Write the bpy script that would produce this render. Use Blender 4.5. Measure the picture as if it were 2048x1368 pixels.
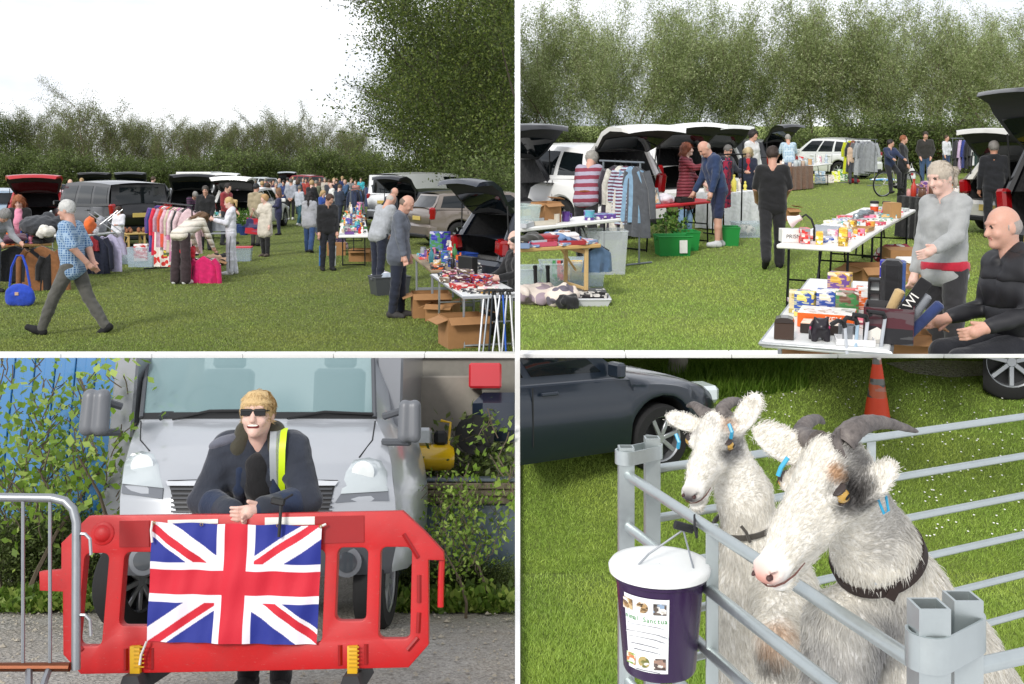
import bpy, bmesh, math, random
import numpy as np
from mathutils import Matrix, Vector
R = math.radians
for o in list(bpy.data.objects): bpy.data.objects.remove(o)
scene = bpy.context.scene
COL = scene.collection
# ---------------------------------------------------------------- camera, sky, sun, exposure
F, U0, V0, CZ = 2000.0, 1024.0, 430.0, 3.0          # focal length and axis in photo pixels, camera height
cd = bpy.data.cameras.new('camera'); cam = bpy.data.objects.new('camera', cd); COL.objects.link(cam)
cam.location = (0, 0, CZ); cam.rotation_euler = (R(90), 0, 0)
cd.sensor_width = 36; cd.lens = 36*F/2048; cd.shift_y = -(684-V0)/2048; cd.clip_end = 3000; cd.clip_start = .05
scene.camera = cam
SUN_EL, SUN_AZ = 32, 205                             # azimuth of the sun, degrees clockwise from +Y
wd = bpy.data.worlds.new('World'); scene.world = wd; wd.use_nodes = True
def world():
    n = wd.node_tree.nodes; l = wd.node_tree.links; n.clear()
    sky = n.new('ShaderNodeTexSky'); sky.sky_type = 'NISHITA'; sky.sun_disc = False
    sky.sun_elevation = R(SUN_EL); sky.sun_rotation = R(SUN_AZ)
    b1 = n.new('ShaderNodeBackground'); b1.inputs[1].default_value = .1; l.new(sky.outputs[0], b1.inputs[0])
    b2 = n.new('ShaderNodeBackground'); b2.inputs[1].default_value = 1.0
    tc = n.new('ShaderNodeTexCoord'); mp = n.new('ShaderNodeMapping'); mp.inputs['Scale'].default_value = (1, 1, 3.2)
    l.new(tc.outputs['Generated'], mp.inputs[0])
    nz = n.new('ShaderNodeTexNoise'); nz.inputs['Scale'].default_value = 2.3; nz.inputs['Detail'].default_value = 7; nz.inputs['Roughness'].default_value = .55
    l.new(mp.outputs[0], nz.inputs['Vector'])
    cr = n.new('ShaderNodeValToRGB'); e = cr.color_ramp.elements
    e[0].position = .36; e[0].color = (.44, .46, .51, 1); e[1].position = .615; e[1].color = (.90, .90, .92, 1)
    l.new(nz.outputs[0], cr.inputs[0]); l.new(cr.outputs[0], b2.inputs[0])
    mx = n.new('ShaderNodeMixShader'); mx.inputs[0].default_value = .88
    l.new(b1.outputs[0], mx.inputs[1]); l.new(b2.outputs[0], mx.inputs[2])
    o = n.new('ShaderNodeOutputWorld'); l.new(mx.outputs[0], o.inputs[0])
world()
sl = bpy.data.lights.new('sun', 'SUN'); sun = bpy.data.objects.new('sun', sl); COL.objects.link(sun)
sl.energy = 1.5; sl.angle = R(14); sl.color = (1, .96, .9)
sun.rotation_euler = (R(90-SUN_EL), 0, R(180-SUN_AZ))
vs = scene.view_settings; vs.view_transform = 'Standard'; vs.look = 'None'; vs.exposure = 0.74; vs.gamma = 1
scene.render.engine = 'CYCLES'

# ---------------------------------------------------------------- stages: four sloping pieces of ground, each a plane with its own horizon line
class Stage:
    def __init__(s, vl, H):
        s.H = H; s.th = math.atan((V0-vl)/F)
        s.S = Matrix.Translation((0, 0, CZ)) @ Matrix.Rotation(s.th, 4, 'X') @ Matrix.Translation((0, 0, -H))
        s.I = s.S.inverted()
        s.o = s.I @ Vector((0, 0, CZ))
    def ray(s, u, v): return s.I.to_3x3() @ Vector(((u-U0)/F, 1, -(v-V0)/F))
    def g(s, u, v, z=0):                      # where the ray of a pixel meets height z over this ground
        d = s.ray(u, v); t = (z-s.o.z)/d.z; return s.o + d*t
    def at(s, u, v, y):                       # where the ray of a pixel reaches local distance y
        d = s.ray(u, v); return s.o + d*(y/d.y)
    def sc(s, p): return F/((s.S @ Vector(p)).y)
    def m(s, p, yaw=0, pitch=0, roll=0): return s.S @ Matrix.Translation(p) @ Matrix.Rotation(R(yaw), 4, 'Z') @ Matrix.Rotation(R(pitch), 4, 'X') @ Matrix.Rotation(R(roll), 4, 'Y')
    def up(s, p, yaw=0): return Matrix.Translation(s.S @ Vector(p)) @ Matrix.Rotation(R(yaw), 4, 'Z')
TL = Stage(340, 2.1); TR = Stage(248, 2.0); BL = Stage(885, 1.35); BR = Stage(430, 2.44)
def proj(p):
    p = Vector(p); return U0+F*p.x/p.y, V0-F*(p.z-CZ)/p.y

# ---------------------------------------------------------------- materials
def lin(c): return tuple(x/12.92 if x <= .04045 else ((x+.055)/1.055)**2.4 for x in c)
def hexc(h): return lin(tuple(int(h[i:i+2], 16)/255 for i in (0, 2, 4)))
MC = {}
class NT:
    def __init__(s, name):
        s.m = bpy.data.materials.new(name); s.m.use_nodes = True; s.n = s.m.node_tree.nodes; s.l = s.m.node_tree.links
        s.b = s.n['Principled BSDF']; s.tc = None
    def co(s, kind='Object', scale=(1, 1, 1)):
        if s.tc is None: s.tc = s.n.new('ShaderNodeTexCoord')
        mp = s.n.new('ShaderNodeMapping'); mp.inputs['Scale'].default_value = scale; s.l.new(s.tc.outputs[kind], mp.inputs[0]); return mp.outputs[0]
    def noise(s, vec, scale, detail=4, rough=.55):
        n = s.n.new('ShaderNodeTexNoise'); n.inputs['Scale'].default_value = scale; n.inputs['Detail'].default_value = detail; n.inputs['Roughness'].default_value = rough
        s.l.new(vec, n.inputs['Vector']); return n.outputs[0]
    def ramp(s, fac, stops):
        r = s.n.new('ShaderNodeValToRGB'); el = r.color_ramp.elements
        while len(el) < len(stops): el.new(.5)
        for e, (p, c) in zip(el, stops): e.position = p; e.color = (*c[:3], 1)
        s.l.new(fac, r.inputs[0]); return r.outputs[0]
    def math(s, op, a, b=None):
        n = s.n.new('ShaderNodeMath'); n.operation = op
        for i, x in enumerate((a, b)):
            if x is None: continue
            if isinstance(x, (int, float)): n.inputs[i].default_value = x
            else: s.l.new(x, n.inputs[i])
        return n.outputs[0]
    def mix(s, f, a, b, mode='MIX'):
        n = s.n.new('ShaderNodeMix'); n.data_type = 'RGBA'; n.blend_type = mode
        for i, x in ((0, f), (6, a), (7, b)):
            if isinstance(x, (int, float)): n.inputs[i].default_value = x
            elif isinstance(x, tuple): n.inputs[i].default_value = (*x[:3], 1)
            else: s.l.new(x, n.inputs[i])
        return n.outputs[2]
    def bump(s, h, st, dist=.01):
        b = s.n.new('ShaderNodeBump'); b.inputs['Strength'].default_value = st; b.inputs['Distance'].default_value = dist
        s.l.new(h, b.inputs['Height']); s.l.new(b.outputs[0], s.b.inputs['Normal'])
    def base(s, x):
        if isinstance(x, tuple): s.b.inputs['Base Color'].default_value = (*x[:3], 1)
        else: s.l.new(x, s.b.inputs['Base Color'])
    def set(s, **k):
        for a, v in k.items(): s.b.inputs[a.replace('_', ' ')].default_value = v
def xyz(t, vec):
    n = t.n.new('ShaderNodeSeparateXYZ'); t.l.new(vec, n.inputs[0]); return n.outputs
def M(kind, col='808080', col2=None, p=1.0):
    key = (kind, col, col2, p)
    if key in MC: return MC[key]
    t = NT('%s_%s' % (kind, col)); c = hexc(col); d = tuple(x*.72 for x in c); c2 = hexc(col2) if col2 else d
    if kind == 'fabric':
        v = t.co(); t.base(t.mix(t.ramp(t.noise(v, 9, 5), [(.3, (0, 0, 0)), (.7, (1, 1, 1))]), d, c)); t.set(Roughness=.9, Sheen_Weight=.2)
        w = t.n.new('ShaderNodeTexWave'); w.bands_direction = 'DIAGONAL'; w.inputs['Scale'].default_value = 3.2; w.inputs['Distortion'].default_value = 9; w.inputs['Detail'].default_value = 2; t.l.new(t.co(scale=(1, 1, 1.6)), w.inputs['Vector'])
        t.bump(t.math('ADD', t.math('MULTIPLY', t.noise(t.co(scale=(1, 1, .55)), 15, 4), .8), t.math('MULTIPLY', w.outputs[1], .16)), .7, .025)
    elif kind == 'stripe':      # horizontal bands of two colours
        v = t.co(); z = t.math('ADD', xyz(t, v)[2], t.math('MULTIPLY', t.noise(v, 5, 2), .03))
        f = t.math('GREATER_THAN', t.math('SINE', t.math('MULTIPLY', z, 6.283/p)), 0.0); t.base(t.mix(f, c, c2)); t.set(Roughness=.9)
        t.bump(t.noise(v, 14, 4), .5, .02)
    elif kind == 'plaid':
        v = t.co(); x = xyz(t, v); fs = []
        for a in (0, 1, 2):
            fs.append(t.math('GREATER_THAN', t.math('SINE', t.math('MULTIPLY', x[a], 6.283/p)), .55))
        f = t.math('MAXIMUM', t.math('MAXIMUM', fs[0], fs[1]), fs[2]); t.base(t.mix(t.math('MULTIPLY', f, .75), c, c2)); t.set(Roughness=.9)
        t.bump(t.noise(v, 13, 4), .6, .02)
    elif kind == 'quilt':       # padded bands
        v = t.co(); z = xyz(t, v)[2]
        w = t.math('ABSOLUTE', t.math('SINE', t.math('ADD', t.math('MULTIPLY', z, 3.1416/p), t.math('MULTIPLY', t.noise(v, 4, 2), 1.2))))
        t.base(t.mix(t.math('POWER', w, .5), d, c)); t.set(Roughness=.6); t.bump(t.math('POWER', w, .5), .9, .025)
    elif kind == 'floral':
        v = t.co(); n = t.n.new('ShaderNodeTexVoronoi'); n.inputs['Scale'].default_value = 1/p; t.l.new(v, n.inputs['Vector'])
        t.base(t.mix(t.math('LESS_THAN', n.outputs['Distance'], .42), c, c2)); t.set(Roughness=.9)
    elif kind == 'skin':
        v = t.co(); b = t.mix(t.ramp(t.noise(v, 11, 3), [(.42, (0, 0, 0)), (.68, (.55, .55, .55))]), c, (c[0]*.92, c[1]*.68, c[2]*.62)); t.base(t.mix(t.noise(v, 60, 4, .7), tuple(x*.8 for x in c), b)); t.set(Roughness=.52, Subsurface_Weight=.08); t.bump(t.noise(v, 70, 4, .7), .35, .004)
        t.b.inputs['Subsurface Radius'].default_value = (.02, .008, .004)
    elif kind == 'hair':
        v = t.co(scale=(1, 1, .22)); n = t.noise(v, 90, 3); t.base(t.mix(n, tuple(x*.55 for x in c), c)); t.set(Roughness=.55); t.bump(n, .9, .01)
    elif kind == 'paint':
        v = t.co(); n = t.noise(v, 3, 5); t.base(t.mix(t.math('MULTIPLY', n, .35), c, d)); t.set(Roughness=.28, Coat_Weight=.6, Coat_Roughness=.08, Metallic=.25 if p > 1 else 0)
        t.bump(t.noise(v, 2.5, 2), .05, .02)
    elif kind == 'metal':
        v = t.co(); n = t.noise(v, 14, 6, .7); t.base(t.mix(n, d, c)); t.set(Metallic=.85)
        t.l.new(t.math('ADD', t.math('MULTIPLY', n, .3), .25 if p >= 1 else .1), t.b.inputs['Roughness']); t.bump(n, .12, .004)
    elif kind == 'glass':       # dark car glass
        t.base(c); t.set(Roughness=.04, IOR=1.5); t.bump(t.noise(t.co(), 1.5, 2), .03, .02)
    elif kind == 'rubber':
        v = t.co(); n = t.noise(v, 20, 4); t.base(t.mix(n, d, c)); t.set(Roughness=.85); t.bump(n, .3, .004)
    elif kind == 'plastic':
        v = t.co(); n = t.noise(v, 7, 6, .65); t.base(t.mix(t.math('MULTIPLY', n, .5), c, d)); t.set(Roughness=.42 if p == 1 else p); t.bump(n, .08, .005)
    elif kind == 'clear':       # translucent storage box
        t.base(c); t.set(Roughness=.3, Alpha=.3)
    elif kind == 'card':
        v = t.co(); n = t.noise(v, 12, 5); t.base(t.mix(n, d, c)); t.set(Roughness=.95); t.bump(n, .2, .004)
    elif kind == 'print':       # box art: blotches of a second colour over the first
        v = t.co('Object', (1, 1, 1.7)); n = t.n.new('ShaderNodeTexVoronoi'); n.distance = 'CHEBYCHEV'; n.inputs['Scale'].default_value = 17/p; t.l.new(v, n.inputs['Vector']); n2 = t.n.new('ShaderNodeTexVoronoi'); n2.distance = 'CHEBYCHEV'; n2.inputs['Scale'].default_value = 70/p; t.l.new(t.co('Object', (.35, .35, 1.6)), n2.inputs['Vector'])
        def cr(f, st):
            r = t.n.new('ShaderNodeValToRGB'); r.color_ramp.interpolation = 'CONSTANT'; el = r.color_ramp.elements
            while len(el) < len(st): el.new(.5)
            for e, (q, k_) in zip(el, st): e.position = q; e.color = (*k_, 1)
            t.l.new(f, r.inputs[0]); return r.outputs[0]
        a = cr(n.outputs['Color'], [(0, c), (.5, c2), (.66, (.75, .72, .66)), (.8, tuple(x*.4 for x in c)), (.9, c)]); m_ = cr(n2.outputs['Color'], [(0, (0, 0, 0)), (.62, (.8, .8, .8))]); t.base(t.mix(t.math('MULTIPLY', m_, .55), a, tuple(min(1, x*1.6+.1) for x in c))); t.set(Roughness=.4); t.bump(t.noise(v, 8, 3), .15, .004)
    elif kind == 'wood':
        v = t.co(scale=(.6, 6, 6)); n = t.noise(v, 6, 6, .7); t.base(t.mix(n, d, c)); t.set(Roughness=.7); t.bump(n, .25, .004)
    elif kind == 'wicker':
        v = t.co(); w = t.n.new('ShaderNodeTexWave'); w.inputs['Scale'].default_value = 14; w.bands_direction = 'Z'; t.l.new(v, w.inputs['Vector']); t.base(t.mix(w.outputs[1], d, c)); t.set(Roughness=.8); t.bump(w.outputs[1], .6, .01)
    elif kind == 'leaf':
        g = t.n.new('ShaderNodeNewGeometry'); r = g.outputs['Random Per Island']
        t.base(t.ramp(r, [(0, tuple(x*.5 for x in c)), (.55, c), (1, c2 if col2 else tuple(min(1, x*1.5) for x in c))])); t.set(Roughness=.55)
        tr = t.n.new('ShaderNodeBsdfTranslucent'); t.l.new(t.b.inputs['Base Color'].links[0].from_socket, tr.inputs[0])
        mx = t.n.new('ShaderNodeMixShader'); mx.inputs[0].default_value = .48; t.l.new(t.b.outputs[0], mx.inputs[1]); t.l.new(tr.outputs[0], mx.inputs[2]); t.l.new(mx.outputs[0], t.n['Material Output'].inputs[0])
    elif kind == 'blade':       # grass: each blade its own tone, the field patchy
        g = t.n.new('ShaderNodeNewGeometry'); r = g.outputs['Random Per Island']; v = t.co()
        b = t.ramp(r, [(0, tuple(x*.72 for x in c)), (.55, c), (1, c2)]); f = t.ramp(t.noise(v, .45, 5, .6), [(.42, (0, 0, 0)), (.66, (.75, .75, .75))]); f2 = t.ramp(t.noise(v, 2.2, 4, .6), [(.45, (0, 0, 0)), (.7, (.45, .45, .45))])
        t.base(t.mix(f2, t.mix(f, b, (c[0]*1.75, c[1]*1.25, c[2]*1.9)), tuple(x*.6 for x in c))); t.set(Roughness=.6)
    elif kind == 'worn':        # outdoor plastic: faded, scuffed and dirty
        v = t.co(); n1 = t.noise(v, 2.2, 6, .7); n2 = t.noise(t.co(scale=(1, 1, 7)), 26, 4, .8); n3 = t.noise(v, 60, 3)
        b = t.mix(t.ramp(n1, [(.35, (0, 0, 0)), (.7, (.6, .6, .6))]), c, tuple(x*.6+.012 for x in c)); b = t.mix(t.ramp(n2, [(.62, (0, 0, 0)), (.74, (.35, .35, .35))]), b, (.45, .38, .34)); b = t.mix(t.ramp(n3, [(.66, (0, 0, 0)), (.74, (.5, .5, .5))]), b, (.08, .06, .05))
        t.base(b); t.l.new(t.math('ADD', t.math('MULTIPLY', n1, .35), .28), t.b.inputs['Roughness']); t.bump(n1, .12, .006)
    elif kind == 'bark':
        v = t.co(scale=(3, 3, .6)); n = t.noise(v, 8, 6, .7); t.base(t.mix(n, tuple(x*.5 for x in c), c)); t.set(Roughness=.95); t.bump(n, .6, .02)
    elif kind == 'lamp':        # lens of a lamp, unlit
        t.base(c); t.set(Roughness=.12, Coat_Weight=.5)
    elif kind == 'fur':
        g = t.n.new('ShaderNodeNewGeometry'); r = g.outputs['Random Per Island']
        a = t.n.new('ShaderNodeAttribute'); a.attribute_name = 'Col'
        t.base(t.mix(1.0, a.outputs[0], t.ramp(r, [(0, (.90, .89, .87)), (1, (1, 1, 1))]), 'MULTIPLY')); t.set(Roughness=.6)
        tr = t.n.new('ShaderNodeBsdfTranslucent'); t.l.new(t.b.inputs['Base Color'].links[0].from_socket, tr.inputs[0]); mx = t.n.new('ShaderNodeMixShader'); mx.inputs[0].default_value = .45; t.l.new(t.b.outputs[0], mx.inputs[1]); t.l.new(tr.outputs[0], mx.inputs[2]); t.l.new(mx.outputs[0], t.n['Material Output'].inputs[0])
    elif kind == 'vcol':
        a = t.n.new('ShaderNodeAttribute'); a.attribute_name = 'Col'; t.l.new(a.outputs[0], t.b.inputs['Base Color']); t.set(Roughness=p)
        t.bump(t.noise(t.co(), 30, 4), .25, .006)
    MC[key] = t.m; return t.m

# ---------------------------------------------------------------- mesh helpers
def fast_mesh(name, V, Q, mats, mi=None, smooth=True, col=None):
    """V (n,3), Q (m,k) index array with k 3 or 4"""
    V = np.asarray(V, np.float32); Q = np.asarray(Q, np.int32)
    me = bpy.data.meshes.new(name); m, k = Q.shape
    me.vertices.add(len(V)); me.vertices.foreach_set('co', V.ravel())
    me.loops.add(m*k); me.loops.foreach_set('vertex_index', Q.ravel())
    me.polygons.add(m); me.polygons.foreach_set('loop_start', np.arange(0, m*k, k, dtype=np.int32))
    if mi is not None: me.polygons.foreach_set('material_index', np.asarray(mi, np.int32))
    me.polygons.foreach_set('use_smooth', np.full(m, smooth))
    if col is not None:
        a = me.color_attributes.new('Col', 'FLOAT_COLOR', 'POINT'); c = np.ones((len(V), 4), np.float32); c[:, :3] = col; a.data.foreach_set('color', c.ravel())
    for x in (mats if isinstance(mats, (list, tuple)) else [mats]): me.materials.append(x)
    me.update(calc_edges=True); return me
def link(name, me, parent=None, mw=None):
    o = bpy.data.objects.new(name, me); COL.objects.link(o)
    if parent is not None: o.parent = parent
    if mw is not None: o.matrix_world = mw
    return o
class MB:
    """collects simple shapes for one mesh"""
    def __init__(s): s.v = []; s.f = []; s.mi = []; s.cur = 0; s.x = None
    def add(s, V, Fc):
        o = len(s.v)
        for p in V: s.v.append(tuple(s.x @ Vector(p)) if s.x is not None else tuple(p))
        for f in Fc: s.f.append(tuple(i+o for i in f)); s.mi.append(s.cur)
        return s
    def box(s, c, d, b=0.0, rot=None):
        x, y, z = (k/2 for k in d); b = min(b, x*.45, y*.45, z*.45); V = []; Fc = []
        if b <= 0:
            V = [(i*x, j*y, k*z) for i in (-1, 1) for j in (-1, 1) for k in (-1, 1)]
            Fc = [(0, 1, 3, 2), (4, 6, 7, 5), (0, 4, 5, 1), (2, 3, 7, 6), (0, 2, 6, 4), (1, 5, 7, 3)]
        else:       # chamfered box: 24 vertices
            idx = {}
            for i in (-1, 1):
                for j in (-1, 1):
                    for k in (-1, 1):
                        for a in range(3):
                            p = [i*(x-b), j*(y-b), k*(z-b)]; p[a] = (i*x, j*y, k*z)[a]; idx[(i, j, k, a)] = len(V); V.append(tuple(p))
            for a in range(3):
                o1, o2 = [(1, 2), (2, 0), (0, 1)][a]
                for sg in (-1, 1):
                    q = []
                    for (m1, m2) in ((-1, -1), (1, -1), (1, 1), (-1, 1)):
                        t = [0, 0, 0]; t[a] = sg; t[o1] = m1; t[o2] = m2; q.append(idx[(*t, a)])
                    Fc.append(tuple(q if sg > 0 else q[::-1]))
                for m1 in (-1, 1):
                    for m2 in (-1, 1):
                        t1 = [0, 0, 0]; t1[o1] = m1; t1[o2] = m2; q = []
                        for sg, ax in ((-1, o1), (1, o1), (1, o2), (-1, o2)):
                            t = list(t1); t[a] = sg; q.append(idx[(*t, ax)])
                        Fc.append(tuple(q if m1*m2 > 0 else q[::-1]))
            for i in (-1, 1):
                for j in (-1, 1):
                    for k in (-1, 1):
                        q = [idx[(i, j, k, a)] for a in range(3)]; Fc.append(tuple(q if i*j*k > 0 else q[::-1]))
        m = Matrix.Translation(c) @ (rot.to_4x4() if rot is not None else Matrix())
        return s.add([m @ Vector(p) for p in V], Fc)
    def tube(s, P, r, n=8, cap=True, closed=False):
        P = [Vector(p) for p in P]; k = len(P); rr = r if isinstance(r, (list, tuple)) else [r]*k; V = []; Fc = []; px = None
        for i, p in enumerate(P):
            t = ((P[(i+1) % k]-P[i-1]) if closed else (P[min(i+1, k-1)]-P[max(i-1, 0)])).normalized()
            if px is None: px = t.orthogonal().normalized()
            px = (px-t*px.dot(t)).normalized(); py = t.cross(px)
            for j in range(n): a = 2*math.pi*j/n; V.append(p+(px*math.cos(a)+py*math.sin(a))*rr[i])
        for i in range(k if closed else k-1):
            i2 = (i+1) % k
            for j in range(n): j2 = (j+1) % n; Fc.append((i*n+j, i*n+j2, i2*n+j2, i2*n+j))
        if cap and not closed: Fc.append(tuple(range(n))[::-1]); Fc.append(tuple((k-1)*n+j for j in range(n)))
        return s.add(V, Fc)
    def lathe(s, prof, n=16, c=(0, 0, 0), cap=True):
        V = []; Fc = []; c = Vector(c)
        for r, z in prof:
            for j in range(n): a = 2*math.pi*j/n; V.append(c+Vector((r*math.cos(a), r*math.sin(a), z)))
        for i in range(len(prof)-1):
            for j in range(n): j2 = (j+1) % n; Fc.append((i*n+j, i*n+j2, (i+1)*n+j2, (i+1)*n+j))
        if cap: Fc.append(tuple(range(n))[::-1]); Fc.append(tuple((len(prof)-1)*n+j for j in range(n)))
        return s.add(V, Fc)
    def prism(s, poly, y0, y1, axis='y'):     # polygon in (x,z), extruded along y
        k = len(poly); f = (lambda a, b, h: (a, h, b)) if axis == 'y' else ((lambda a, b, h: (a, b, h)) if axis == 'z' else (lambda a, b, h: (h, a, b)))
        V = [f(a, b, y0) for a, b in poly]+[f(a, b, y1) for a, b in poly]
        Fc = [tuple(range(k)), tuple(range(k, 2*k))[::-1]]+[(i, i+k, (i+1) % k+k, (i+1) % k) for i in range(k)]
        return s.add(V, Fc)
    def mesh(s, name, mats, smooth=False):
        me = bpy.data.meshes.new(name); me.from_pydata(s.v, [], s.f)
        for x in (mats if isinstance(mats, (list, tuple)) else [mats]): me.materials.append(x)
        if len(me.materials) > 1: me.polygons.foreach_set('material_index', s.mi)
        bm = bmesh.new(); bm.from_mesh(me); bmesh.ops.recalc_face_normals(bm, faces=bm.faces[:]); bm.to_mesh(me); bm.free()
        if smooth:
            me.polygons.foreach_set('use_smooth', [True]*len(me.polygons)); me.set_sharp_from_angle(angle=R(smooth if smooth > 1 else 40))
        return me
    def ob(s, name, mats, parent=None, smooth=False, mw=None): return link(name, s.mesh(name, mats, smooth), parent, mw)
ORD = 'first second third fourth fifth sixth seventh eighth ninth tenth eleventh twelfth thirteenth fourteenth fifteenth sixteenth seventeenth'.split()
def tag(o, label, cat, group=None, kind=None):
    if label: o['label'] = label
    if cat: o['category'] = cat
    if group: o['group'] = group
    if kind: o['kind'] = kind
    return o
def thing(name, label, cat, mw, group=None):
    o = bpy.data.objects.new(name, None); COL.objects.link(o); o.empty_display_size = .1; o.matrix_world = mw; return tag(o, label, cat, group)
def struct(name, me, mw=None): o = link(name, me, None, mw); o['kind'] = 'structure'; return o
def kids(o): return [c for c in bpy.data.objects if c.parent == o]
def wmat(o): return (wmat(o.parent) @ o.matrix_parent_inverse @ o.matrix_basis) if o.parent else o.matrix_basis.copy()
def clip(root, **k):
    """end a thing where the set's white pole or kerb stands (what lies beyond is out of the photograph)"""
    L = [o.name for o in [root]+list(root.children_recursive)]; par = {n: (bpy.data.objects[n].parent.name if bpy.data.objects[n].parent else None) for n in L}; gone = set()
    for nm in L:
        o = bpy.data.objects[nm]
        if par[nm] in gone: gone.add(nm); bpy.data.objects.remove(o); continue
        if o.type != 'MESH': continue
        if len(o.data.polygons) > 2500 and o.get('kind') == 'stuff':      # loose leaves: keep those on this side
            me = o.data; nv = len(me.vertices); co = np.zeros(nv*3, np.float32); me.vertices.foreach_get('co', co); co = co.reshape(-1, 3); mw = np.array(wmat(o)); w = co @ mw[:3, :3].T+mw[:3, 3]; u = U0+F*w[:, 0]/w[:, 1]; v = V0-F*(w[:, 2]-CZ)/w[:, 1]; ok = np.ones(nv, bool)
            for a, val in k.items(): ok &= {'umin': u > val, 'umax': u < val, 'vmin': v > val, 'vmax': v < val}[a]
            if ok.all(): continue
            q = len(me.loops)//len(me.polygons)
            if len(me.loops) == q*len(me.polygons):
                li = np.zeros(len(me.loops), np.int32); me.loops.foreach_get('vertex_index', li); Q = li.reshape(-1, q); Q = Q[ok[Q].all(1)]
                if len(Q) == 0: gone.add(nm); bpy.data.objects.remove(o); continue
                use = np.unique(Q); mp_ = np.zeros(nv, np.int32); mp_[use] = np.arange(len(use)); o.data = fast_mesh(me.name, co[use], mp_[Q], list(me.materials), None, False); continue
        bm = bmesh.new(); bm.from_mesh(o.data); W_ = wmat(o); mi = W_.inverted()
        for a, val in k.items():
            n = {'umin': Vector((-1, (val-U0)/F, 0)), 'umax': Vector((1, -(val-U0)/F, 0)), 'vmin': Vector((0, (val-V0)/F, 1)), 'vmax': Vector((0, -(val-V0)/F, -1))}[a]
            pc = mi @ Vector((0, 0, CZ)); nn = (W_.to_3x3().transposed() @ n).normalized()
            bmesh.ops.bisect_plane(bm, geom=bm.verts[:]+bm.edges[:]+bm.faces[:], plane_co=pc, plane_no=nn, clear_outer=True)
        if o.name.startswith('trunk') and len(bm.faces):      # keep the main piece of a cut trunk
            bm.verts.ensure_lookup_table(); seen = set(); best = []
            for v in bm.verts:
                if v.index in seen: continue
                st_ = [v]; seen.add(v.index); comp = []
                while st_:
                    a = st_.pop(); comp.append(a)
                    for e in a.link_edges:
                        b = e.other_vert(a)
                        if b.index not in seen: seen.add(b.index); st_.append(b)
                if len(comp) > len(best): best = comp
            ks = set(best); bmesh.ops.delete(bm, geom=[v for v in bm.verts if v not in ks], context='VERTS')
        if len(bm.faces) == 0: bm.free(); gone.add(nm); bpy.data.objects.remove(o); continue
        me = o.data if o.data.users == 1 else o.data.copy(); bm.to_mesh(me); bm.free(); o.data = me
def shared(cache, key, fn):
    if key not in cache: cache[key] = fn()
    return cache[key]

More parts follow.
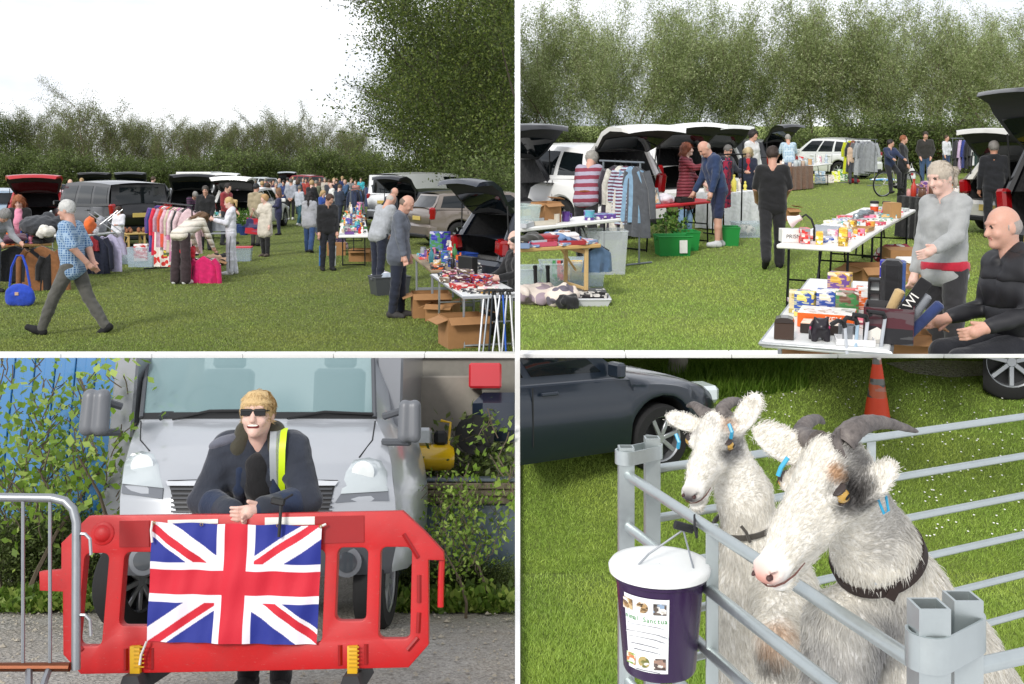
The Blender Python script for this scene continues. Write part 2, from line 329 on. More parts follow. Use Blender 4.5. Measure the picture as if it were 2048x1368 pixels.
# ---------------------------------------------------------------- distance-field modelling (smooth bodies as one continuous surface)
class SDF:
    def __init__(s): s.p = []
    def cone(s, a, b, r1, r2=None, k=.03, m=0, sub=False): s.p.append(('c', Vector(a), Vector(b), r1, r1 if r2 is None else r2, k, m, sub)); return s
    def ell(s, c, r, rot=None, k=.02, m=0, sub=False): s.p.append(('e', Vector(c), rot if rot is not None else Matrix.Identity(3), Vector(r), 0, k, m, sub)); return s
    def chain(s, pts, rad, k=.03, m=0):
        for i in range(len(pts)-1): s.cone(pts[i], pts[i+1], rad[i], rad[i+1], k, m)
        return s
    def mesh(s, name, h, mats, noise=0.0, smooth_it=0, colfn=None):
        lo = np.array([1e9]*3); hi = -lo; bb = []
        for p in s.p:
            if p[0] == 'c':
                a, b = np.array(p[1]), np.array(p[2]); r = max(p[3], p[4]); l = np.minimum(a, b)-r; u = np.maximum(a, b)+r
            else:
                r = max(p[3]); c = np.array(p[1]); l = c-r; u = c+r
            bb.append((l, u))
            if not p[7]: lo = np.minimum(lo, l); hi = np.maximum(hi, u)
        lo -= 3*h+noise; hi += 3*h+noise
        n = np.ceil((hi-lo)/h).astype(int)+1
        f = np.full(n, .5, np.float32); ids = np.zeros(n, np.int8)
        ax = [lo[i]+h*np.arange(n[i]) for i in range(3)]
        for p, (l, u) in zip(s.p, bb):
            k = max(p[5], 1e-4); mg = k+2.5*h+noise
            i0 = np.clip(np.floor((l-mg-lo)/h).astype(int), 0, n); i1 = np.clip(np.ceil((u+mg-lo)/h).astype(int)+1, 0, n)
            if (i1 <= i0).any(): continue
            sl_ = tuple(slice(i0[i], i1[i]) for i in range(3))
            X, Y, Z = np.meshgrid(*(ax[i][sl_[i]] for i in range(3)), indexing='ij')
            if p[0] == 'c':
                a, b = p[1], p[2]; ba = b-a; L2 = max(ba.dot(ba), 1e-9)
                qx, qy, qz = X-a.x, Y-a.y, Z-a.z; t = np.clip((qx*ba.x+qy*ba.y+qz*ba.z)/L2, 0, 1)
                d = np.sqrt((qx-t*ba.x)**2+(qy-t*ba.y)**2+(qz-t*ba.z)**2)-(p[3]+(p[4]-p[3])*t)
            else:
                c, ro, r = p[1], p[2], p[3]; qx, qy, qz = X-c.x, Y-c.y, Z-c.z; q = []
                for j in range(3): e = ro.col[j]; q.append((qx*e[0]+qy*e[1]+qz*e[2])/r[j])
                q2 = np.sqrt(q[0]**2+q[1]**2+q[2]**2); g = np.sqrt((q[0]/r[0])**2+(q[1]/r[1])**2+(q[2]/r[2])**2); d = q2*(q2-1)/np.maximum(g, 1e-6)
            fo = f[sl_]
            if p[7]:
                hh = np.clip(.5-.5*(fo+d)/k, 0, 1); f[sl_] = fo*(1-hh)-d*hh+k*hh*(1-hh)
            else:
                io = ids[sl_]; io[d < fo] = p[6]; ids[sl_] = io
                hh = np.clip(.5+.5*(fo-d)/k, 0, 1); f[sl_] = fo*(1-hh)+d*hh-k*hh*(1-hh)
        if noise:
            X, Y, Z = np.meshgrid(*ax, indexing='ij')
            f += noise*(np.sin(X*23+3*np.sin(Z*14))*np.sin(Z*27+2*np.sin(Y*17))*np.cos(Y*19+2.2*np.sin(X*11+Z*9)))
        V, Q, vi = nets(f, lo, h, ids)
        return fast_mesh(name, V, Q, mats, vi[Q[:, 0]] if isinstance(mats, (list, tuple)) and len(mats) > 1 else None, True, colfn(V) if colfn else None)
def nets(f, o, h, ids):
    s = f < 0; nx, ny, nz = f.shape; cs = [(i, j, k) for i in (0, 1) for j in (0, 1) for k in (0, 1)]
    cnt = sum(s[i:nx-1+i, j:ny-1+j, k:nz-1+k].astype(np.int8) for i, j, k in cs); act = (cnt > 0) & (cnt < 8)
    I = np.argwhere(act); idx = np.full(act.shape, -1, np.int32); idx[act] = np.arange(len(I))
    pos = np.zeros((len(I), 3)); w = np.zeros(len(I))
    for a in cs:
        for d in range(3):
            if a[d]: continue
            b = list(a); b[d] = 1
            fa = f[I[:, 0]+a[0], I[:, 1]+a[1], I[:, 2]+a[2]]; fb = f[I[:, 0]+b[0], I[:, 1]+b[1], I[:, 2]+b[2]]
            m = (fa < 0) != (fb < 0); t = np.where(m, fa/np.where(fa == fb, 1, fa-fb), 0)
            P = np.tile(np.array(a, float), (len(I), 1)); P[:, d] += t; pos[m] += P[m]; w += m
    pos /= w[:, None]; V = o+(I+pos)*h; vi = ids[I[:, 0], I[:, 1], I[:, 2]]; Q = []
    for d in range(3):
        e = [0, 0, 0]; e[d] = 1; a1, a2 = (d+1) % 3, (d+2) % 3
        sl0 = [slice(1, -1)]*3; sl1 = [slice(1, -1)]*3; sl0[d] = slice(0, -1); sl1[d] = slice(1, None)
        s0 = s[tuple(sl0)]; s1 = s[tuple(sl1)]; E = np.argwhere(s0 != s1)
        if len(E) == 0: continue
        ins = s0[E[:, 0], E[:, 1], E[:, 2]]; off = np.ones(3, int); off[d] = 0; E = E+off
        def cell(d1, d2): c = E.copy(); c[:, a1] += d1; c[:, a2] += d2; return idx[c[:, 0], c[:, 1], c[:, 2]]
        q = np.stack([cell(-1, -1), cell(0, -1), cell(0, 0), cell(-1, 0)], 1); q[~ins] = q[~ins][:, ::-1]; Q.append(q)
    return V, np.concatenate(Q), vi

def strands(me, n, mat, length, width, seed, crown, lift=.25, jit=.35):
    """fine hair blades grown over a hair mesh, combed away from the crown and down"""
    nv = len(me.vertices); co = np.zeros(nv*3, np.float32); me.vertices.foreach_get('co', co); co = co.reshape(-1, 3); no = np.zeros(nv*3, np.float32); me.vertices.foreach_get('normal', no); no = no.reshape(-1, 3)
    r = np.random.default_rng(seed); ix = r.integers(0, nv, n); p = co[ix]; nn = no[ix]; fl = p-np.array(crown); fl /= np.maximum(np.linalg.norm(fl, axis=1, keepdims=True), 1e-5); fl = fl*.6+np.array((0, 0, -.7))+r.normal(0, jit, (n, 3)); fl -= nn*np.sum(fl*nn, 1, keepdims=True); fl /= np.maximum(np.linalg.norm(fl, axis=1, keepdims=True), 1e-5)
    D = fl+nn*r.uniform(.02, lift, (n, 1)); L = length*r.uniform(.5, 1.3, (n, 1)); s = np.cross(D, nn); s /= np.maximum(np.linalg.norm(s, axis=1, keepdims=True), 1e-5); s *= width; p = p-nn*.003
    V = np.stack([p-s, p+s, p+D*L*.6+s*.7, p+D*L-np.array((0, 0, 1))*L*.15], 1).reshape(-1, 3); return fast_mesh('strands', V, np.arange(4*n).reshape(-1, 4), mat, None, True)
# ---------------------------------------------------------------- ground
def grass_mat(name, a, b, dry, sc=1.0):
    t = NT(name); v = t.co(scale=(sc, sc, sc)); n1 = t.noise(v, .55, 4); n2 = t.noise(v, 5, 6, .7); n3 = t.noise(v, 70, 4, .75)
    c = t.mix(t.ramp(n2, [(.3, (0, 0, 0)), (.7, (1, 1, 1))]), a, b)
    c = t.mix(t.ramp(n1, [(.52, (0, 0, 0)), (.72, (.7, .7, .7))]), c, dry)
    c = t.mix(t.ramp(n3, [(.35, (.45, .45, .45)), (.6, (1, 1, 1))]), (0, 0, 0), c, 'MULTIPLY') if False else t.mix(.55, c, t.ramp(n3, [(.35, tuple(x*.45 for x in a)), (.65, tuple(min(1, x*1.25) for x in b))]))
    t.base(c); t.set(Roughness=.95); t.bump(t.math('ADD', n3, n2), .9, .05); return t.m
G_TL = grass_mat('field_grass_deep', (.105, .145, .024), (.185, .225, .044), (.20, .20, .07))
G_TR = grass_mat('field_grass_bright', (.17, .235, .036), (.27, .34, .07), (.30, .31, .11))
G_BR = grass_mat('lawn_grass', (.15, .225, .03), (.25, .34, .06), (.32, .32, .12))
def gravel_mat():
    t = NT('gravel'); v = t.co(); vo = t.n.new('ShaderNodeTexVoronoi'); vo.inputs['Scale'].default_value = 32; t.l.new(v, vo.inputs['Vector'])
    n = t.noise(v, 1.6, 6, .65); n2 = t.noise(v, 60, 4)
    c = t.mix(vo.outputs['Color'], (.30, .28, .25), (.62, .59, .54)); c = t.mix(t.ramp(n, [(.4, (0, 0, 0)), (.68, (.8, .8, .8))]), c, (.38, .33, .26))
    c = t.mix(.35, c, t.ramp(n2, [(.4, (.10, .09, .08)), (.6, (.55, .52, .48))]))
    t.base(c); t.set(Roughness=.95); t.bump(t.math('ADD', vo.outputs['Distance'], n2), .9, .03); return t.m
GRAVEL = gravel_mat()
def sheet(name, st, mat, u0, u1, d0, d1, nx=24, ny=40, drop=0, amp=.0, sx=None):
    V = []; Fc = []
    for j in range(ny+1):
        d = d0*(d1/d0)**(j/ny)
        for i in range(nx+1):
            u = u0+(u1-u0)*i/nx; x = (u-U0)/F*d
            V.append((x, d, amp*math.sin(x*1.7+1.3*math.sin(d*.9))*math.sin(d*1.3) - drop))
    for j in range(ny):
        for i in range(nx): a = j*(nx+1)+i; Fc.append((a, a+1, a+nx+2, a+nx+1))
    me = bpy.data.meshes.new(name); me.from_pydata(V, [], Fc); me.materials.append(mat); me.polygons.foreach_set('use_smooth', [True]*len(Fc))
    return struct(name, me, st.S)
D_TL = TL.g(500, 712).y; D_TR = TR.g(1500, 712).y
sheet('field_grass_west', TL, G_TL, -500, 1035, D_TL, 900)
sheet('field_grass_east', TR, G_TR, 1036, 2700, D_TR, 900)
sheet('lawn', BR, G_BR, 1036, 2700, 3.2, BR.g(1500, 1147).y, drop=0)
BB = Stage(-332, 4.70)                      # level lawn behind the pen, tilted up so the sun reaches it
sheet('lawn_tilted_to_sun', BB, G_BR, 1036, 2700, BB.g(1500, 1147).y, BB.g(1500, 708).y)
sheet('gravel_yard', BL, GRAVEL, -400, 1035, 3.0, 10.9, amp=.015)
# low retaining walls under the front of the raised fields, each topped by a white kerb standing in for the collage gutter
def kerb_run(st, u0, u1, v, depth, hpx=8):
    d = st.g(1000, v).y; a = st.g(u0, v); b = st.g(u1, v); s = st.sc(a); h = hpx/s
    return a, b, h
WALLM = M('card', '8b8880')
def white_kerb(name, st, u0, u1, label):
    a = st.g(u0, 716); b = st.g(u1, 716); h = 9/st.sc(a); n = max(4, int((b.x-a.x)/.9))
    t = thing(name, label, 'kerb', st.S @ Matrix.Translation((0, 0, 0)))
    w = (b.x-a.x)/n; W = M('plastic', 'f4f4f2', None, .6)
    me = MB().box((0, 0, 0), (w-.006, .14, h), .004).mesh('kerb_stone', W)
    for i in range(n): o = link('kerb_stone', me, t); o.location = (a.x+w*(i+.5), a.y+.07, h/2-.002)
    return t
white_kerb('white_kerb', TL, -60, 1031, 'white kerb for the collage gutter along the front edge of the left field above the gravel yard')
white_kerb('white_kerb', TR, 1040, 2100, 'white kerb for the collage gutter along the front edge of the right field above the goat pen')
def ret_wall(name, st, u0, u1, dep, label):
    a = st.g(u0, 716); b = st.g(u1, 716)
    o = MB().box(((a.x+b.x)/2, a.y+.16, -dep/2-.02), (b.x-a.x, .2, dep), .01).ob(name, WALLM, None, mw=st.S); tag(o, label, 'wall')
ret_wall('retaining_wall', TL, -60, 1031, 2.6, 'grey rendered retaining wall behind the van and shrubs')
# white pole between the fields and kerb by the yard, standing in for the upright collage gutter
def pole():
    d = 8.4; r = 10.5/F*d; z1 = CZ+(V0+20)/F*d; p = MB().box(((1035.2-U0)/F*d, d, (z1+.4)/2), (r, r, z1-.3), .003)
    p.ob('white_pole', M('plastic', 'f6f6f4', None, .6)); tag(bpy.data.objects['white_pole'], 'tall thin white pole for the collage gutter at the corner between the two fields', 'pole')
    t = thing('white_kerb', 'white kerb for the collage gutter between the gravel yard and the goat lawn', 'kerb', Matrix()); W = M('plastic', 'f4f4f2', None, .6)
    for i in range(9):
        d0 = 3.3+i*.57; d1 = d0+.565; x0, x1 = (1035.2-U0)/F*d0, (1035.2-U0)/F*d1; w = 5/F
        V = []
        for d_, x in ((d0, x0), (d1, x1)):
            zg = CZ-BR.H+max(0, (d_-6.8)*.381)
            for sx in (-1, 1):
                for z in (zg-.9, zg+.07): V.append((x+sx*w*d_, d_, z))
        m = MB(); m.add(V, [(0, 1, 3, 2), (4, 6, 7, 5), (0, 4, 5, 1), (2, 3, 7, 6), (0, 2, 6, 4), (1, 5, 7, 3)]); m.ob('kerb_stone', W, t)
pole()
# ---------------------------------------------------------------- grass blades (uncountable: one object for each field)
def blades(name, st, mat, u0, u1, v0, v1, n, h0, h1, label, seed, extra=None):
    r = np.random.default_rng(seed); u = r.uniform(u0, u1, n); v = v0+(v1-v0)*r.uniform(0, 1, n)**.8
    th = st.th; I = np.array(st.I.to_3x3()); o = np.array(st.o)
    D = np.stack([(u-U0)/F, np.ones(n), -(v-V0)/F], 1) @ I.T; t = -o[2]/D[:, 2]; P = o+D*t[:, None]
    d = P[:, 1]; w = np.maximum(.0022, .00048*d)*r.uniform(.7, 1.3, n); h = r.uniform(h0, h1, n)*(1+.5*(r.uniform(0, 1, n) > .93))
    a = r.uniform(0, 6.283, n); lean = r.normal(0, .5, (n, 2))*h[:, None]
    L = np.stack([np.cos(a)*w, np.sin(a)*w, np.zeros(n)], 1)
    P[:, 2] -= .004; T = P.copy(); T[:, :2] += lean; T[:, 2] += h
    V = np.stack([P-L, P+L, T], 1).reshape(-1, 3); Q = np.arange(3*n).reshape(-1, 3)
    return tag(link(name, fast_mesh(name, V, Q, mat, None, False), None, st.S), label, 'grass', None, 'stuff')
blades('grass', TL, M('blade', '6f8630', '95a64c'), -250, 1031, 400, 709, 230000, .008, .026, 'short deep green grass of the left field', 1)
blades('grass', TR, M('blade', '8aab42', 'aec665'), 1042, 2350, 330, 709, 240000, .008, .026, 'short bright green grass of the right field', 2)
blades('grass', BR, M('blade', '86aa3c', 'aac85c'), 1046, 2400, 1147, 1400, 140000, .010, .034, 'short bright grass of the lawn around the goat pen', 3)
blades('grass', BB, M('blade', '86aa3c', 'aac85c'), 1046, 2400, 716, 1147, 240000, .009, .028, 'short bright grass of the lawn tilted up into the sun behind the goat pen', 4)
# ---------------------------------------------------------------- trees
def gen_tree(name, seed, h, spread, stems, leaf, nleaf, bark, leafmat, upright=.6, wid=.35, twig=.0, low=.1, dense=.25, br=1.0):
    rnd = random.Random(seed); tr = MB(); tips = []; lo_tw = []
    def branch(p, d, L, r, lev):
        n = 4 if lev < 2 else 3; pts = [p]; q = Vector(p); dd = Vector(d)
        for i in range(n):
            dd = (dd+Vector((rnd.gauss(0, .17), rnd.gauss(0, .17), rnd.gauss(0, .1)+.06*upright))).normalized(); q = q+dd*(L/n); pts.append(q.copy())
        rad = [max(r*(1-.75*i/n), .006) for i in range(n+1)]
        (tr if lev < 3 else tw).tube(pts, rad, 5 if lev == 0 else 3, cap=False)
        if lev >= 2: tips.extend(zip(pts[:-1], pts[1:]))
        if lev == 3: return
        nb = int((6, 6, 5)[lev]*br) if lev else int(rnd.randint(6, 8)*br)
        for i in range(nb):
            f = low+(1-low)*(i+rnd.random())/nb if lev == 0 else .2+.8*(i+rnd.random())/nb; k = min(int(f*n), n-1); b = pts[k].lerp(pts[k+1], f*n-k)
            az = rnd.uniform(0, 6.283); out = Vector((math.cos(az), math.sin(az), 0)); nd = (dd*upright+out*spread*rnd.uniform(.5, 1.1)+Vector((0, 0, .25*upright))).normalized()
            branch(b, nd, L*rnd.uniform(.34, .58)*(1.15-.4*f if lev == 0 else 1), r*.42, lev+1)
    tw = MB()
    for s in range(stems):
        az = s*6.283/stems+rnd.random(); rr = (.0 if stems == 1 else .35*rnd.random()+.15)
        branch(Vector((rr*math.cos(az), rr*math.sin(az), -.1)), Vector((math.cos(az)*.28*(stems > 1), math.sin(az)*.28*(stems > 1), 1)), h*rnd.uniform(.62, .82), .03*h**.7*.55, 0)
    r = np.random.default_rng(seed); A = np.array([list(a)+list(b) for a, b in tips]); k = r.integers(0, len(A), nleaf); f = r.uniform(0, 1, (nleaf, 1))
    P = A[k, :3]*(1-f)+A[k, 3:]*f; T = A[k, 3:]-A[k, :3]; T /= np.maximum(np.linalg.norm(T, axis=1, keepdims=True), 1e-6)
    P = P+r.normal(0, dense, (nleaf, 3))*np.array([1, 1, .8]); P[:, 2] = np.maximum(P[:, 2], .05+.2*r.random(nleaf))
    D = T*.6+r.normal(0, .75, (nleaf, 3)); D[:, 2] -= .1; D /= np.linalg.norm(D, axis=1, keepdims=True)
    S = np.cross(D, r.normal(0, 1, (nleaf, 3))); S /= np.maximum(np.linalg.norm(S, axis=1, keepdims=True), 1e-6)
    l = (leaf*r.uniform(.6, 1.3, nleaf))[:, None]; w = l*wid
    V = np.stack([P, P+D*l*.5+S*w*.5, P+D*l, P+D*l*.5-S*w*.5], 1).reshape(-1, 3)
    crown = fast_mesh(name+'_crown', V, np.arange(4*nleaf).reshape(-1, 4), leafmat, None, False)
    return tr.mesh(name+'_trunk', bark, 60), tw.mesh(name+'_twig', bark, 60), crown
TREES = {}
BK = M('bark', '6f6353'); BKD = M('bark', '4a4238')
for i in range(3):
    TREES['scrub%d' % i] = gen_tree('scrub', 10+i, 7.5, .85, 4, .115, 15000, BK, M('leaf', '68733f', '909a62'), .8, .4, 0, .06, .22)
    TREES['willow%d' % i] = gen_tree('willow', 20+i, 9.5, .66, 5, .15, 24000, BK, M('leaf', '93a463', 'ccd4a6'), 1.0, .26, 0, .05, .24)
    TREES['leafy%d' % i] = gen_tree('leafy', 30+i, 7.5, .95, 3, .085, 26000, BKD, M('leaf', '4f6127', '7d8a40'), .65, .55, 0, .04, .26)
for i in range(2):
    TREES['hedge%d' % i] = gen_tree('hedge', 40+i, 3.0, 1.1, 5, .13, 6500, BKD, M('leaf', '5c6e34', '86945a'), .5, .5, 0, .02, .3)
    TREES['shrub%d' % i] = gen_tree('shrub', 50+i, 2.4, .7, 3, .085, 620, BK, M('leaf', '84a63c', 'bcd070'), .9, .62, 0, .1, .12, .62)
def tree(kind, st, p, s, yaw, label, name='tree', cat='tree', group=None, sz=1.0, clipk=None, world_up=True):
    tr, tw, cr = TREES[kind]; m = (st.up(p, yaw) if world_up else st.m(p, yaw)) @ Matrix.Diagonal((s, s, s*sz, 1))
    t = thing(name, label, cat, m, group)
    a = link('trunk', tr, t); b = link('twigs', tw, t); c = link('crown', cr, t); c['kind'] = 'stuff'; b['kind'] = 'stuff'
    if clipk: clip(t, **clipk)
    return t
def tree_rows():
    rnd = random.Random(5)
    # left field: scrub along the far end, then tall leafy trees down the right side
    us = [8, 60, 118, 178, 232, 292, 352, 402, 452, 508, 562, 612, 664, 706, 742]
    tops = [140, 200, 215, 172, 205, 225, 235, 228, 232, 215, 240, 238, 250, 245, 270]
    for i, (u, tv) in enumerate(zip(us, tops)):
        d = 104+rnd.uniform(-5, 5); p = TL.at(u, 340, d); p.z = 0; s = (2.1+(340-tv)/F*d)/8.2
        tree(['scrub%d' % (i % 3), 'leafy%d' % (i % 3)][i == 0], TL, p, s*rnd.uniform(.95, 1.08), rnd.uniform(0, 360), '%s tree from the left in the far hedge of the left field' % ORD[i], 'hedge_tree', 'tree', 'far hedge trees of the left field')
    for i in range(12):
        u = 20+i*62; d = 116; p = TL.at(u, 340, d); p.z = 0
        tree('scrub%d' % (i % 3), TL, p, rnd.uniform(1.05, 1.25), rnd.uniform(0, 360), '%s twiggy tree from the left, half hidden behind the far hedge' % ORD[i], 'hedge_tree', 'tree', 'second row of the far hedge')
    for i in range(17):
        u = -10+i*50; d = rnd.uniform(94, 97); p = TL.at(u, 340, d); p.z = 0
        tree('hedge%d' % (i % 2), TL, p, rnd.uniform(1.2, 1.6), rnd.uniform(0, 360), '%s dark bramble from the left under the far hedge of the left field' % ORD[i], 'bramble_bush', 'bush', 'brambles of the left field')
    for i, (u, d, s) in enumerate([(1000, 44, 1.45), (950, 47, 1.5), (900, 52, 1.5), (878, 57, 1.35), (848, 62, 1.15), (1022, 38, 1.35), (975, 50, 1.6), (925, 54, 1.6), (905, 60, 1.5), (1015, 47, 1.6)]):
        p = TL.at(u, 340, d); p.z = 0
        tree('leafy%d' % (i % 3), TL, p, s*1.08, 60*i+20, ['tall green tree', 'bushy green tree', 'spreading green tree', 'green tree partly behind others', 'lowest and farthest green tree', 'nearest dark green tree', 'dense second-row tree', 'broad second-row tree', 'far second-row tree', 'tallest second-row tree'][i]+' on the right side of the left field', 'field_tree', 'tree', 'green trees right of the left field', clipk={'umax': 1030})
    for i, (u, d) in enumerate([(1000, 40), (960, 43), (1022, 35), (915, 47), (880, 51), (845, 55)]):
        p = TL.at(u, 340, d); p.z = 0
        tree('hedge%d' % (i % 2), TL, p, 1.1, 70*i, 'dark green bush under the tall right-hand trees, %s from the front' % ORD[[1, 2, 0, 3, 4, 5][i]], 'hedge_bush', 'bush', 'bushes under the trees of the left field', clipk={'umax': 1030})
    # right field: pale willows the whole width, in two rows
    for i in range(24):
        b = i % 2; u = 1030+i*46+rnd.uniform(-15, 15); d = (46 if b else 51)+rnd.uniform(-2, 2); p = TR.at(u, 248, d); p.z = 0
        tree('willow%d' % (i % 3), TR, p, rnd.uniform(.70, .87), rnd.uniform(0, 360), '%s pale willow from the left in the %s row behind the right field' % (ORD[i//2], 'front' if b else 'back'), 'willow_tree', 'tree', 'willows of the right field', clipk={'umin': 1040} if i < 5 else None)
    for i in range(16):
        u = 1030+i*70+rnd.uniform(-15, 15); d = 41+rnd.uniform(-1.5, 1.5); p = TR.at(u, 248, d); p.z = 0
        tree('hedge%d' % (i % 2), TR, p, rnd.uniform(.55, .95), rnd.uniform(0, 360), '%s green bramble from the left at the foot of the willows' % ORD[i], 'bramble_bush', 'bush', 'brambles of the right field', clipk={'umin': 1040} if i < 2 else None)
tree_rows()
# ---------------------------------------------------------------- people
SK = {'a': 'd8b29e', 'b': 'cc9f8b', 'c': 'b9876f', 'p': 'dfbaab'}
def V3(*a): return Vector(a)
def person(st, u, vf, vh, face, label, top, bottom, hair=('short', '5a4636'), shoe='1d1c1e', skin='b', h=None, pos=None, lean=0, hp=0, hy=0, aL=(4, 9, 12, 0), aR=(4, 9, 12, 0),
           lL=(3, 4), lR=(-3, 4), fat=1.0, sleeve=1.0, topn='jacket', botn='trousers', tlen=0.0, blen=1.0, wide=0.0, hood=False, seat=None, fine=1.0, extra=None, clipk=None, twist=0, up=True, ck=None, puff=0.0):
    p = pos if pos is not None else st.g(u, vf); s = st.sc(p)
    if h is None: h = max(1.05, min(1.92, (vf-vh)/s))
    k = h/1.75; yaw = 180+face; sw = .88 if hair[0] in ('long', 'bob', 'pony', 'curly') else 1.0
    t = thing('person', label, 'person', st.up(p, yaw) if up else st.m(p, yaw))
    near = s > 62; vox = max(.0085, min(.024, 1.45/s))*fine
    W = lambda x, y, z: V3(x*k, y*k, z*k)
    J = {}
    def leg(sd, fl, kn):
        hip = V3(sd*.09, 0, .92); a = R(fl); b = R(fl-kn)
        d1 = V3(sd*.02, math.sin(a), -math.cos(a)); d2 = V3(0, math.sin(b), -math.cos(b))
        knee = hip+d1*.42; ank = knee+d2*.415; return hip, knee, ank, b
    LL = leg(-1, *lL); LR = leg(1, *lR); dz = .085-min(LL[2].z, LR[2].z) if seat is None else seat/k-.92+.10
    off = V3(0, 0, dz); RX = Matrix.Rotation(R(-lean), 3, 'X'); TW = Matrix.Rotation(R(twist), 3, 'Z')
    pel = V3(0, 0, .94)
    def ub(x, y, z): return (pel+RX @ (TW @ V3(x, y, z-.94))+off)*k      # upper body point in rest coordinates
    LL = [(q+off)*k for q in LL[:3]]+[LL[3]]; LR = [(q+off)*k for q in LR[:3]]+[LR[3]]
    HM = RX @ TW @ Matrix.Rotation(R(hy), 3, 'Z') @ Matrix.Rotation(R(-hp), 3, 'X')
    nb = ub(0, -.01, 1.47); hc = nb+(RX @ TW @ V3(0, .012, .05) + HM @ V3(0, .018, .105))*k
    kh = k*.95; hd = lambda x, y, z: hc+HM @ V3(x, y, z)*kh
    def arm(sd, fl, ab, el, inw):
        sh = ub(sd*.170*sw, -.005, 1.41); a = R(fl); b = R(ab); c = R(fl+el)
        d1 = V3(sd*math.sin(b), math.sin(a)*math.cos(b), -math.cos(a)*math.cos(b)); d2 = V3(sd*(math.sin(b)*.4-inw), math.sin(c), -math.cos(c)).normalized()
        e = sh+d1*.285*k; w = e+d2*.25*k; return sh, e, w, d2
    AL = arm(-1, *aL); AR = arm(1, *aR); r = lambda x: x*k
    def torso(S, g, z0=.92, m=0, z1=1.42):
        for sd in (-1, 1):
            P = [ub(sd*.070, 0, z0), ub(sd*.068*sw, .006*fat, 1.10), ub(sd*.080*sw, .010, 1.29), ub(sd*.10*sw, 0, 1.385)]
            S.chain(P, [r(.102*fat+g), r(.092*fat+g), r(.097*(.5+.5*fat)+g), r(.072+g)], r(.05), m); S.cone(P[3], ub(sd*.155*sw, -.005, 1.405), r(.064+g), r(.054+g), r(.04), m)
        if fat > 1.08: S.ell(ub(0, .07, 1.08), (r(.13*fat), r(.10*fat), r(.15)), RX, r(.05), m)
    def legs(S, g, e=1.0, m=0, wd=0.0):
        for hip, knee, ank, b in (LL, LR):
            S.cone(hip, knee, r(.088*(.4+.6*fat)+g), r(.06+g+wd*.5), r(.03), m)
            q = knee.lerp(ank, e); S.cone(knee, knee.lerp(ank, min(e, .45)), r(.06+g+wd*.5), r(.058+g+wd*.7), r(.02), m)
            if e > .45: S.cone(knee.lerp(ank, .45), q, r(.058+g+wd*.7), r(.04+g*1.5+wd), r(.02), m)
    def arms(S, g, e=1.0, m=0):
        for sh, el, w, d2 in (AL, AR):
            if e <= .5: S.cone(sh, sh.lerp(el, e*2), r(.055+g), r(.05+g*1.4), r(.035), m)
            else: S.cone(sh, el, r(.055+g), r(.045+g), r(.035), m); S.cone(el, el.lerp(w, (e-.5)*2), r(.045+g), r(.033+g), r(.02), m)
    def hands(S, m=0):
        for sd, (sh, el, w, d2) in ((-1, AL), (1, AR)):
            side = V3(sd, 0, 0); ax = (d2.cross(side)).normalized() if abs(d2.cross(side).length) > .1 else V3(0, 1, 0); c1 = w+d2*.05*k
            S.cone(w, c1+d2*.03*k, r(.026), r(.036), r(.02), m)
            if near and s > 100:
                pl = d2.cross(ax).normalized()
                for i in range(4):
                    q = c1+d2*.035*k+ax*(i-1.5)*.019*k; q2 = q+(d2*.045+pl*sd*-.012)*k; S.cone(q, q2, r(.0105), r(.0095), r(.006), m); S.cone(q2, q2+(d2*.022+pl*sd*-.03)*k, r(.0095), r(.008), r(.004), m)
                S.cone(c1-d2*.03*k+ax*.028*k, c1+d2*.03*k+ax*.055*k, r(.013), r(.010), r(.008), m)
            else:
                S.cone(c1+d2*.02*k, c1+d2*.10*k, r(.036), r(.024), r(.015), m); S.cone(c1, c1+d2*.05*k+ax*.05*k, r(.014), r(.012), r(.01), m)
    def head(S):
        S.cone(ub(0, -.005, 1.42), hd(0, -.02, -.06), r(.062), r(.056), r(.03)); S.ell(hd(0, -.008, .02), (r(.077), r(.096), r(.10)), HM, r(.03)); S.ell(hd(0, .022, -.045), (r(.062), r(.072), r(.075)), HM, r(.03))
        S.cone(hd(0, .078, -.098), hd(0, .07, -.10), r(.026), r(.026), r(.025))
        S.cone(hd(0, .092, .01), hd(0, .112, -.03), r(.011), r(.016), r(.012)); S.ell(hd(0, .082, .035), (r(.05), r(.016), r(.014)), HM, r(.012))
        for sd in (-1, 1):
            S.ell(hd(sd*.078, -.012, -.012), (r(.012), r(.022), r(.034)), HM, r(.006)); S.ell(hd(sd*.042, .074, -.035), (r(.02), r(.016), r(.02)), HM, r(.02))
            if near: S.ell(hd(sd*.031, .089, .012), (r(.013), r(.007), r(.006)), HM, r(.002), 1)
        if near: S.ell(hd(0, .093, -.063), (r(.024), r(.008), r(.0055)), HM, r(.003), 2)
    def feet(S, m, which=(0, 1), g=0.0):
        for i in which:
            hip, knee, ank, b = (LL, LR)[i]; sd = (-1, 1)[i]; bb = max(b, -.9) if seat is None else b; f = V3(sd*.12, math.cos(bb), math.sin(bb)).normalized(); dn = V3(0, math.sin(bb), -math.cos(bb))
            heel = ank+(dn*.045-f*.03)*k; toe = ank+(dn*.05+f*.16)*k; S.cone(heel, heel.lerp(toe, .55), r(.036+g), r(.037+g), r(.02), m); S.cone(heel.lerp(toe, .5), toe, r(.036+g), r(.029+g), r(.02), m); S.cone(ank, heel, r(.036+g), r(.034+g), r(.02), m)
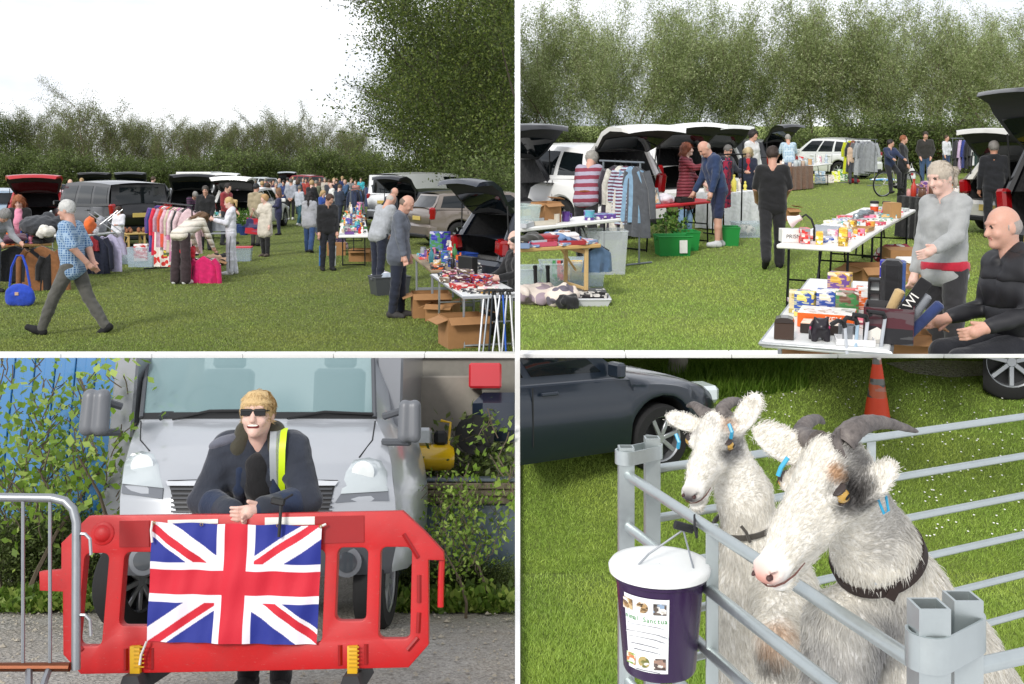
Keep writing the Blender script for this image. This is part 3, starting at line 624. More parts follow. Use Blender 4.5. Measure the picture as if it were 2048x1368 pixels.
    def hairs(S, m=0):
        st_ = hair[0]
        if st_ in ('short', 'long', 'bob', 'pony', 'curly', 'cap', 'white'):
            g = .011 if st_ in ('short', 'pony', 'cap', 'white') else .021
            S.ell(hd(0, -.014, .024), (r(.076+g), r(.092+g), r(.094+g)), HM, r(.02), m)
            if st_ == 'cap': S.cone(hd(-.03, .10, .05), hd(-.03, .165, .035), r(.012), r(.008), r(.03), m); S.cone(hd(.03, .10, .05), hd(.03, .165, .035), r(.012), r(.008), r(.03), m)
            if st_ in ('long', 'bob'):
                L = .24 if st_ == 'long' else .10
                for sd in (-1, 0, 1): S.cone(hd(sd*.065, -.05-.03*(sd == 0), .02), hd(sd*.085, -.055-.045*(sd == 0), -.08), r(.05), r(.045), r(.03), m); S.cone(hd(sd*.085, -.055-.045*(sd == 0), -.08), hd(sd*.08, -.06-.05*(sd == 0), -.08-L), r(.045), r(.03), r(.02), m)
            if st_ == 'pony': S.cone(hd(0, -.11, .02), hd(0, -.16, -.01), r(.03), r(.04), r(.01), m); S.cone(hd(0, -.16, -.01), hd(0, -.15, -.12), r(.035), r(.02), r(.02), m)
            z = {'cap': .045}.get(st_, .0)
            S.ell(hd(0, .125, -.055+z), (r(.075), r(.085), r(.105)), HM, r(.012), m, True)
            if st_ in ('short', 'pony', 'cap', 'white'): S.ell(hd(0, .03, -.13+z*.5), (r(.16), r(.125), r(.10)), HM, r(.012), m, True)
        elif st_ == 'bald':
            S.ell(hd(0, -.014, -.004), (r(.0805), r(.0995), r(.08)), HM, r(.01), m); S.ell(hd(0, .135, .0), (r(.14), r(.13), r(.2)), HM, r(.008), m, True); S.ell(hd(0, -.02, .125), (r(.14), r(.16), r(.085)), HM, r(.008), m, True); S.ell(hd(0, .03, -.14), (r(.14), r(.13), r(.085)), HM, r(.008), m, True)
    sm = M('skin', SK[skin]); mats = [sm, M('rubber', '2a211d'), M('skin', 'a8625a')]
    bm_, tm = (M('fabric', bottom) if isinstance(bottom, str) else bottom), (M('fabric', top) if isinstance(top, str) else top); hm = M('hair', hair[1]); shm = M('rubber', shoe)
    S = SDF()
    if near:
        torso(S, 0); legs(S, 0); arms(S, 0); hands(S); head(S); feet(S, 0)
        link('body', S.mesh('body', vox, mats), t)
        G = SDF(); g = .015+puff; torso(G, g, .895-tlen*.25)
        if tlen > .15:
            for sd in (-1, 1):
                a = (LL, LR)[sd > 0]; G.cone(ub(sd*.06, 0, .95), (a[0].lerp(a[1], tlen)+ub(0, 0, .94-.42*tlen)*0), r(.12*fat+g), r(.105+g+.02), r(.08))
            G.cone(ub(0, 0, .95), (LL[0].lerp(LL[1], tlen)).lerp(LR[0].lerp(LR[1], tlen), .5), r(.12*fat+g), r(.11+g+.02), r(.05))
        arms(G, g*.9, sleeve*.98)
        if hood or topn in ('jacket', 'coat', 'hoodie', 'sweatshirt', 'gilet'):
            G.cone(ub(-.045, -.035, 1.46), ub(.045, -.035, 1.46), r(.05 if not hood else .07), r(.05 if not hood else .07), r(.04))
            for sd in (-1, 1): G.cone(ub(sd*.05, -.03, 1.46), ub(sd*.04, .06, 1.43), r(.03), r(.024), r(.03))
        link(topn, G.mesh(topn, vox, tm, .005*k), t)
        G = SDF(); legs(G, .012, blen, 0, wide)
        for sd in (-1, 1): G.cone((V3(sd*.06, 0, .95)+off)*k, (V3(sd*.07, 0, .9)+off)*k, r(.090*fat), r(.097*fat), r(.04))
        link(botn, G.mesh(botn, vox, bm_, .005*k), t)
        for i in (0, 1):
            G = SDF(); feet(G, 0, (i,), .011); link('shoe', G.mesh('shoe', vox*.8, shm), t)
        if hair[0] != 'none':
            G = SDF(); hairs(G)
            if any(not q[7] for q in G.p):
                hme = G.mesh('hair', vox*.85, hm, .005*k if hair[0] not in ('cap', 'bald') else 0); ho = link('cap' if hair[0] == 'cap' else 'hair', hme, t)
                if hair[0] not in ('cap',):
                    q = link('strands', strands(hme, int(min(6000, 500+s*s*.035)), hm, {'bald': .012, 'long': .07, 'bob': .06, 'curly': .035}.get(hair[0], .032)*k, max(.0012, .28/s), int(u+vf), hd(0, -.03, .13), .5 if hair[0] == 'curly' else .25), ho); q['kind'] = 'stuff'
    else:
        mats = mats+[tm, bm_, hm, shm]
        S = SDF(); legs(S, .01, blen, 4, wide); torso(S, .02, .93, 3)
        if tlen > .15:
            S.cone(ub(0, 0, .95), (LL[0].lerp(LL[1], tlen)).lerp(LR[0].lerp(LR[1], tlen), .5), r(.14*fat), r(.15), r(.05), 3)
        if blen < .9:
            for a in (LL, LR): S.cone(a[1], a[2], r(.055), r(.04), r(.02), 0)
        arms(S, .012, sleeve, 3)
        if sleeve < .9:
            for a in (AL, AR): S.cone(a[1], a[2], r(.042), r(.033), r(.02), 0)
        hands(S, 0); head(S); feet(S, 6, (0, 1), .008)
        link('body', S.mesh('body', vox, mats), t)
        if hair[0] != 'none':
            G = SDF(); hairs(G); link('hair', G.mesh('hair', vox*.9, hm), t)
    J.update(hc=hc, hd=hd, AL=AL, AR=AR, LL=LL, LR=LR, ub=ub, k=k, near=near, vox=vox, s=s)
    if extra: extra(t, J)
    if clipk: clip(t, **clipk)
    return t
# ---------------------------------------------------------------- vehicles
TYRE = M('rubber', '1c1c1d'); DARK = M('plastic', '17181a', None, .6); TRIM = M('rubber', '26282b'); CGL = M('glass', '11171a'); RED = M('lamp', '8e0d13'); WHL = M('metal', 'b9bcc0')
WC = {}
def wheel_meshes(r, w=.2, spokes=7):
    def mk():
        ty = MB(); ty.x = Matrix.Rotation(R(90), 4, 'Y'); ty.lathe([(r*.66, -w/2), (r*.93, -w/2), (r, -w*.36), (r, w*.36), (r*.93, w/2), (r*.66, w/2)], 28, cap=False)
        rm = MB(); rm.x = Matrix.Rotation(R(90), 4, 'Y'); rm.lathe([(r*.68, -w*.48), (r*.63, -w*.42), (r*.60, -w*.1), (r*.60, w*.1), (r*.63, w*.42), (r*.68, w*.48)], 28, cap=False); rm.lathe([(.001, -w*.2), (r*.6, -w*.12), (r*.6, w*.12), (.001, w*.2)], 20, cap=False) if False else None
        for sd in (-1, 1):
            rm.lathe([(r*.13, sd*w*.30), (r*.12, sd*w*.40)], 12)
            for i in range(spokes):
                a = 2*math.pi*i/spokes; c, s_ = math.cos(a), math.sin(a)
                rm.box((c*r*.37, s_*r*.37, sd*w*.34), (r*.52, r*.13, w*.12), .006, Matrix.Rotation(a, 3, 'Z'))
        bk = MB(); bk.x = Matrix.Rotation(R(90), 4, 'Y'); bk.lathe([(r*.61, -w*.1), (r*.61, w*.1)], 20)
        return ty.mesh('tyre', TYRE, 50), rm.mesh('rim', WHL, 40), bk.mesh('brake_disc', DARK, 40)
    return shared(WC, (r, w, spokes), mk)
def wheel(t, loc, r=.31, w=.2, spokes=7):
    ty, rm, bk = wheel_meshes(r, w, spokes); a = link('wheel', ty, t); a.location = loc; link('rim', rm, a); link('brake_disc', bk, a); return a
def car(st, p, yaw, label, paint, kind='hatch', L=4.0, W=1.74, H=1.48, op=None, cat='car', level=False, glass=None, clipk=None, drop=0, panelvan=False, door=False, plate=None, group=None, wheels=True, inner=None, lightw=.16, sc=1.0):
    pm = M('paint', paint, None, 2.0) if paint not in ('f0f0ee', 'b01822') else M('paint', paint); gl = glass or CGL
    mw = (st.up(p, yaw) if level else st.m(p, yaw)) @ Matrix.Translation((0, 0, -drop)) @ Matrix.Scale(sc, 4); t = thing('panel_van' if panelvan else 'car', label, cat, mw, group)
    suv = kind in ('suv', 'van', 'mpv'); wr = .34 if suv else .31; belt = {'hatch': .93, 'suv': 1.04, 'mpv': 1.0, 'van': 1.12, 'estate': .92}[kind]
    yR, yF = L*.19, L*.80; hw = W/2; noseh = {'van': .95, 'suv': .86}.get(kind, .74)
    yf, rf = {'van': (L*.80, L*.70), 'mpv': (L*.76, L*.60)}.get(kind, (L*.70, L*.54)); yr = .10; rr = {'hatch': .42, 'suv': .34, 'mpv': .34, 'van': .10, 'estate': .45}[kind]
    wt = hw*(.74 if kind != 'van' else .86); wb = hw*.93
    def zt(y): return np.interp(y, [0, L*.3, yf, yf+.05, L-.35, L-.1, L], [belt+.05, belt, belt-.02, belt-.03, noseh+.03, noseh-.06, noseh-.22])
    def zb(y):
        z = .24
        for c in (yR, yF):
            q = (wr+.055)**2-(y-c)**2
            if q > 0: z = max(z, wr+math.sqrt(q))
        return z
    def wd(y): e = abs(2*y/L-1); return hw*(1-.13*e**6-(.10 if y > L-.05 else 0))
    ys = sorted(set([round(y, 3) for y in np.linspace(0, L, 26)]+[round(c+(wr+.056)*math.cos(a), 3) for c in (yR, yF) for a in np.linspace(0, math.pi, 11)]))
    V = []; n = 0
    for y in ys:
        w = wd(y); b = zb(y); tp = zt(y); h = tp-b
        half = [(.80*w, b), (.96*w, b+.015), (w*.995, b+.10*h+.02), (w, b+.5*h), (w*.99, b+.78*h), (w*.955, tp-.03), (w*.90, tp), (w*.45, tp+.03)]
        ring = [(-x, z) for x, z in half]+[(x, z) for x, z in half[::-1]]; n = len(ring); V += [(x, y, z) for x, z in ring]
    Fc = []; mi = []
    for i in range(len(ys)-1):
        for j in range(n):
            j2 = (j+1) % n; Fc.append((i*n+j, i*n+j2, (i+1)*n+j2, (i+1)*n+j)); mi.append(1 if j in (n-1, 0, n-2) else 0)
    Fc.append(tuple((len(ys)-1)*n+j for j in range(n))); mi.append(0)
    m = MB(); m.v = V; m.f = Fc; m.mi = mi; body = m.ob('body', [pm, DARK], t, 35)
    # cabin
    def C(a, b, sd, off=0.0):
        bb = b; y = (yr+a*(yf-yr))*(1-bb)+(rr+a*(rf-rr))*bb; z0 = zt(min(max(y, 0), L))-.01; zr = H-.05*(2*a-1)**2-(.06 if kind == 'hatch' else .02)*(1-a)
        x = wb*(1-bb)+wt*bb+.035*math.sin(math.pi*bb)*.8; return Vector((sd*(x+off), y, z0*(1-bb)+zr*bb))
    na, nb_ = 14, 6; V = []; Fc = []
    for i in range(na+1):
        a = i/na; row = [C(a, j/nb_, -1) for j in range(nb_+1)]; e = row[-1]
        roof = [Vector((e.x*q, e.y, e.z+.05*(1-q*q))) for q in (.85, .6, .3, 0)]; r2 = [Vector((-q.x, q.y, q.z)) for q in (row+roof[:-1])[::-1]]; V += row+roof+r2
    n = len(V)//(na+1)
    for i in range(na):
        for j in range(n-1): Fc.append((i*n+j, i*n+j+1, (i+1)*n+j+1, (i+1)*n+j))
    m = MB(); m.v = V; m.f = Fc; m.mi = [0]*len(Fc); cab = m.ob('roof', pm, t, 50)
    def pane(name, P, mat, parent=None):      # a curved strip of glass given as rows of points
        mm = MB(); k = len(P[0]); mm.v = [tuple(q) for r_ in P for q in r_]; mm.f = [(i*k+j, i*k+j+1, (i+1)*k+j+1, (i+1)*k+j) for i in range(len(P)-1) for j in range(k-1)]; mm.mi = [0]*len(mm.f); return mm.ob(name, mat, parent or t, 60)
    spans = {'hatch': [(.07, .33), (.37, .62), (.65, .93)], 'estate': [(.05, .30), (.34, .62), (.65, .93)], 'suv': [(.06, .30), (.34, .62), (.65, .93)], 'mpv': [(.05, .28), (.32, .58), (.62, .90)], 'van': [(.70, .94)] if panelvan else [(.04, .30), (.35, .62), (.68, .93)]}[kind]
    for sd in (-1, 1):
        for a0, a1 in spans:
            pane('side_window', [[C(a0+(a1-a0)*i/5, .12+.74*j/4, sd, .006) for j in range(5)] for i in range(6)], gl)
            if a0 > .3:
                for aa in (a0-.02,):
                    pane('door_seam', [[C(aa-.002, 0, sd, .004)+Vector((sd*.05, 0, -.02)), C(aa-.002, 0, sd, .004)+Vector((sd*.062, 0, -.55*belt))], [C(aa+.003, 0, sd, .004)+Vector((sd*.05, 0, -.02)), C(aa+.003, 0, sd, .004)+Vector((sd*.062, 0, -.55*belt))]], DARK)
                q = C(a0+.04, 0, sd); MB().box((sd*(hw+.006), q.y, belt-.10), (.03, .17, .03), .008).ob('door_handle', pm, t)
        MB().box((sd*(hw+.07), yf-.18, belt+.06), (.18, .09, .13), .03).ob('mirror', pm, t)
        lz = belt-.12; MB().box((sd*(hw*.835), .075, lz+.04), (lightw, .17, .34 if suv else .26), .05, Matrix.Rotation(R(-sd*8), 3, 'Z') @ Matrix.Rotation(R(sd*8), 3, 'Y')).ob('tail_light', RED, t)
        MB().box((sd*hw*.70, L-.12, noseh-.10), (.34, .20, .16), .05, Matrix.Rotation(R(-sd*14), 3, 'Z')).ob('headlight', M('lamp', 'c9d2d6'), t)
    ws = []
    for i in range(7):
        q = -1+2*i/6; ws.append([Vector((q*(wb*(1-b)+wt*b)*.93, (yf*(1-b)+rf*b)+.012+.06*(1-q*q), (zt(yf)*(1-b)+(H-.03)*b))) for b in (.02, .3, .65, .93)])
    pane('windscreen', ws, gl)
    # back: bumper, boot, tailgate
    MB().box((0, .09, .43), (hw*1.84, .30, .38), .11).ob('rear_bumper', pm, t); MB().box((0, -.04, .30), (hw*1.45, .14, .10), .04).ob('bumper_trim', DARK, t)
    lo = .62; z1 = H-.05; prof = [(rr, z1), (rr*.55+yr*.45+.0, belt+(z1-belt)*.5), (yr-.04, belt+.03), (-.02, belt-.12), (.0, lo+.05), (.03, lo)]
    wid = [wt*.98, (wt+wb)*.5*.97, wb*.97, wb*.94, wb*.88, wb*.80]
    if op is not None:
        ln = MB(); zi = H-.10; x0, x1 = wb*.86, wt*.92; dep = .95
        A = [(-x0, .06, lo), (x0, .06, lo), (x0, rr*.3+.06, belt), (x1, rr+.02, zi), (-x1, rr+.02, zi), (-x0, rr*.3+.06, belt)]; B = [(x, dep+.3*(z > 1.2), z) for x, y, z in A]
        ln.v = A+B; ln.f = [(i, i+6, (i+1) % 6+6, (i+1) % 6) for i in range(6)]+[(6, 7, 8, 9, 10, 11)]; ln.mi = [0]*7; ln.ob('boot_lining', inner or M('fabric', '1b1c1f'), t)
        for sd in (-1, 1): MB().tube([(sd*x0*1.04, .05, lo), (sd*x0*1.05, rr*.3+.04, belt), (sd*x1*1.05, rr, zi+.02)], [.07, .06, .05], 6).ob('boot_pillar', pm, t)
    def gate(inset, dy):
        G = []
        for (y, z), w in zip(prof, wid):
            G.append([Vector((q*(w-inset), y+dy-.05*(1-q*q), z-(inset if z < lo+.02 else 0)+(-.02-inset if z == z1 else 0))) for q in (-1, -.8, -.4, 0, .4, .8, 1)])
        return G
    gt = bpy.data.objects.new('tailgate', None); GM = MB(); o = gate(0, 0); i_ = gate(.03, .07); k = 7; nr = len(o)
    GM.v = [tuple(q) for r_ in o for q in r_]+[tuple(q) for r_ in i_ for q in r_]
    for r_ in range(nr-1):
        for j in range(k-1):
            GM.f.append((r_*k+j, r_*k+j+1, (r_+1)*k+j+1, (r_+1)*k+j)); GM.mi.append(0); GM.f.append((nr*k+r_*k+j+1, nr*k+r_*k+j, nr*k+(r_+1)*k+j, nr*k+(r_+1)*k+j+1)); GM.mi.append(1)
        for j in (0, k-1): GM.f.append((r_*k+j, (r_+1)*k+j, nr*k+(r_+1)*k+j, nr*k+r_*k+j)); GM.mi.append(0)
    for r_ in (0, nr-1):
        for j in range(k-1): GM.f.append((r_*k+j, r_*k+j+1, nr*k+r_*k+j+1, nr*k+r_*k+j)); GM.mi.append(0)
    bpy.data.objects.remove(gt); hinge = Vector((0, rr, z1)); GM.v = [tuple(Vector(q)-hinge) for q in GM.v]; g = GM.ob('tailgate', [pm, M('plastic', '2a2c2f', None, .7)], t, 35); g.location = hinge
    for dy, nm in ((-.012, 'rear_window'), (.085, 'rear_window')):
        rows = []
        for f in (.16, .5, .92):
            y = prof[0][0]*(1-f)+prof[2][0]*f; z = z1*(1-f)+(belt+.05)*f; w = (wid[0]*(1-f)+wid[2]*f)*.84
            yy = np.interp(z, [prof[2][1], prof[1][1], prof[0][1]], [prof[2][0], prof[1][0], prof[0][0]]); rows.append([Vector((q*w, yy+dy-.05*(1-q*q), z))-hinge for q in (-1, -.5, 0, .5, 1)])
        pane('rear_window', rows, gl, g)
    if op is None: MB().box(Vector((0, -.075, belt-.22))-hinge, (.52, .02, .115), .004).ob('number_plate', M('plastic', plate or 'c9b262', None, .5), g)
    else: MB().box((0, -.066, .50), (.52, .02, .115), .004).ob('number_plate', M('plastic', plate or 'c9b262', None, .5), t)
    if op is not None:
        op += 12
        g.rotation_euler = (R(-op), 0, 0)
        for sd in (-1, 1):
            e = Matrix.Rotation(R(-op), 3, 'X') @ (Vector((sd*wid[1], prof[1][0]+.06, prof[1][1]))-hinge)+hinge; MB().tube([(sd*wb*.9, .12+rr*.2, belt+.02), tuple(e)], .012, 6).ob('gas_strut', DARK, t)
    if wheels:
        for sd in (-1, 1):
            for y in (yR, yF): wheel(t, (sd*(hw-.12), y, wr), wr, .2)
    MB().box((0, L/2, .27), (hw*1.5, L*.86, .12), .03).ob('underbody', DARK, t)
    if clipk: clip(t, **clipk)
    return t
# ---------------------------------------------------------------- stall furniture and goods
rnd = random.Random(77)
PAL = [('c8332e', 'red'), ('2e4f9e', 'blue'), ('e9e6df', 'white'), ('1c1c20', 'black'), ('d9a23a', 'yellow'), ('3f7f47', 'green'), ('d98aa6', 'pink'), ('8a5a36', 'brown'), ('8e9298', 'grey'), ('e06a2a', 'orange'), ('6b4a8c', 'purple'), ('cdbf9f', 'cream'), ('56a7b5', 'turquoise')]
def table(st, uA, vA, uB, vB, w, h, label, style='plastic', top='eeeeea', leg='3a3d42', clipk=None, pts=None, thick=.045):
    """folding table whose near long edge runs between the ground points under two pixels"""
    a, b = pts if pts else (st.g(uA, vA), st.g(uB, vB)); d = (b-a); L = d.length; yaw = math.degrees(math.atan2(d.y, d.x)); mw = st.S @ Matrix.Translation(a) @ Matrix.Rotation(R(yaw), 4, 'Z')
    t = thing('table', label, 'table', mw); lm = M('metal', leg) if style != 'wood' else M('wood', leg)
    tm = {'plastic': M('plastic', top, None, .5), 'wood': M('wood', top), 'alu': M('plastic', top, None, .4), 'cloth': M('fabric', top)}[style]
    MB().box((L/2, w/2, h-thick/2), (L, w, thick), .012).ob('tabletop', tm, t)
    if style == 'alu': MB().tube([(0, 0, h-.02), (L, 0, h-.02), (L, w, h-.02), (0, w, h-.02)], .016, 6, closed=True).ob('edge_frame', M('metal', 'c4c8cb'), t)
    if style == 'cloth':
        for (x0, y0, x1, y1) in ((0, 0, L, 0), (L, 0, L, w), (L, w, 0, w), (0, w, 0, 0)):
            V = []; n = 16; Fc = []; dx, dy = x1-x0, y1-y0; l_ = math.hypot(dx, dy); nx, ny = dy/l_, -dx/l_
            for i in range(n+1):
                f = i/n; wv = .018*math.sin(f*22)+.012*math.sin(f*47)
                for z, o in ((h+.002, .002), (h*.6, .015+wv), (h*.04, .03+wv*1.6)): V.append((x0+dx*f+nx*o, y0+dy*f+ny*o, z))
            for i in range(n):
                for j in (0, 1): Fc.append((i*3+j, i*3+j+1, i*3+j+4, i*3+j+3))
            m = MB(); m.add(V, Fc); m.ob('cloth_drop', tm, t, 60)
    else:
        r = .014 if style != 'wood' else .02
        for x in (L*.12, L*.88):
            if style == 'wood':
                for y in (.06, w-.06): MB().box((x, y, h/2-.02), (.045, .03, h-.04), .004).ob('leg', lm, t)
                for z in (h*.22, h*.86): MB().box((x, w/2, z), (.03, w-.1, .045), .004).ob('crossbar', lm, t)
                e = L*.12 if x < L/2 else -L*.12; MB().tube([(x, w/2, h*.5), (x+e*1.4, w/2, h-.03)], .016, 4).ob('brace', lm, t)
            else:
                for y in (.07, w-.07): MB().tube([(x+(.06 if x < L/2 else -.06)*0, y, h-.03), (x, y, h*.45), (x+(-.03 if x < L/2 else .03), y, 0)], r, 7).ob('leg', lm, t)
                MB().tube([(x-(.03 if x < L/2 else -.03), .07, .03), (x-(.03 if x < L/2 else -.03), w-.07, .03)], r, 6).ob('crossbar', lm, t); MB().tube([(x, w/2, h*.45), (x+(.22 if x < L/2 else -.22), w/2, h-.04)], r*.8, 6).ob('brace', lm, t)
                MB().tube([(x, .07, h*.45), (x, w-.07, h*.45)], r*.8, 6).ob('crossbar', lm, t)
    if clipk: clip(t, **clipk)
    t['L'] = L; return t, mw, L, w, h
IC = {}
def item_mesh(kind, col, v=0):
    def mk():
        m = MB(); rr = random.Random(str(kind)+col+str(v)); c2 = rr.choice(PAL)[0]
        if kind == 'boxed_game': m.box((0, 0, .025), (.26, .19, .05), .003); return m.mesh(kind, M('print', col, c2))
        if kind == 'carton': m.box((0, 0, .085), (.13, .09, .17), .004); return m.mesh(kind, M('print', col, c2))
        if kind == 'book': m.box((0, 0, .016), (.15, .21, .032), .003); m.box((.004, 0, .016), (.148, .2, .026), .0); return m.mesh(kind, M('print', col, c2, .6))
        if kind == 'book_pile':
            for i in range(4): m.box((rr.uniform(-.01, .01), rr.uniform(-.01, .01), .016+i*.033), (.16, .22, .031), .003, Matrix.Rotation(rr.uniform(-.15, .15), 3, 'Z'))
            return m.mesh(kind, M('print', col, c2, .5))
        if kind == 'bottle': m.lathe([(.03, 0), (.034, .01), (.034, .13), (.014, .17), (.013, .2), (.016, .2), (.016, .22)], 12); return m.mesh(kind, M('plastic', col, None, .25), 40)
        if kind == 'jar': m.lathe([(.038, 0), (.043, .01), (.043, .085), (.036, .1), (.04, .1), (.04, .118)], 12); return m.mesh(kind, M('plastic', col, None, .25), 40)
        if kind == 'mug':
            m.lathe([(.035, 0), (.04, .006), (.04, .095), (.036, .095), (.034, .01)], 12, cap=False); m.tube([(.04, 0, .075), (.068, 0, .07), (.068, 0, .035), (.04, 0, .025)], .006, 5); return m.mesh(kind, M('plastic', col, None, .2), 40)
        if kind == 'ornament': m.lathe([(.035, 0), (.04, .012), (.018, .03), (.036, .07), (.03, .1), (.012, .115), (.022, .135), (.016, .16), (.002, .17)], 12); return m.mesh(kind, M('plastic', col, None, .25), 50)
        if kind == 'picture_frame':
            m.x = Matrix.Rotation(R(-14), 4, 'X')
            for x in (-.085, .085): m.box((x, 0, .12), (.022, .018, .24), .003)
            for z in (.011, .229): m.box((0, 0, z), (.15, .018, .022), .003)
            m.cur = 1; m.box((0, .004, .12), (.15, .006, .2)); m.cur = 0; m.x = Matrix.Rotation(R(25), 4, 'X'); m.box((0, .085, .09), (.03, .006, .2)); return m.mesh(kind, [M('wood', col), M('print', 'd9cdb4', c2)])
        if kind == 'folded_cloth':
            for i in range(3): m.box((0, 0, .018+i*.032), (.30-.01*i, .22, .034), .014)
            return m.mesh(kind, M('fabric', col), 60)
        if kind == 'toy':
            S = SDF(); S.ell((0, 0, .06), (.055, .045, .06)); S.ell((0, -.005, .145), (.042, .04, .04)); [S.ell((sx*.033, 0, .182), (.016, .01, .016)) for sx in (-1, 1)]; [S.cone((sx*.04, -.01, .09), (sx*.075, -.035, .06), .018, .015) for sx in (-1, 1)]; [S.cone((sx*.03, -.01, .02), (sx*.04, -.07, .018), .022, .02) for sx in (-1, 1)]
            return S.mesh(kind, .011, M('fabric', col))
        if kind == 'shoe_pair':
            S = SDF(); [S.cone((sx*.05, .08, .04), (sx*.05, -.08, .032), .036, .034).cone((sx*.05, .09, .04), (sx*.05, .09, .07), .035, .034) for sx in (-1, 1)]; return S.mesh(kind, .012, M('rubber', col))
        if kind == 'tin': m.lathe([(.055, 0), (.057, .004), (.057, .09), (.059, .092), (.059, .105)], 14); return m.mesh(kind, M('print', col, c2), 40)
        if kind == 'bag': S = SDF(); S.ell((0, 0, .11), (.13, .08, .12)); S.ell((.03, .01, .2), (.07, .05, .06)); return S.mesh(kind, .018, M('fabric', col), .02)
        if kind == 'tray':
            m.box((0, 0, .006), (.3, .2, .012)); [m.box((x, 0, .03), (.008, .2, .05)) for x in (-.15, .15)]; [m.box((0, y, .03), (.3, .008, .05)) for y in (-.1, .1)]; return m.mesh(kind, M('plastic', col))
    return shared(IC, (kind, col, v), mk)
CAT = {'boxed_game': 'box', 'carton': 'box', 'book': 'book', 'book_pile': 'books', 'shoe_pair': 'shoes', 'folded_cloth': 'clothes', 'picture_frame': 'frame', 'toy': 'toy'}
def put(kind, col, mw, label, s=1.0, v=0, group=None, clipk=None):
    o = link(kind, item_mesh(kind, col, v), None, mw @ Matrix.Scale(s, 4)); tag(o, label, CAT.get(kind, kind.split('_')[-1]), group)
    if clipk: clip(o, **clipk)
    return o
def clutter(T, n, seed, where, kinds, sc=1.0, x0=.03, x1=.97, y0=.08, y1=.92, cols=None, clipk=None, pal=None):
    t, mw, L, w, h = T; r = random.Random(seed); cq = [proj(mw @ Vector((x, y, h))) for x in (0, L) for y in (0, w)]; cu = sorted(q[0] for q in cq); cv = sorted(q[1] for q in cq); nx = max(1, int(math.sqrt(n*L*(x1-x0)/(w*(y1-y0)))+.5)); ny = max(1, math.ceil(n/nx)); k = 0
    for j in range(ny):
        for i in range(nx):
            if k >= n: break
            k += 1; kd = r.choice(kinds); c, cn = r.choice(pal or PAL); x = L*(x0+(x1-x0)*(i+.5+r.uniform(-.22, .22))/nx); y = w*(y0+(y1-y0)*(j+.5+r.uniform(-.22, .22))/ny)
            pq = proj(mw @ Vector((x, y, h)))
            put(kd, c, mw @ Matrix.Translation((x, y, h+.001)) @ Matrix.Rotation(r.uniform(-.5, .5), 4, 'Z'), '%s %s at the %s %s of %s' % (cn, kd.replace('_', ' '), ['back', 'middle', 'front'][max(0, min(2, int(3*(pq[1]-cv[0])/(cv[-1]-cv[0]+1e-6))))], ['left', 'centre', 'right'][max(0, min(2, int(3*(pq[0]-cu[0])/(cu[-1]-cu[0]+1e-6))))], where), sc*r.uniform(.8, 1.2), r.randint(0, 1), 'goods on '+where, clipk)
def lump(name, mw, size, mat, label, cat, seed=0, n=6, noise=.02, vox=.02, clipk=None, group=None):
    r = random.Random(seed); S = SDF(); x, y, z = size
    S.ell((0, 0, z*.35), (x*.42, y*.42, z*.38), None, .05)
    for i in range(n): a = r.uniform(0, 6.28); q = r.uniform(.15, .42); S.ell((x*q*math.cos(a), y*q*math.sin(a), z*r.uniform(.15, .6)), (x*r.uniform(.12, .25), y*r.uniform(.12, .25), z*r.uniform(.2, .4)), Matrix.Rotation(r.uniform(0, 3), 3, 'Z'), .03)
    o = link(name, S.mesh(name, vox, mat, noise), None, mw); tag(o, label, cat, group)
    if clipk: clip(o, **clipk)
    return o
def crate(st, p, yaw, size, mat, label, name='storage_box', cat='box', lid=None, clipk=None, notes=None, mw=None):
    x, y, z = size; k = .88; th = .012
    m = MB(); t = thing(name, label, cat, mw if mw is not None else st.m(p, yaw))
    for sx in (-1, 1): m.add([(sx*x*k/2, -y*k/2, 0), (sx*x*k/2, y*k/2, 0), (sx*x/2, y/2, z), (sx*x/2, -y/2, z), (sx*(x*k/2-th), -y*k/2, 0), (sx*(x*k/2-th), y*k/2, 0), (sx*(x/2-th), y/2, z), (sx*(x/2-th), -y/2, z)], [(0, 1, 2, 3), (4, 7, 6, 5), (3, 2, 6, 7)])
    for sy in (-1, 1): m.add([(-x*k/2, sy*y*k/2, 0), (x*k/2, sy*y*k/2, 0), (x/2, sy*y/2, z), (-x/2, sy*y/2, z), (-x*k/2, sy*(y*k/2-th), 0), (x*k/2, sy*(y*k/2-th), 0), (x/2, sy*(y/2-th), z), (-x/2, sy*(y/2-th), z)], [(0, 1, 2, 3), (4, 7, 6, 5), (3, 2, 6, 7)])
    m.box((0, 0, .012), (x*k, y*k, .016)); m.ob('walls', mat, t)
    MB().tube([(-x/2, -y/2, z), (x/2, -y/2, z), (x/2, y/2, z), (-x/2, y/2, z)], .013, 6, closed=True).ob('rim', mat, t)
    for sx in (-1, 1): MB().box((sx*x/2, 0, z-.04), (.03, y*.3, .035), .008).ob('handle', mat, t)
    if lid: MB().box((0, 0, z+.02), (x*1.03, y*1.03, .03), .01).ob('lid', M('plastic', lid, None, .5), t)
    for (nx, nz, w_, h_) in (notes or []): MB().box((nx, -y*(k+(1-k)*nz/z)/2-.008, nz), (w_, .003, h_), 0, Matrix.Rotation(R(-4), 3, 'X')).ob('paper_note', M('card', 'f2f2ee'), t)
    if clipk: clip(t, **clipk)
    return t
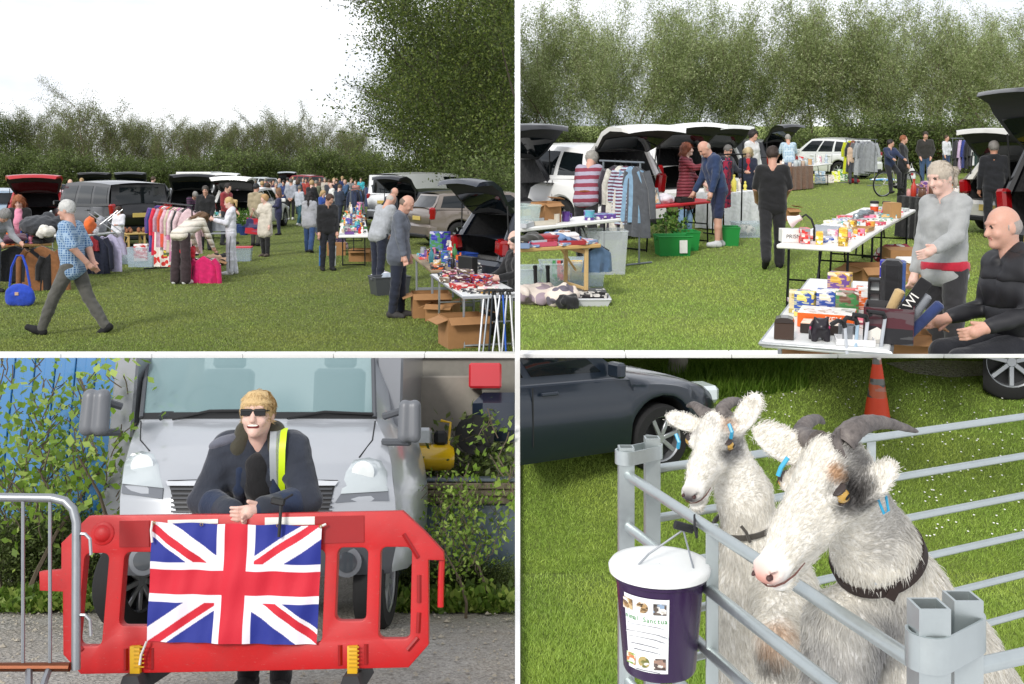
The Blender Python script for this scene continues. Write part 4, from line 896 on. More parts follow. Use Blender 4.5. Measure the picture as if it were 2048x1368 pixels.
def cardboard(st, p, yaw, size, label, flaps=True, clipk=None, mw=None, tone='a97d52'):
    x, y, z = size; t = thing('cardboard_box', label, 'box', mw if mw is not None else st.m(p, yaw)); cm = M('card', tone); th = .006
    for sx in (-1, 1): MB().box((sx*(x/2-th/2), 0, z/2), (th, y-.002, z), 0).ob('side', cm, t)
    for sy in (-1, 1): MB().box((0, sy*(y/2+th/2), z/2), (x, th, z), 0).ob('side', cm, t)
    MB().box((0, 0, .006), (x-.02, y-.02, .008)).ob('bottom', cm, t)
    if flaps:
        for sx in (-1, 1): MB().box((sx*(x/2+y*.16), 0, z+.04*sx), (y*.36, y-.01, th), 0, Matrix.Rotation(R(sx*18), 3, 'Y')).ob('flap', cm, t)
        for sy in (-1, 1): MB().box((0, sy*(y/2+y*.14), z-.03), (x-.01, y*.34, th), 0, Matrix.Rotation(R(-sy*30), 3, 'X')).ob('flap', cm, t)
    else: MB().box((0, 0, z+.004), (x, y, th), 0).ob('lid', cm, t)
    if clipk: clip(t, **clipk)
    return t
GC = {}
def garment_mesh(mat, ln, wd, slv, seed):
    def mk():
        r = random.Random(seed); nx, nz = 10, 10; V = []; Fc = []
        for f in (0, 1):
            for j in range(nz+1):
                q = j/nz; half = wd*(.42+.08*q) if j else wd*.20
                for i in range(nx+1):
                    a = -1+2*i/nx; z = -q*ln-(.10*abs(a)**1.5*(1-q)*.8); wave = .028*math.sin(a*9+seed+q*2)*q+.012*math.sin(a*17+seed*2)*q
                    edge = math.sqrt(max(0, 1-a*a)); V.append((a*half, (.04*edge*(1-.3*q)+.002)*(1 if f else -1)+wave, z))
        o = (nx+1)*(nz+1)
        for f in (0, 1):
            for j in range(nz):
                for i in range(nx): a = f*o+j*(nx+1)+i; q = (a, a+1, a+nx+2, a+nx+1); Fc.append(q if f else q[::-1])
        for j in range(nz):
            for i in (0, nx): a = j*(nx+1)+i; Fc.append((a, a+nx+1, o+a+nx+1, o+a))
        for i in range(nx): a = nz*(nx+1)+i; Fc.append((a, a+1, o+a+1, o+a)); Fc.append((i, i+1, o+i+1, o+i))
        m = MB(); m.add(V, Fc)
        if slv:
            for sx in (-1, 1): m.tube([(sx*wd*.34, 0, -.07), (sx*wd*.52, .01, -.25*ln-.05), (sx*wd*.56, .03, -slv*ln-.1)], [.06, .055, .045], 7)
        return m.mesh('garment', mat, 70)
    return shared(GC, (mat.name, ln, wd, slv, seed), mk)
def hang(mw, mat, ln, wd, slv, label, name='garment', seed=1, group=None, clipk=None):
    t = thing(name, label, 'clothes', mw, group); link('fabric', garment_mesh(mat, ln, wd, slv, seed), t)
    m = MB(); m.tube([(-wd*.38, 0, -.08), (0, 0, .0), (wd*.38, 0, -.08)], .007, 5); m.tube([(0, 0, 0), (0, 0, .05), (.018, 0, .075), (.0, 0, .095), (-.015, 0, .08)], .003, 4); m.ob('hanger', M('plastic', '2a2a2c'), t)
    if clipk: clip(t, **clipk)
    return t
def rail(st, a, b, h, label, goods, twist=55, where='the clothes rail', col='8f9498', clipk=None, feet=.25, seed=3, x0=.05, x1=.95):
    d = b-a; L = d.length; yaw = math.degrees(math.atan2(d.y, d.x)); mw = st.S @ Matrix.Translation(a) @ Matrix.Rotation(R(yaw), 4, 'Z'); t = thing('clothes_rail', label, 'clothes rail', mw); mm = M('metal', col)
    MB().tube([(-.08, 0, h), (L+.08, 0, h)], .014, 7).ob('hanging_bar', mm, t)
    for x in (0, L):
        MB().tube([(x, 0, .03), (x, 0, h)], .014, 7).ob('upright', mm, t); MB().tube([(x, -feet, .02), (x, feet, .02)], .014, 7).ob('foot', mm, t)
    if clipk: clip(t, **clipk)
    r = random.Random(seed); n = len(goods)
    for i, g_ in enumerate(goods):
        mat, ln, wd, slv, nm, desc = g_; x = L*(x0+(x1-x0)*(i+.5)/n)
        hang(mw @ Matrix.Translation((x, 0, h-.06)) @ Matrix.Rotation(R(90-twist+r.uniform(-12, 12)), 4, 'Z'), mat, ln, wd, slv, '%s hanging on %s' % (desc, where), nm, seed+i, 'clothes on '+where, clipk)
    return t
def many(cols, ln=.75, wd=.5, slv=.55, nm='shirt'): return [(M('fabric', c), ln*random.Random(c+str(i)).uniform(.85, 1.15), wd, slv, nm, '%s %s' % (w_, nm)) for i, (c, w_) in enumerate(cols)]
def sheet_plane(name, mw, w, h, mat, label, cat, th=.01): o = MB().box((0, 0, h/2), (w, th, h), .002).ob(name, mat, None, mw=mw); return tag(o, label, cat)
# ================================================================ left field: the boot sale with the walking man
def left_field():
    g = TL.g; CK = {'umax': 1030, 'vmax': 708}; CU = {'umax': 1030}
    # ---- vehicles
    car(TL, g(72, 482), 18, 'red hatchback with raised tailgate behind the woman in a pink top', 'b01822', 'hatch', 4.0, 1.72, 1.5, op=82)
    car(TL, g(62, 448), 16, 'dark car with raised tailgate just behind the red hatchback', '2a3038', 'hatch', op=80)
    car(TL, g(8, 470), 30, 'pale blue car cut off at the left edge of the left field', '9fb4c6', 'hatch', 3.9)
    car(TL, g(283, 497), 46, 'black people carrier with dark windows parked left of the pink clothes rail', '0f1013', 'van', 4.2, 1.75, 1.78)
    car(TL, g(190, 428), 14, 'black car with tailgate up beyond the black people carrier roof', '15161a', 'hatch', op=86)
    car(TL, g(262, 426), 10, 'dark estate with pale open tailgate edge beyond the people carrier', '30343a', 'estate', 4.3, op=84)
    car(TL, g(322, 424), 60, 'dark hatchback side on behind the people carrier', '23262b', 'hatch')
    car(TL, g(118, 432), 50, 'dark blue saloon behind the seller in black', '1c2533', 'estate')
    car(TL, g(385, 462), 22, 'black hatchback with raised tailgate behind the man in black hoodie', '16181c', 'hatch', op=84)
    car(TL, g(468, 462), -4, 'white car with open boot full of goods beside woman in white tracksuit', 'f0f0ee', 'hatch', op=76)
    car(TL, g(452, 425), 4, 'white estate with open tailgate farther up the left row', 'e6e8ea', 'estate', op=80)
    car(TL, g(410, 414), 30, 'silver car in the middle of the left row of cars', 'b6bcc2', 'hatch')
    car(TL, g(548, 390), 60, 'pale grey off-roader parked at the far hedge', 'c9cfd2', 'suv', 4.4)
    car(TL, g(575, 392), 5, 'small light car with raised tailgate at the far hedge', 'a9b2b8', 'hatch', op=84)
    car(TL, g(640, 393), 55, 'dark red off-roader seen from behind at the far hedge', '8a1420', 'suv', 4.5, 1.85, 1.7)
    car(TL, g(768, 452), -34, 'white panel van parked on the right row behind the dark estate', 'eef0f0', 'van', 5.0, 1.9, 1.98, cat='van', panelvan=True)
    car(TL, g(790, 476), -42, 'dark estate with open boot between the white van and bronze people carrier', '24262b', 'estate', 4.4, op=78, clipk=CU)
    car(TL, g(838, 492), -62, 'bronze people carrier parked on the right row beside two browsing men', '7d736b', 'mpv', 4.4, 1.82, 1.5, clipk=CU)
    car(TL, g(948, 592), -56, 'dark blue hatchback with wide open boot behind the folding tables', '1b2230', 'hatch', 4.0, 1.75, 1.45, op=86, clipk=CU, lightw=.24)
    t = thing('lorry_box', 'white lorry body with lettering panel in the far left row', 'lorry', TL.m(g(388, 405), 8))
    MB().box((0, 2.5, 1.35), (2.2, 5, 1.25), .04).ob('body', M('paint', 'f0f0ee'), t); MB().box((0, -.01, 1.6), (1.6, .02, .3), .004).ob('sign_panel', M('plastic', 'c7a33a'), t)
    for x in (-.85, .85): wheel(t, (x, 1.0, .4), .4, .22)
    MB().box((0, 2.5, .55), (1.8, 4.6, .3), .02).ob('chassis', DARK, t)
    # ---- people, nearest first
    P = person
    def glasses(t, J):
        m = MB(); k = J['k']
        for sd in (-1, 1): m.tube([J['hd'](sd*.032+.02*math.cos(a), .102, .012+.016*math.sin(a)) for a in np.linspace(0, 6.283, 9)[:-1]], .0025*k, 4, closed=True); m.tube([J['hd'](sd*.055, .098, .015), J['hd'](sd*.083, 0, .015)], .0025*k, 4)
        m.ob('glasses', DARK, t)
    P(TL, 146, 668, 386, -92, 'white-haired man in blue checked shirt striding left with hands behind his back', M('plaid', '3c6390', 'a4bacb', .03), '55544f', ('white', 'd8d8d4'), '17171a', 'b', lL=(27, 6), lR=(-20, 12), aL=(-25, 8, -8, .62), aR=(-25, 8, -8, .62), sleeve=.46, topn='shirt', fat=1.04, hp=8, extra=glasses, lean=4, tlen=.12)
    P(TL, 38, 566, 388, 20, 'woman with long ginger hair in black cardigan and pink top behind a table', '141416', '17171a', ('long', 'a8623a'), skin='p', hp=30, aL=(18, 10, 62, .25), aR=(18, 10, 62, .25), topn='cardigan', extra=lambda t, J: link('pink_top', SDF().chain([J['ub'](0, .085, 1.0), J['ub'](0, .1, 1.2), J['ub'](0, .075, 1.4)], [.075, .085, .07]).mesh('pink_top', .015, M('fabric', 'e08fa8'), .004), t))
    P(TL, -18, 585, 430, 60, 'grey-haired person in grey sleeves bending at the left edge of the photo', '8f9298', '3b4450', ('curly', '8e8d8b'), h=1.6, lean=35, hp=25, aL=(25, 5, 35, 0), aR=(25, 5, 35, 0))
    P(TL, 238, 516, 412, -10, 'little girl in white top and shorts beside the black people carrier', 'e4e4ec', '8a8790', ('long', '4a3428'), 'b85d78', 'p', sleeve=.9, blen=.05, botn='shorts', topn='top', hp=15, aL=(15, 6, 70, .3))
    P(TL, 362, 568, 425, 158, 'woman in cream padded jacket and brown flared trousers bending over a pile of clothes', M('quilt', 'd8d1c4', None, .12), '382a2e', ('long', '7b5c3e'), 'e5e5e5', h=1.72, lean=62, hp=10, wide=.035, aL=(24, 8, 8, 0), aR=(24, 8, 8, 0), lL=(-2, 2), lR=(2, 2))
    def stripes(t, J):
        for sd, A in ((1, J['LR']), (-1, J['LL'])): MB().tube([A[0]+Vector((sd*.108, 0, -.05)), A[1]+Vector((sd*.092, 0, 0)), A[2]+Vector((sd*.085, 0, .05))], .006, 5).ob('side_stripe', DARK, t)
    P(TL, 462, 549, 393, -78, 'blonde woman in white tracksuit with dark side stripes standing by the clothes pile', 'e3e4ec', 'dfe0ea', ('pony', 'd6b67e'), 'e8e8ea', 'p', topn='hoodie', hood=True, aL=(22, 8, 85, .1), aR=(22, 8, 85, .1), wide=.02, extra=stripes, hp=14)
    P(TL, 411, 500, 370, 12, 'man in black hoodie standing behind the pink clothes rail', '17181b', '1b1c20', ('short', '4d4842'), topn='hoodie', hood=True, hp=20, aL=(6, 8, 25, .2))
    P(TL, 384, 478, 376, 30, 'grey-haired woman in dark purple striped top leaning in behind the clothes rail', M('stripe', '53344f', '2b2430', .07), '23252b', ('short', '9a9791'), h=1.62, lean=38, hp=18, aL=(25, 5, 20, 0), aR=(25, 5, 20, 0), topn='jumper')
    P(TL, 530, 513, 388, -22, 'curly blonde woman in long cream coat carrying a red and navy bag', 'cfc8ba', '17171a', ('curly', 'cfa873'), '5b5148', 'p', tlen=.62, hood=True, topn='coat', aL=(8, 10, 8, 0), aR=(20, 12, 100, .35), hy=-25)
    bag = thing('shopping_bag', 'red and navy shopper hanging from the arm of the woman in cream coat', 'bag', TL.up(g(505, 508), 15))
    s = TL.sc(g(505, 508)); b = MB(); b.prism([(-.19, .52), (.17, .48), (.23, .86), (-.14, .92)], -.07, .07); b.ob('body', M('print', '2c2a55', 'b3202e', 6), bag, 40); MB().tube([(-.05, 0, .9), (.02, 0, 1.1), (.1, 0, .88)], .01, 5).ob('handle', M('fabric', 'b3202e'), bag)
    P(TL, 512, 492, 366, 165, 'man in dark cap and beige jacket behind the woman in cream coat', 'a79a7f', '4a4a44', ('cap', '1e2226'), topn='jacket', aL=(5, 8, 20, .1))
    P(TL, 557, 470, 383, -60, 'woman with shoulder hair in navy coat beside an orange bag', '23264a', '1d2140', ('bob', '6b4b36'), tlen=.45, topn='coat', aL=(20, 8, 70, .2), aR=(20, 8, 70, .2))
    P(TL, 582, 440, 357, 178, 'tall man in pale grey jumper with hands behind his back, mid field', '9ba0ab', '16171b', ('short', '6a655e'), 'd8d8d8', aL=(-18, 10, 10, .65), aR=(-18, 10, 10, .65), topn='jumper')
    P(TL, 599, 452, 370, 150, 'person in pale hoodie and teal jeans walking up the field', 'b9bfc8', '2f5a66', ('short', '7d7468'), 'cfcfcf', hood=True, topn='hoodie', lL=(12, 4), lR=(-10, 10))
    P(TL, 619, 505, 383, 172, 'woman with long dark ponytail in grey hoodie and blue jeans seen from behind', 'a3a5ab', '2d4a78', ('long', '1c1617'), '26262a', hood=True, topn='hoodie', tlen=.22, fat=1.15, lL=(9, 6), lR=(-9, 8), wide=.015)
    P(TL, 655, 541, 385, 25, 'boy in black jacket and tracksuit trousers with blue and white side stripe', '15161a', '1a1d28', ('short', '4a3024'), '16161a', hp=30, hy=30, aL=(2, 5, 8, 0), aR=(2, 5, 8, 0), extra=lambda t, J: [MB().tube([A[1]+Vector((sd*.068, .02, .05)), A[2]+Vector((sd*.058, .01, .02))], .018, 6).ob('side_stripe', M('fabric', '3a6fb0' if sd > 0 else 'd8dce4'), t) for sd, A in ((1, J['LR']), (-1, J['LL']))] and None)
    P(TL, 757, 572, 398, 140, 'bald man in pale grey jumper bending over the white table, seen from behind', 'a9adb2', '1d2336', ('bald', 'c8c2ba'), '46302a', h=1.78, lean=22, hp=25, fat=1.15, aL=(14, 7, 25, .1), aR=(14, 7, 25, .1), topn='jumper')
    P(TL, 797, 634, 404, 88, 'man with cropped hair in slate zip jacket looking down at the table goods', '5a606c', '1b2234', ('bald', '7c6a5c'), '3c3a3a', h=1.78, lean=4, hp=32, fat=1.08, aL=(4, 8, 10, 0), aR=(4, 8, 10, 0), tlen=.18)
    P(TL, 772, 505, 385, 60, 'seller in navy top bending by the open boot of the dark estate', '1d2436', '20242c', ('bald', '8b8580'), h=1.72, lean=20, hp=15)
    P(TL, 1038, 662, 468, -60, 'balding man in black coat sitting behind the folding table at the right edge', '141518', '1a1c22', ('bald', '9a8f86'), skin='p', h=1.7, seat=.42, lL=(85, 85), lR=(85, 85), lean=2, hp=10, aL=(30, 10, 50, .2), aR=(30, 10, 40, .2), topn='coat', clipk=CK)
    far = [(290, 424, 356, 0, 'e3a58a', '333', 'woman in peach top beyond the people carrier'), (305, 428, 353, 90, '2f62a8', '333', 'man in bright blue top beyond the people carrier'), (270, 420, 358, 0, '45474d', '222', 'person in dark grey between the far raised tailgates'), (250, 420, 358, 20, '8f8f93', '222', 'grey-haired person at the far raised tailgate'),
           (140, 458, 358, 40, '191a1e', '222', 'seller in black beside the red hatchback'), (164, 440, 355, 10, '2c3a55', '222', 'person in navy beyond the people carrier windscreen'), (453, 490, 365, 70, '8a2a30', '2a2c33', 'man in dark red jumper at the white open boot'), (490, 448, 352, 0, 'd6d8da', '2d3b58', 'bald man in white top standing by the far rail'),
           (540, 442, 363, 10, 'e0e0e2', '333a44', 'white-haired person in pale top, mid field'), (524, 440, 362, 170, '26282d', '222', 'woman with pale hair in dark coat, mid field'), (552, 440, 363, 20, '8b6a50', '222', 'person in tan jacket among the mid-field crowd'), (568, 434, 360, -15, '2a3b6a', '222', 'ruddy man in blue jacket among the crowd'),
           (623, 452, 360, 165, '17181c', '1a1a1e', 'person in black coat with pale fur collar, mid field'), (586, 402, 353, 0, 'd9dadc', '26282d', 'person in white and black before the red off-roader'), (645, 470, 380, 60, '2a4ea0', '222', 'man in blue jacket and dark beanie at the stall'), (658, 430, 358, 170, '3c3f48', '1c1c22', 'person in charcoal coat among the far group'),
           (668, 432, 355, 20, '20253a', '222', 'tall person in navy among the far group'), (664, 440, 365, -60, 'e2e2e0', '46505e', 'woman in white top at the far stall'), (678, 455, 368, 150, '2c3648', '222a3a', 'man in slate blue jacket bending at the clothes stall'), (685, 412, 352, 0, '1e2c5c', '222', 'person in royal blue by the far hedge'),
           (702, 420, 355, 40, '9a9ca3', '3a3a40', 'man in grey jumper by the far right row'), (712, 428, 360, -30, 'b07a72', '2a2a30', 'woman in dusty pink leaning over a far table'), (722, 412, 355, 0, '3fb3c4', '3a3a44', 'person in turquoise top by the white van'), (640, 405, 354, 0, '5c4a44', '222', 'person in brown near the red off-roader'), (606, 408, 356, 20, '6c7a8a', '2c3440', 'walker in grey-blue in the far middle of the field'),
           (530, 418, 356, 150, '3a3c44', '222', 'walker in charcoal far left of the field centre'), (480, 425, 358, 20, '8a3038', '2a2a2a', 'person in maroon by the far white cars'), (510, 420, 358, 0, 'c4c0b4', '40444c', 'person in stone jacket by the far rails'),
           (596, 428, 357, 170, '2b3f5c', '222', 'man in steel blue coat walking away up the aisle'), (612, 422, 356, 10, 'a8433c', '333', 'woman in brick red coat facing the camera up the aisle'), (632, 436, 360, 175, '6a6f5a', '333', 'man in olive jacket behind the boy in black'), (560, 424, 356, -30, '7c8da0', '222', 'person in grey-blue anorak by the far left stalls'), (545, 430, 358, 40, '4c3a5c', '222', 'woman in plum coat by the far left stalls'), (650, 418, 355, 0, 'bdb7ab', '333', 'person in oatmeal jumper among the far stalls'), (672, 420, 356, 160, '1b1d22', '222', 'person in jet black coat among the far stalls'), (692, 428, 358, -50, '35557a', '333', 'man in denim jacket at the far right stalls'), (575, 414, 355, 180, 'c9c9cc', '222', 'person in pale anorak at the far end of the aisle'), (620, 410, 354, 90, '59304a', '333', 'person in mulberry jacket at the far end'), (500, 436, 360, 30, '3d4a3c', '222', 'man in dark green fleece by the left rails'), (535, 452, 366, 150, '5c6270', '222', 'man in slate fleece just beyond the cream coat')]
    r = random.Random(9)
    for u, vf, vh, fc, tp, bt, lab in far:
        P(TL, u, vf, vh, fc, lab, tp, bt if len(bt) == 6 else {'333': '33363e', '222': '1f2128'}[bt], (r.choice(['short', 'short', 'bob', 'bald', 'curly']), r.choice(['4a3828', '8c8880', 'c0a070', '2a2220', '6a5038'])), skin=r.choice('abp'), hp=r.uniform(0, 25), aL=(r.uniform(0, 25), 8, r.uniform(10, 70), .15), aR=(r.uniform(0, 25), 8, r.uniform(10, 70), .15), lL=(r.uniform(0, 12), 5), lR=(-r.uniform(0, 12), 8))
    # ---- left stalls
    T = table(TL, -40, 578, 106, 566, .75, .74, 'wooden trestle table heaped with clothes at the left edge', 'wood', 'b08a56', 'c2a06a')
    clutter(T, 16, 1, 'the wooden table at the left edge', ['mug', 'ornament', 'folded_cloth', 'toy', 'bottle'], 1.1)
    def cloth(u, v, y, w, ln, c, label, yaw=0, slv=.5, nm='coat', seed=2, m=None): p = TL.at(u, v, y); hang(TL.m(p, yaw), m or M('fabric', c), ln, w, slv, label, nm, seed)
    y0 = g(60, 580).y
    cloth(84, 492, y0-.05, .75, .78, '8a5b36', 'camel brown coat draped over the front of the wooden table', 6, .9, 'coat', 3)
    cloth(30, 492, y0-.06, .85, .62, '15161c', 'black clothes draped over the front of the wooden table', 0, .4, 'coat', 5); cloth(103, 505, y0-.02, .4, .75, '1d1d20', 'black jacket hanging at the right end of the wooden table', 30, .5, 'jacket', 7)
    lump('clothes_heap', TL.m(TL.at(20, 486, y0+.2), 0), (.7, .5, .2), M('fabric', '5a3142', '2b2b35'), 'maroon and dark clothes heaped on the wooden table', 'clothes', 4)
    lump('teddy_heap', TL.m(TL.at(94, 474, y0+.35), 0), (.35, .3, .26), M('fabric', 'e8e4da'), 'white soft toys heaped on the wooden table', 'toys', 6, noise=.015)
    lump('dark_bag', TL.m(TL.at(78, 470, y0+.9), 0), (.8, .6, .5), M('fabric', '3a3d42'), 'black and grey bags piled in front of the red car boot', 'bags', 8)
    b = thing('blue_bag', 'bright blue cloth bag hanging low at the front of the wooden table', 'bag', TL.m(g(40, 612), -4)); k = 115
    S = SDF(); S.ell((0, 0, .17), (.235, .08, .18)); S.ell((-.12, 0, .1), (.12, .07, .1)); S.ell((.12, 0, .1), (.12, .07, .1)); link('body', S.mesh('body', .02, M('fabric', '1f45b8'), .012), b); MB().tube([(-.16, 0, .3), (-.12, 0, .6), (-.05, .03, .78), (.04, .03, .78), (.12, 0, .6), (.17, 0, .3)], .018, 6).ob('strap', M('fabric', '1f45b8'), b); MB().box((0, -.085, .2), (.06, .01, .05), .004).ob('patch', M('fabric', 'c9a890'), b)
    T = table(TL, 160, 540, 232, 528, .8, .72, 'table under the clothes airer beside the walking man', 'alu', 'd8d8d4', 'a8acb0'); clutter(T, 5, 2, 'the table under the clothes airer', ['folded_cloth', 'bag'], 1.2)
    lump('white_bags', TL.m(TL.at(172, 466, g(180, 535).y+.2), 0), (.6, .4, .16), M('fabric', 'e6e6ea'), 'white plastic bags on the table behind the walking man', 'bags', 3); lump('green_bag', TL.m(g(168, 512), 0), (.6, .5, .75), M('fabric', '2f6b38'), 'green holdall on the ground by the people carrier', 'bag', 3)
    t = thing('clothes_airer', 'folding silver clothes airer standing on the stall behind the walking man', 'airer', TL.m(TL.at(212, 470, g(200, 530).y), 12)); am = M('metal', 'c6cace')
    for i in range(6): MB().tube([(-.3+.11*i, -.25, .22+.06*i), (-.3+.11*i, .35, .22+.06*i)], .008, 5).ob('bar', am, t)
    for y in (-.25, .35): MB().tube([(-.35, y, .02), (.3, y, .55)], .011, 5).ob('side_bar', am, t); MB().tube([(.3, y, .02), (-.3, y, .5)], .011, 5).ob('side_bar', am, t)
    cloth(192, 470, g(190, 548).y-.1, .52, .78, '1c2238', 'navy and red jacket hanging on the front of the airer stall', 5, .75, 'jacket', 4); cloth(184, 472, g(190, 548).y-.16, .28, .3, '9a2430', 'dark red scarf over the navy jacket', 5, 0, 'scarf', 9)
    cloth(222, 468, g(222, 546).y-.1, .5, .76, 'b9b4d2', 'lilac shirt hanging beside the navy jacket', -8, .42, 'shirt', 6)
    T = table(TL, 254, 506, 296, 504, .55, .5, 'small pale wooden table with shoes in front of the people carrier', 'wood', 'c9a96a', 'd1b070'); clutter(T, 3, 4, 'the small pale wooden table', ['shoe_pair', 'bottle', 'shoe_pair'], 1.2, pal=[('7a4a30', 'brown'), ('8c5a3a', 'tan'), ('b9c6cc', 'clear')])
    CL = M('clear', 'b9cbd8')
    crate(TL, g(262, 527), 5, (.55, .4, .3), CL, 'clear plastic box of white cloths on the grass by the people carrier'); crate(TL, g(288, 533), -4, (.6, .42, .42), CL, 'larger clear plastic box with papers beside the clothes rail')
    lump('white_cloths', TL.m(g(262, 525), 0), (.42, .3, .26), M('fabric', 'dcd6d8'), 'white cloths inside the clear plastic box', 'clothes', 2)
    put('carton', 'e6d3cf', TL.m(g(283, 531)+Vector((0, 0, .1)), 10), 'pink and white papers standing in the larger clear box', 2.2)
    cols = [('5b3a8c', 'purple'), ('3b3f86', 'indigo'), ('e2304e', 'red'), ('c9a0b4', 'mauve'), ('e2553c', 'coral'), ('e8b8c8', 'pale pink'), ('d9cdb8', 'cream'), ('d08ab0', 'rose'), ('efd9dd', 'blush'), ('2c2c30', 'black'), ('e6c9cf', 'soft pink')]
    gs = many(cols, .95, .5, .5, 'dress'); gs.insert(5, (M('floral', '5a6a4a', 'd9c34a', .05), 1.0, .5, 0, 'dress', 'green and yellow patterned dress')); gs.insert(3, (M('floral', 'e9e2da', 'd03a34', .11), 1.25, .5, 0, 'dress', 'long white dress with red flowers'))
    rail(TL, g(312, 538), g(386, 560), 1.42, 'clothes rail crowded with pink and red dresses', gs, 40, 'the pink clothes rail', '2a2b2e')
    cardboard(TL, g(412, 560), 12, (.5, .4, .3), 'cardboard box under the fuchsia jacket'); lump('clothes_heap', TL.m(g(398, 556), 0), (1.0, .7, .5), M('floral', 'd9d4d0', 'b9a08a', .2), 'mixed clothes spilling from boxes behind the fuchsia jacket', 'clothes', 9)
    cloth(408, 512, g(408, 566).y-.05, .5, .52, 'd81a68', 'fuchsia pink jacket draped over a box on the grass', -4, .85, 'jacket', 4); cloth(384, 512, g(384, 566).y, .3, .6, '20253a', 'dark denim trousers hanging beside the fuchsia jacket', 0, 0, 'trousers', 8)
    lump('red_cloth', TL.m(TL.at(374, 512, g(384, 566).y), 0), (.35, .3, .25), M('fabric', 'c11f30'), 'red top in the hands of the bending woman', 'clothes', 3, vox=.018)
    crate(TL, g(482, 522), 8, (.5, .38, .3), CL, 'clear plastic box with red lid beside the woman in white tracksuit', lid='c23a44'); lump('folded_bags', TL.m(g(444, 530), 0), (.7, .4, .28), M('floral', 'caa98c', '2a2a2a', .2), 'tan and black handbags on the grass by the white tracksuit', 'bags', 5)
    t = thing('plastic_chair', 'grey plastic chair behind the clothes pile', 'chair', TL.m(g(440, 500), 10)); MB().box((0, 0, .44), (.42, .4, .03), .012).ob('seat', M('plastic', '8c9096'), t); MB().box((0, .19, .66), (.42, .03, .36), .012).ob('backrest', M('plastic', '8c9096'), t)
    for x in (-.18, .18):
        for y in (-.17, .17): MB().tube([(x, y, 0), (x*.95, y*.95, .43)], .012, 6).ob('leg', DARK, t)
    T = table(TL, 425, 482, 460, 478, .7, .72, 'white table with goods at the boot of the white car'); clutter(T, 5, 6, 'the white table at the white car boot', ['boxed_game', 'jar', 'tin'], 1.3)
    for i, (u, v, c, l) in enumerate([(488, 470, '3b6b34', 'tall'), (497, 466, '4a7a3a', 'broad'), (481, 466, '35602e', 'low')]): pot_plant(TL, g(u, v), 1.3, '%s potted plant on the grass behind the woman in white tracksuit' % l, i, '2a3f7a')
    rail(TL, g(478, 432), g(505, 432), 1.4, 'clothes rail by the far white cars', many([('e4e4e8', 'white'), ('c0a0c0', 'lilac'), ('2a3558', 'navy'), ('8a2a44', 'wine'), ('d0d0d0', 'grey')], .8), 60, 'the rail by the far white cars')
    # ---- right stalls
    T = table(TL, 738, 542, 728, 478, .62, .74, 'long white folding table loaded with goods beside the boy in black'); clutter(T, 60, 7, 'the long white folding table', ['boxed_game', 'book', 'jar', 'mug', 'tin', 'ornament', 'carton', 'tray'], 1.15)
    T = table(TL, 733, 476, 726, 446, .65, .74, 'table with black cloth and bright boxes farther along the right row', 'cloth', '1a1a1e'); clutter(T, 20, 8, 'the black-clothed table', ['carton', 'bottle', 'boxed_game', 'tin'], 1.5)
    rail(TL, g(702, 462), g(724, 452), 1.45, 'clothes rail of dark jeans by the white van', many([('22304e', 'denim'), ('1c2236', 'navy'), ('30343c', 'charcoal'), ('3c5078', 'blue'), ('1a1a1e', 'black'), ('8a8074', 'stone'), ('28304a', 'indigo')], .85), 45, 'the rail of dark jeans')
    rail(TL, g(730, 440), g(752, 436), 1.45, 'farther clothes rail beside the rear of the white van', many([('2a3a68', 'blue'), ('d8d8dc', 'white'), ('3a3a44', 'grey'), ('1c1c22', 'black'), ('5a6a8c', 'pale denim')], .8), 45, 'the farther rail by the white van')
    cardboard(TL, g(673, 510), 8, (.45, .35, .3), 'cardboard box on the grass left of the long white table', False); crate(TL, g(675, 488), 0, (.4, .3, .22), M('plastic', '2f7a3c'), 'small green crate behind the cardboard box left of the table'); cardboard(TL, g(722, 522), 0, (.5, .4, .28), 'cardboard box under the long white table')
    lump('clothes_heap', TL.m(g(672, 498), 0), (.6, .5, .4), M('floral', '5a4a6a', 'c0a8b0', .15), 'purple clothes in a heap behind the boy in black', 'clothes', 2); lump('stall_heap', TL.m(g(650, 480), 0), (.5, .5, .7), M('floral', '3a4a60', 'b08a90', .2), 'dark patterned clothes on the far stall', 'clothes', 5)
    crate(TL, g(779, 588), 25, (.62, .42, .3), M('plastic', '4a4d52'), 'dark grey plastic crate of oddments at the feet of the man in slate jacket'); lump('oddments', TL.m(g(779, 584)+Vector((0, 0, .16)), 0), (.45, .3, .22), M('floral', '9aa4b0', 'd8d8dc', .12), 'grey cloth oddments in the dark grey crate', 'clothes', 6)
    lump('oddments', TL.m(g(760, 565), 0), (.45, .35, .3), M('floral', 'b8bcc8', 'b23038', .14), 'red and white oddments on the grass behind the dark crate', 'goods', 7)
    o = link('toy_ball', SDF().ell((0, 0, .08), (.08, .08, .08)).mesh('toy_ball', .02, M('print', 'e6dc9a', 'c8b860')), None, TL.m(g(748, 573))); tag(o, 'pale yellow ball on the grass beside the dark grey crate', 'ball')
    T2 = table(TL, 822, 592, 862, 640, .72, .70, 'folding table with books behind the aluminium table', 'wood', '9c8a70', '8d9196'); T2 = (T2[0], T2[1], T2[2], T2[3], T2[4])
    T3 = table(TL, 862, 642, 925, 705, .72, .66, 'aluminium folding table covered with games at the right front', 'alu', 'e4e6e6', 'b9bdc0', clipk=CK)
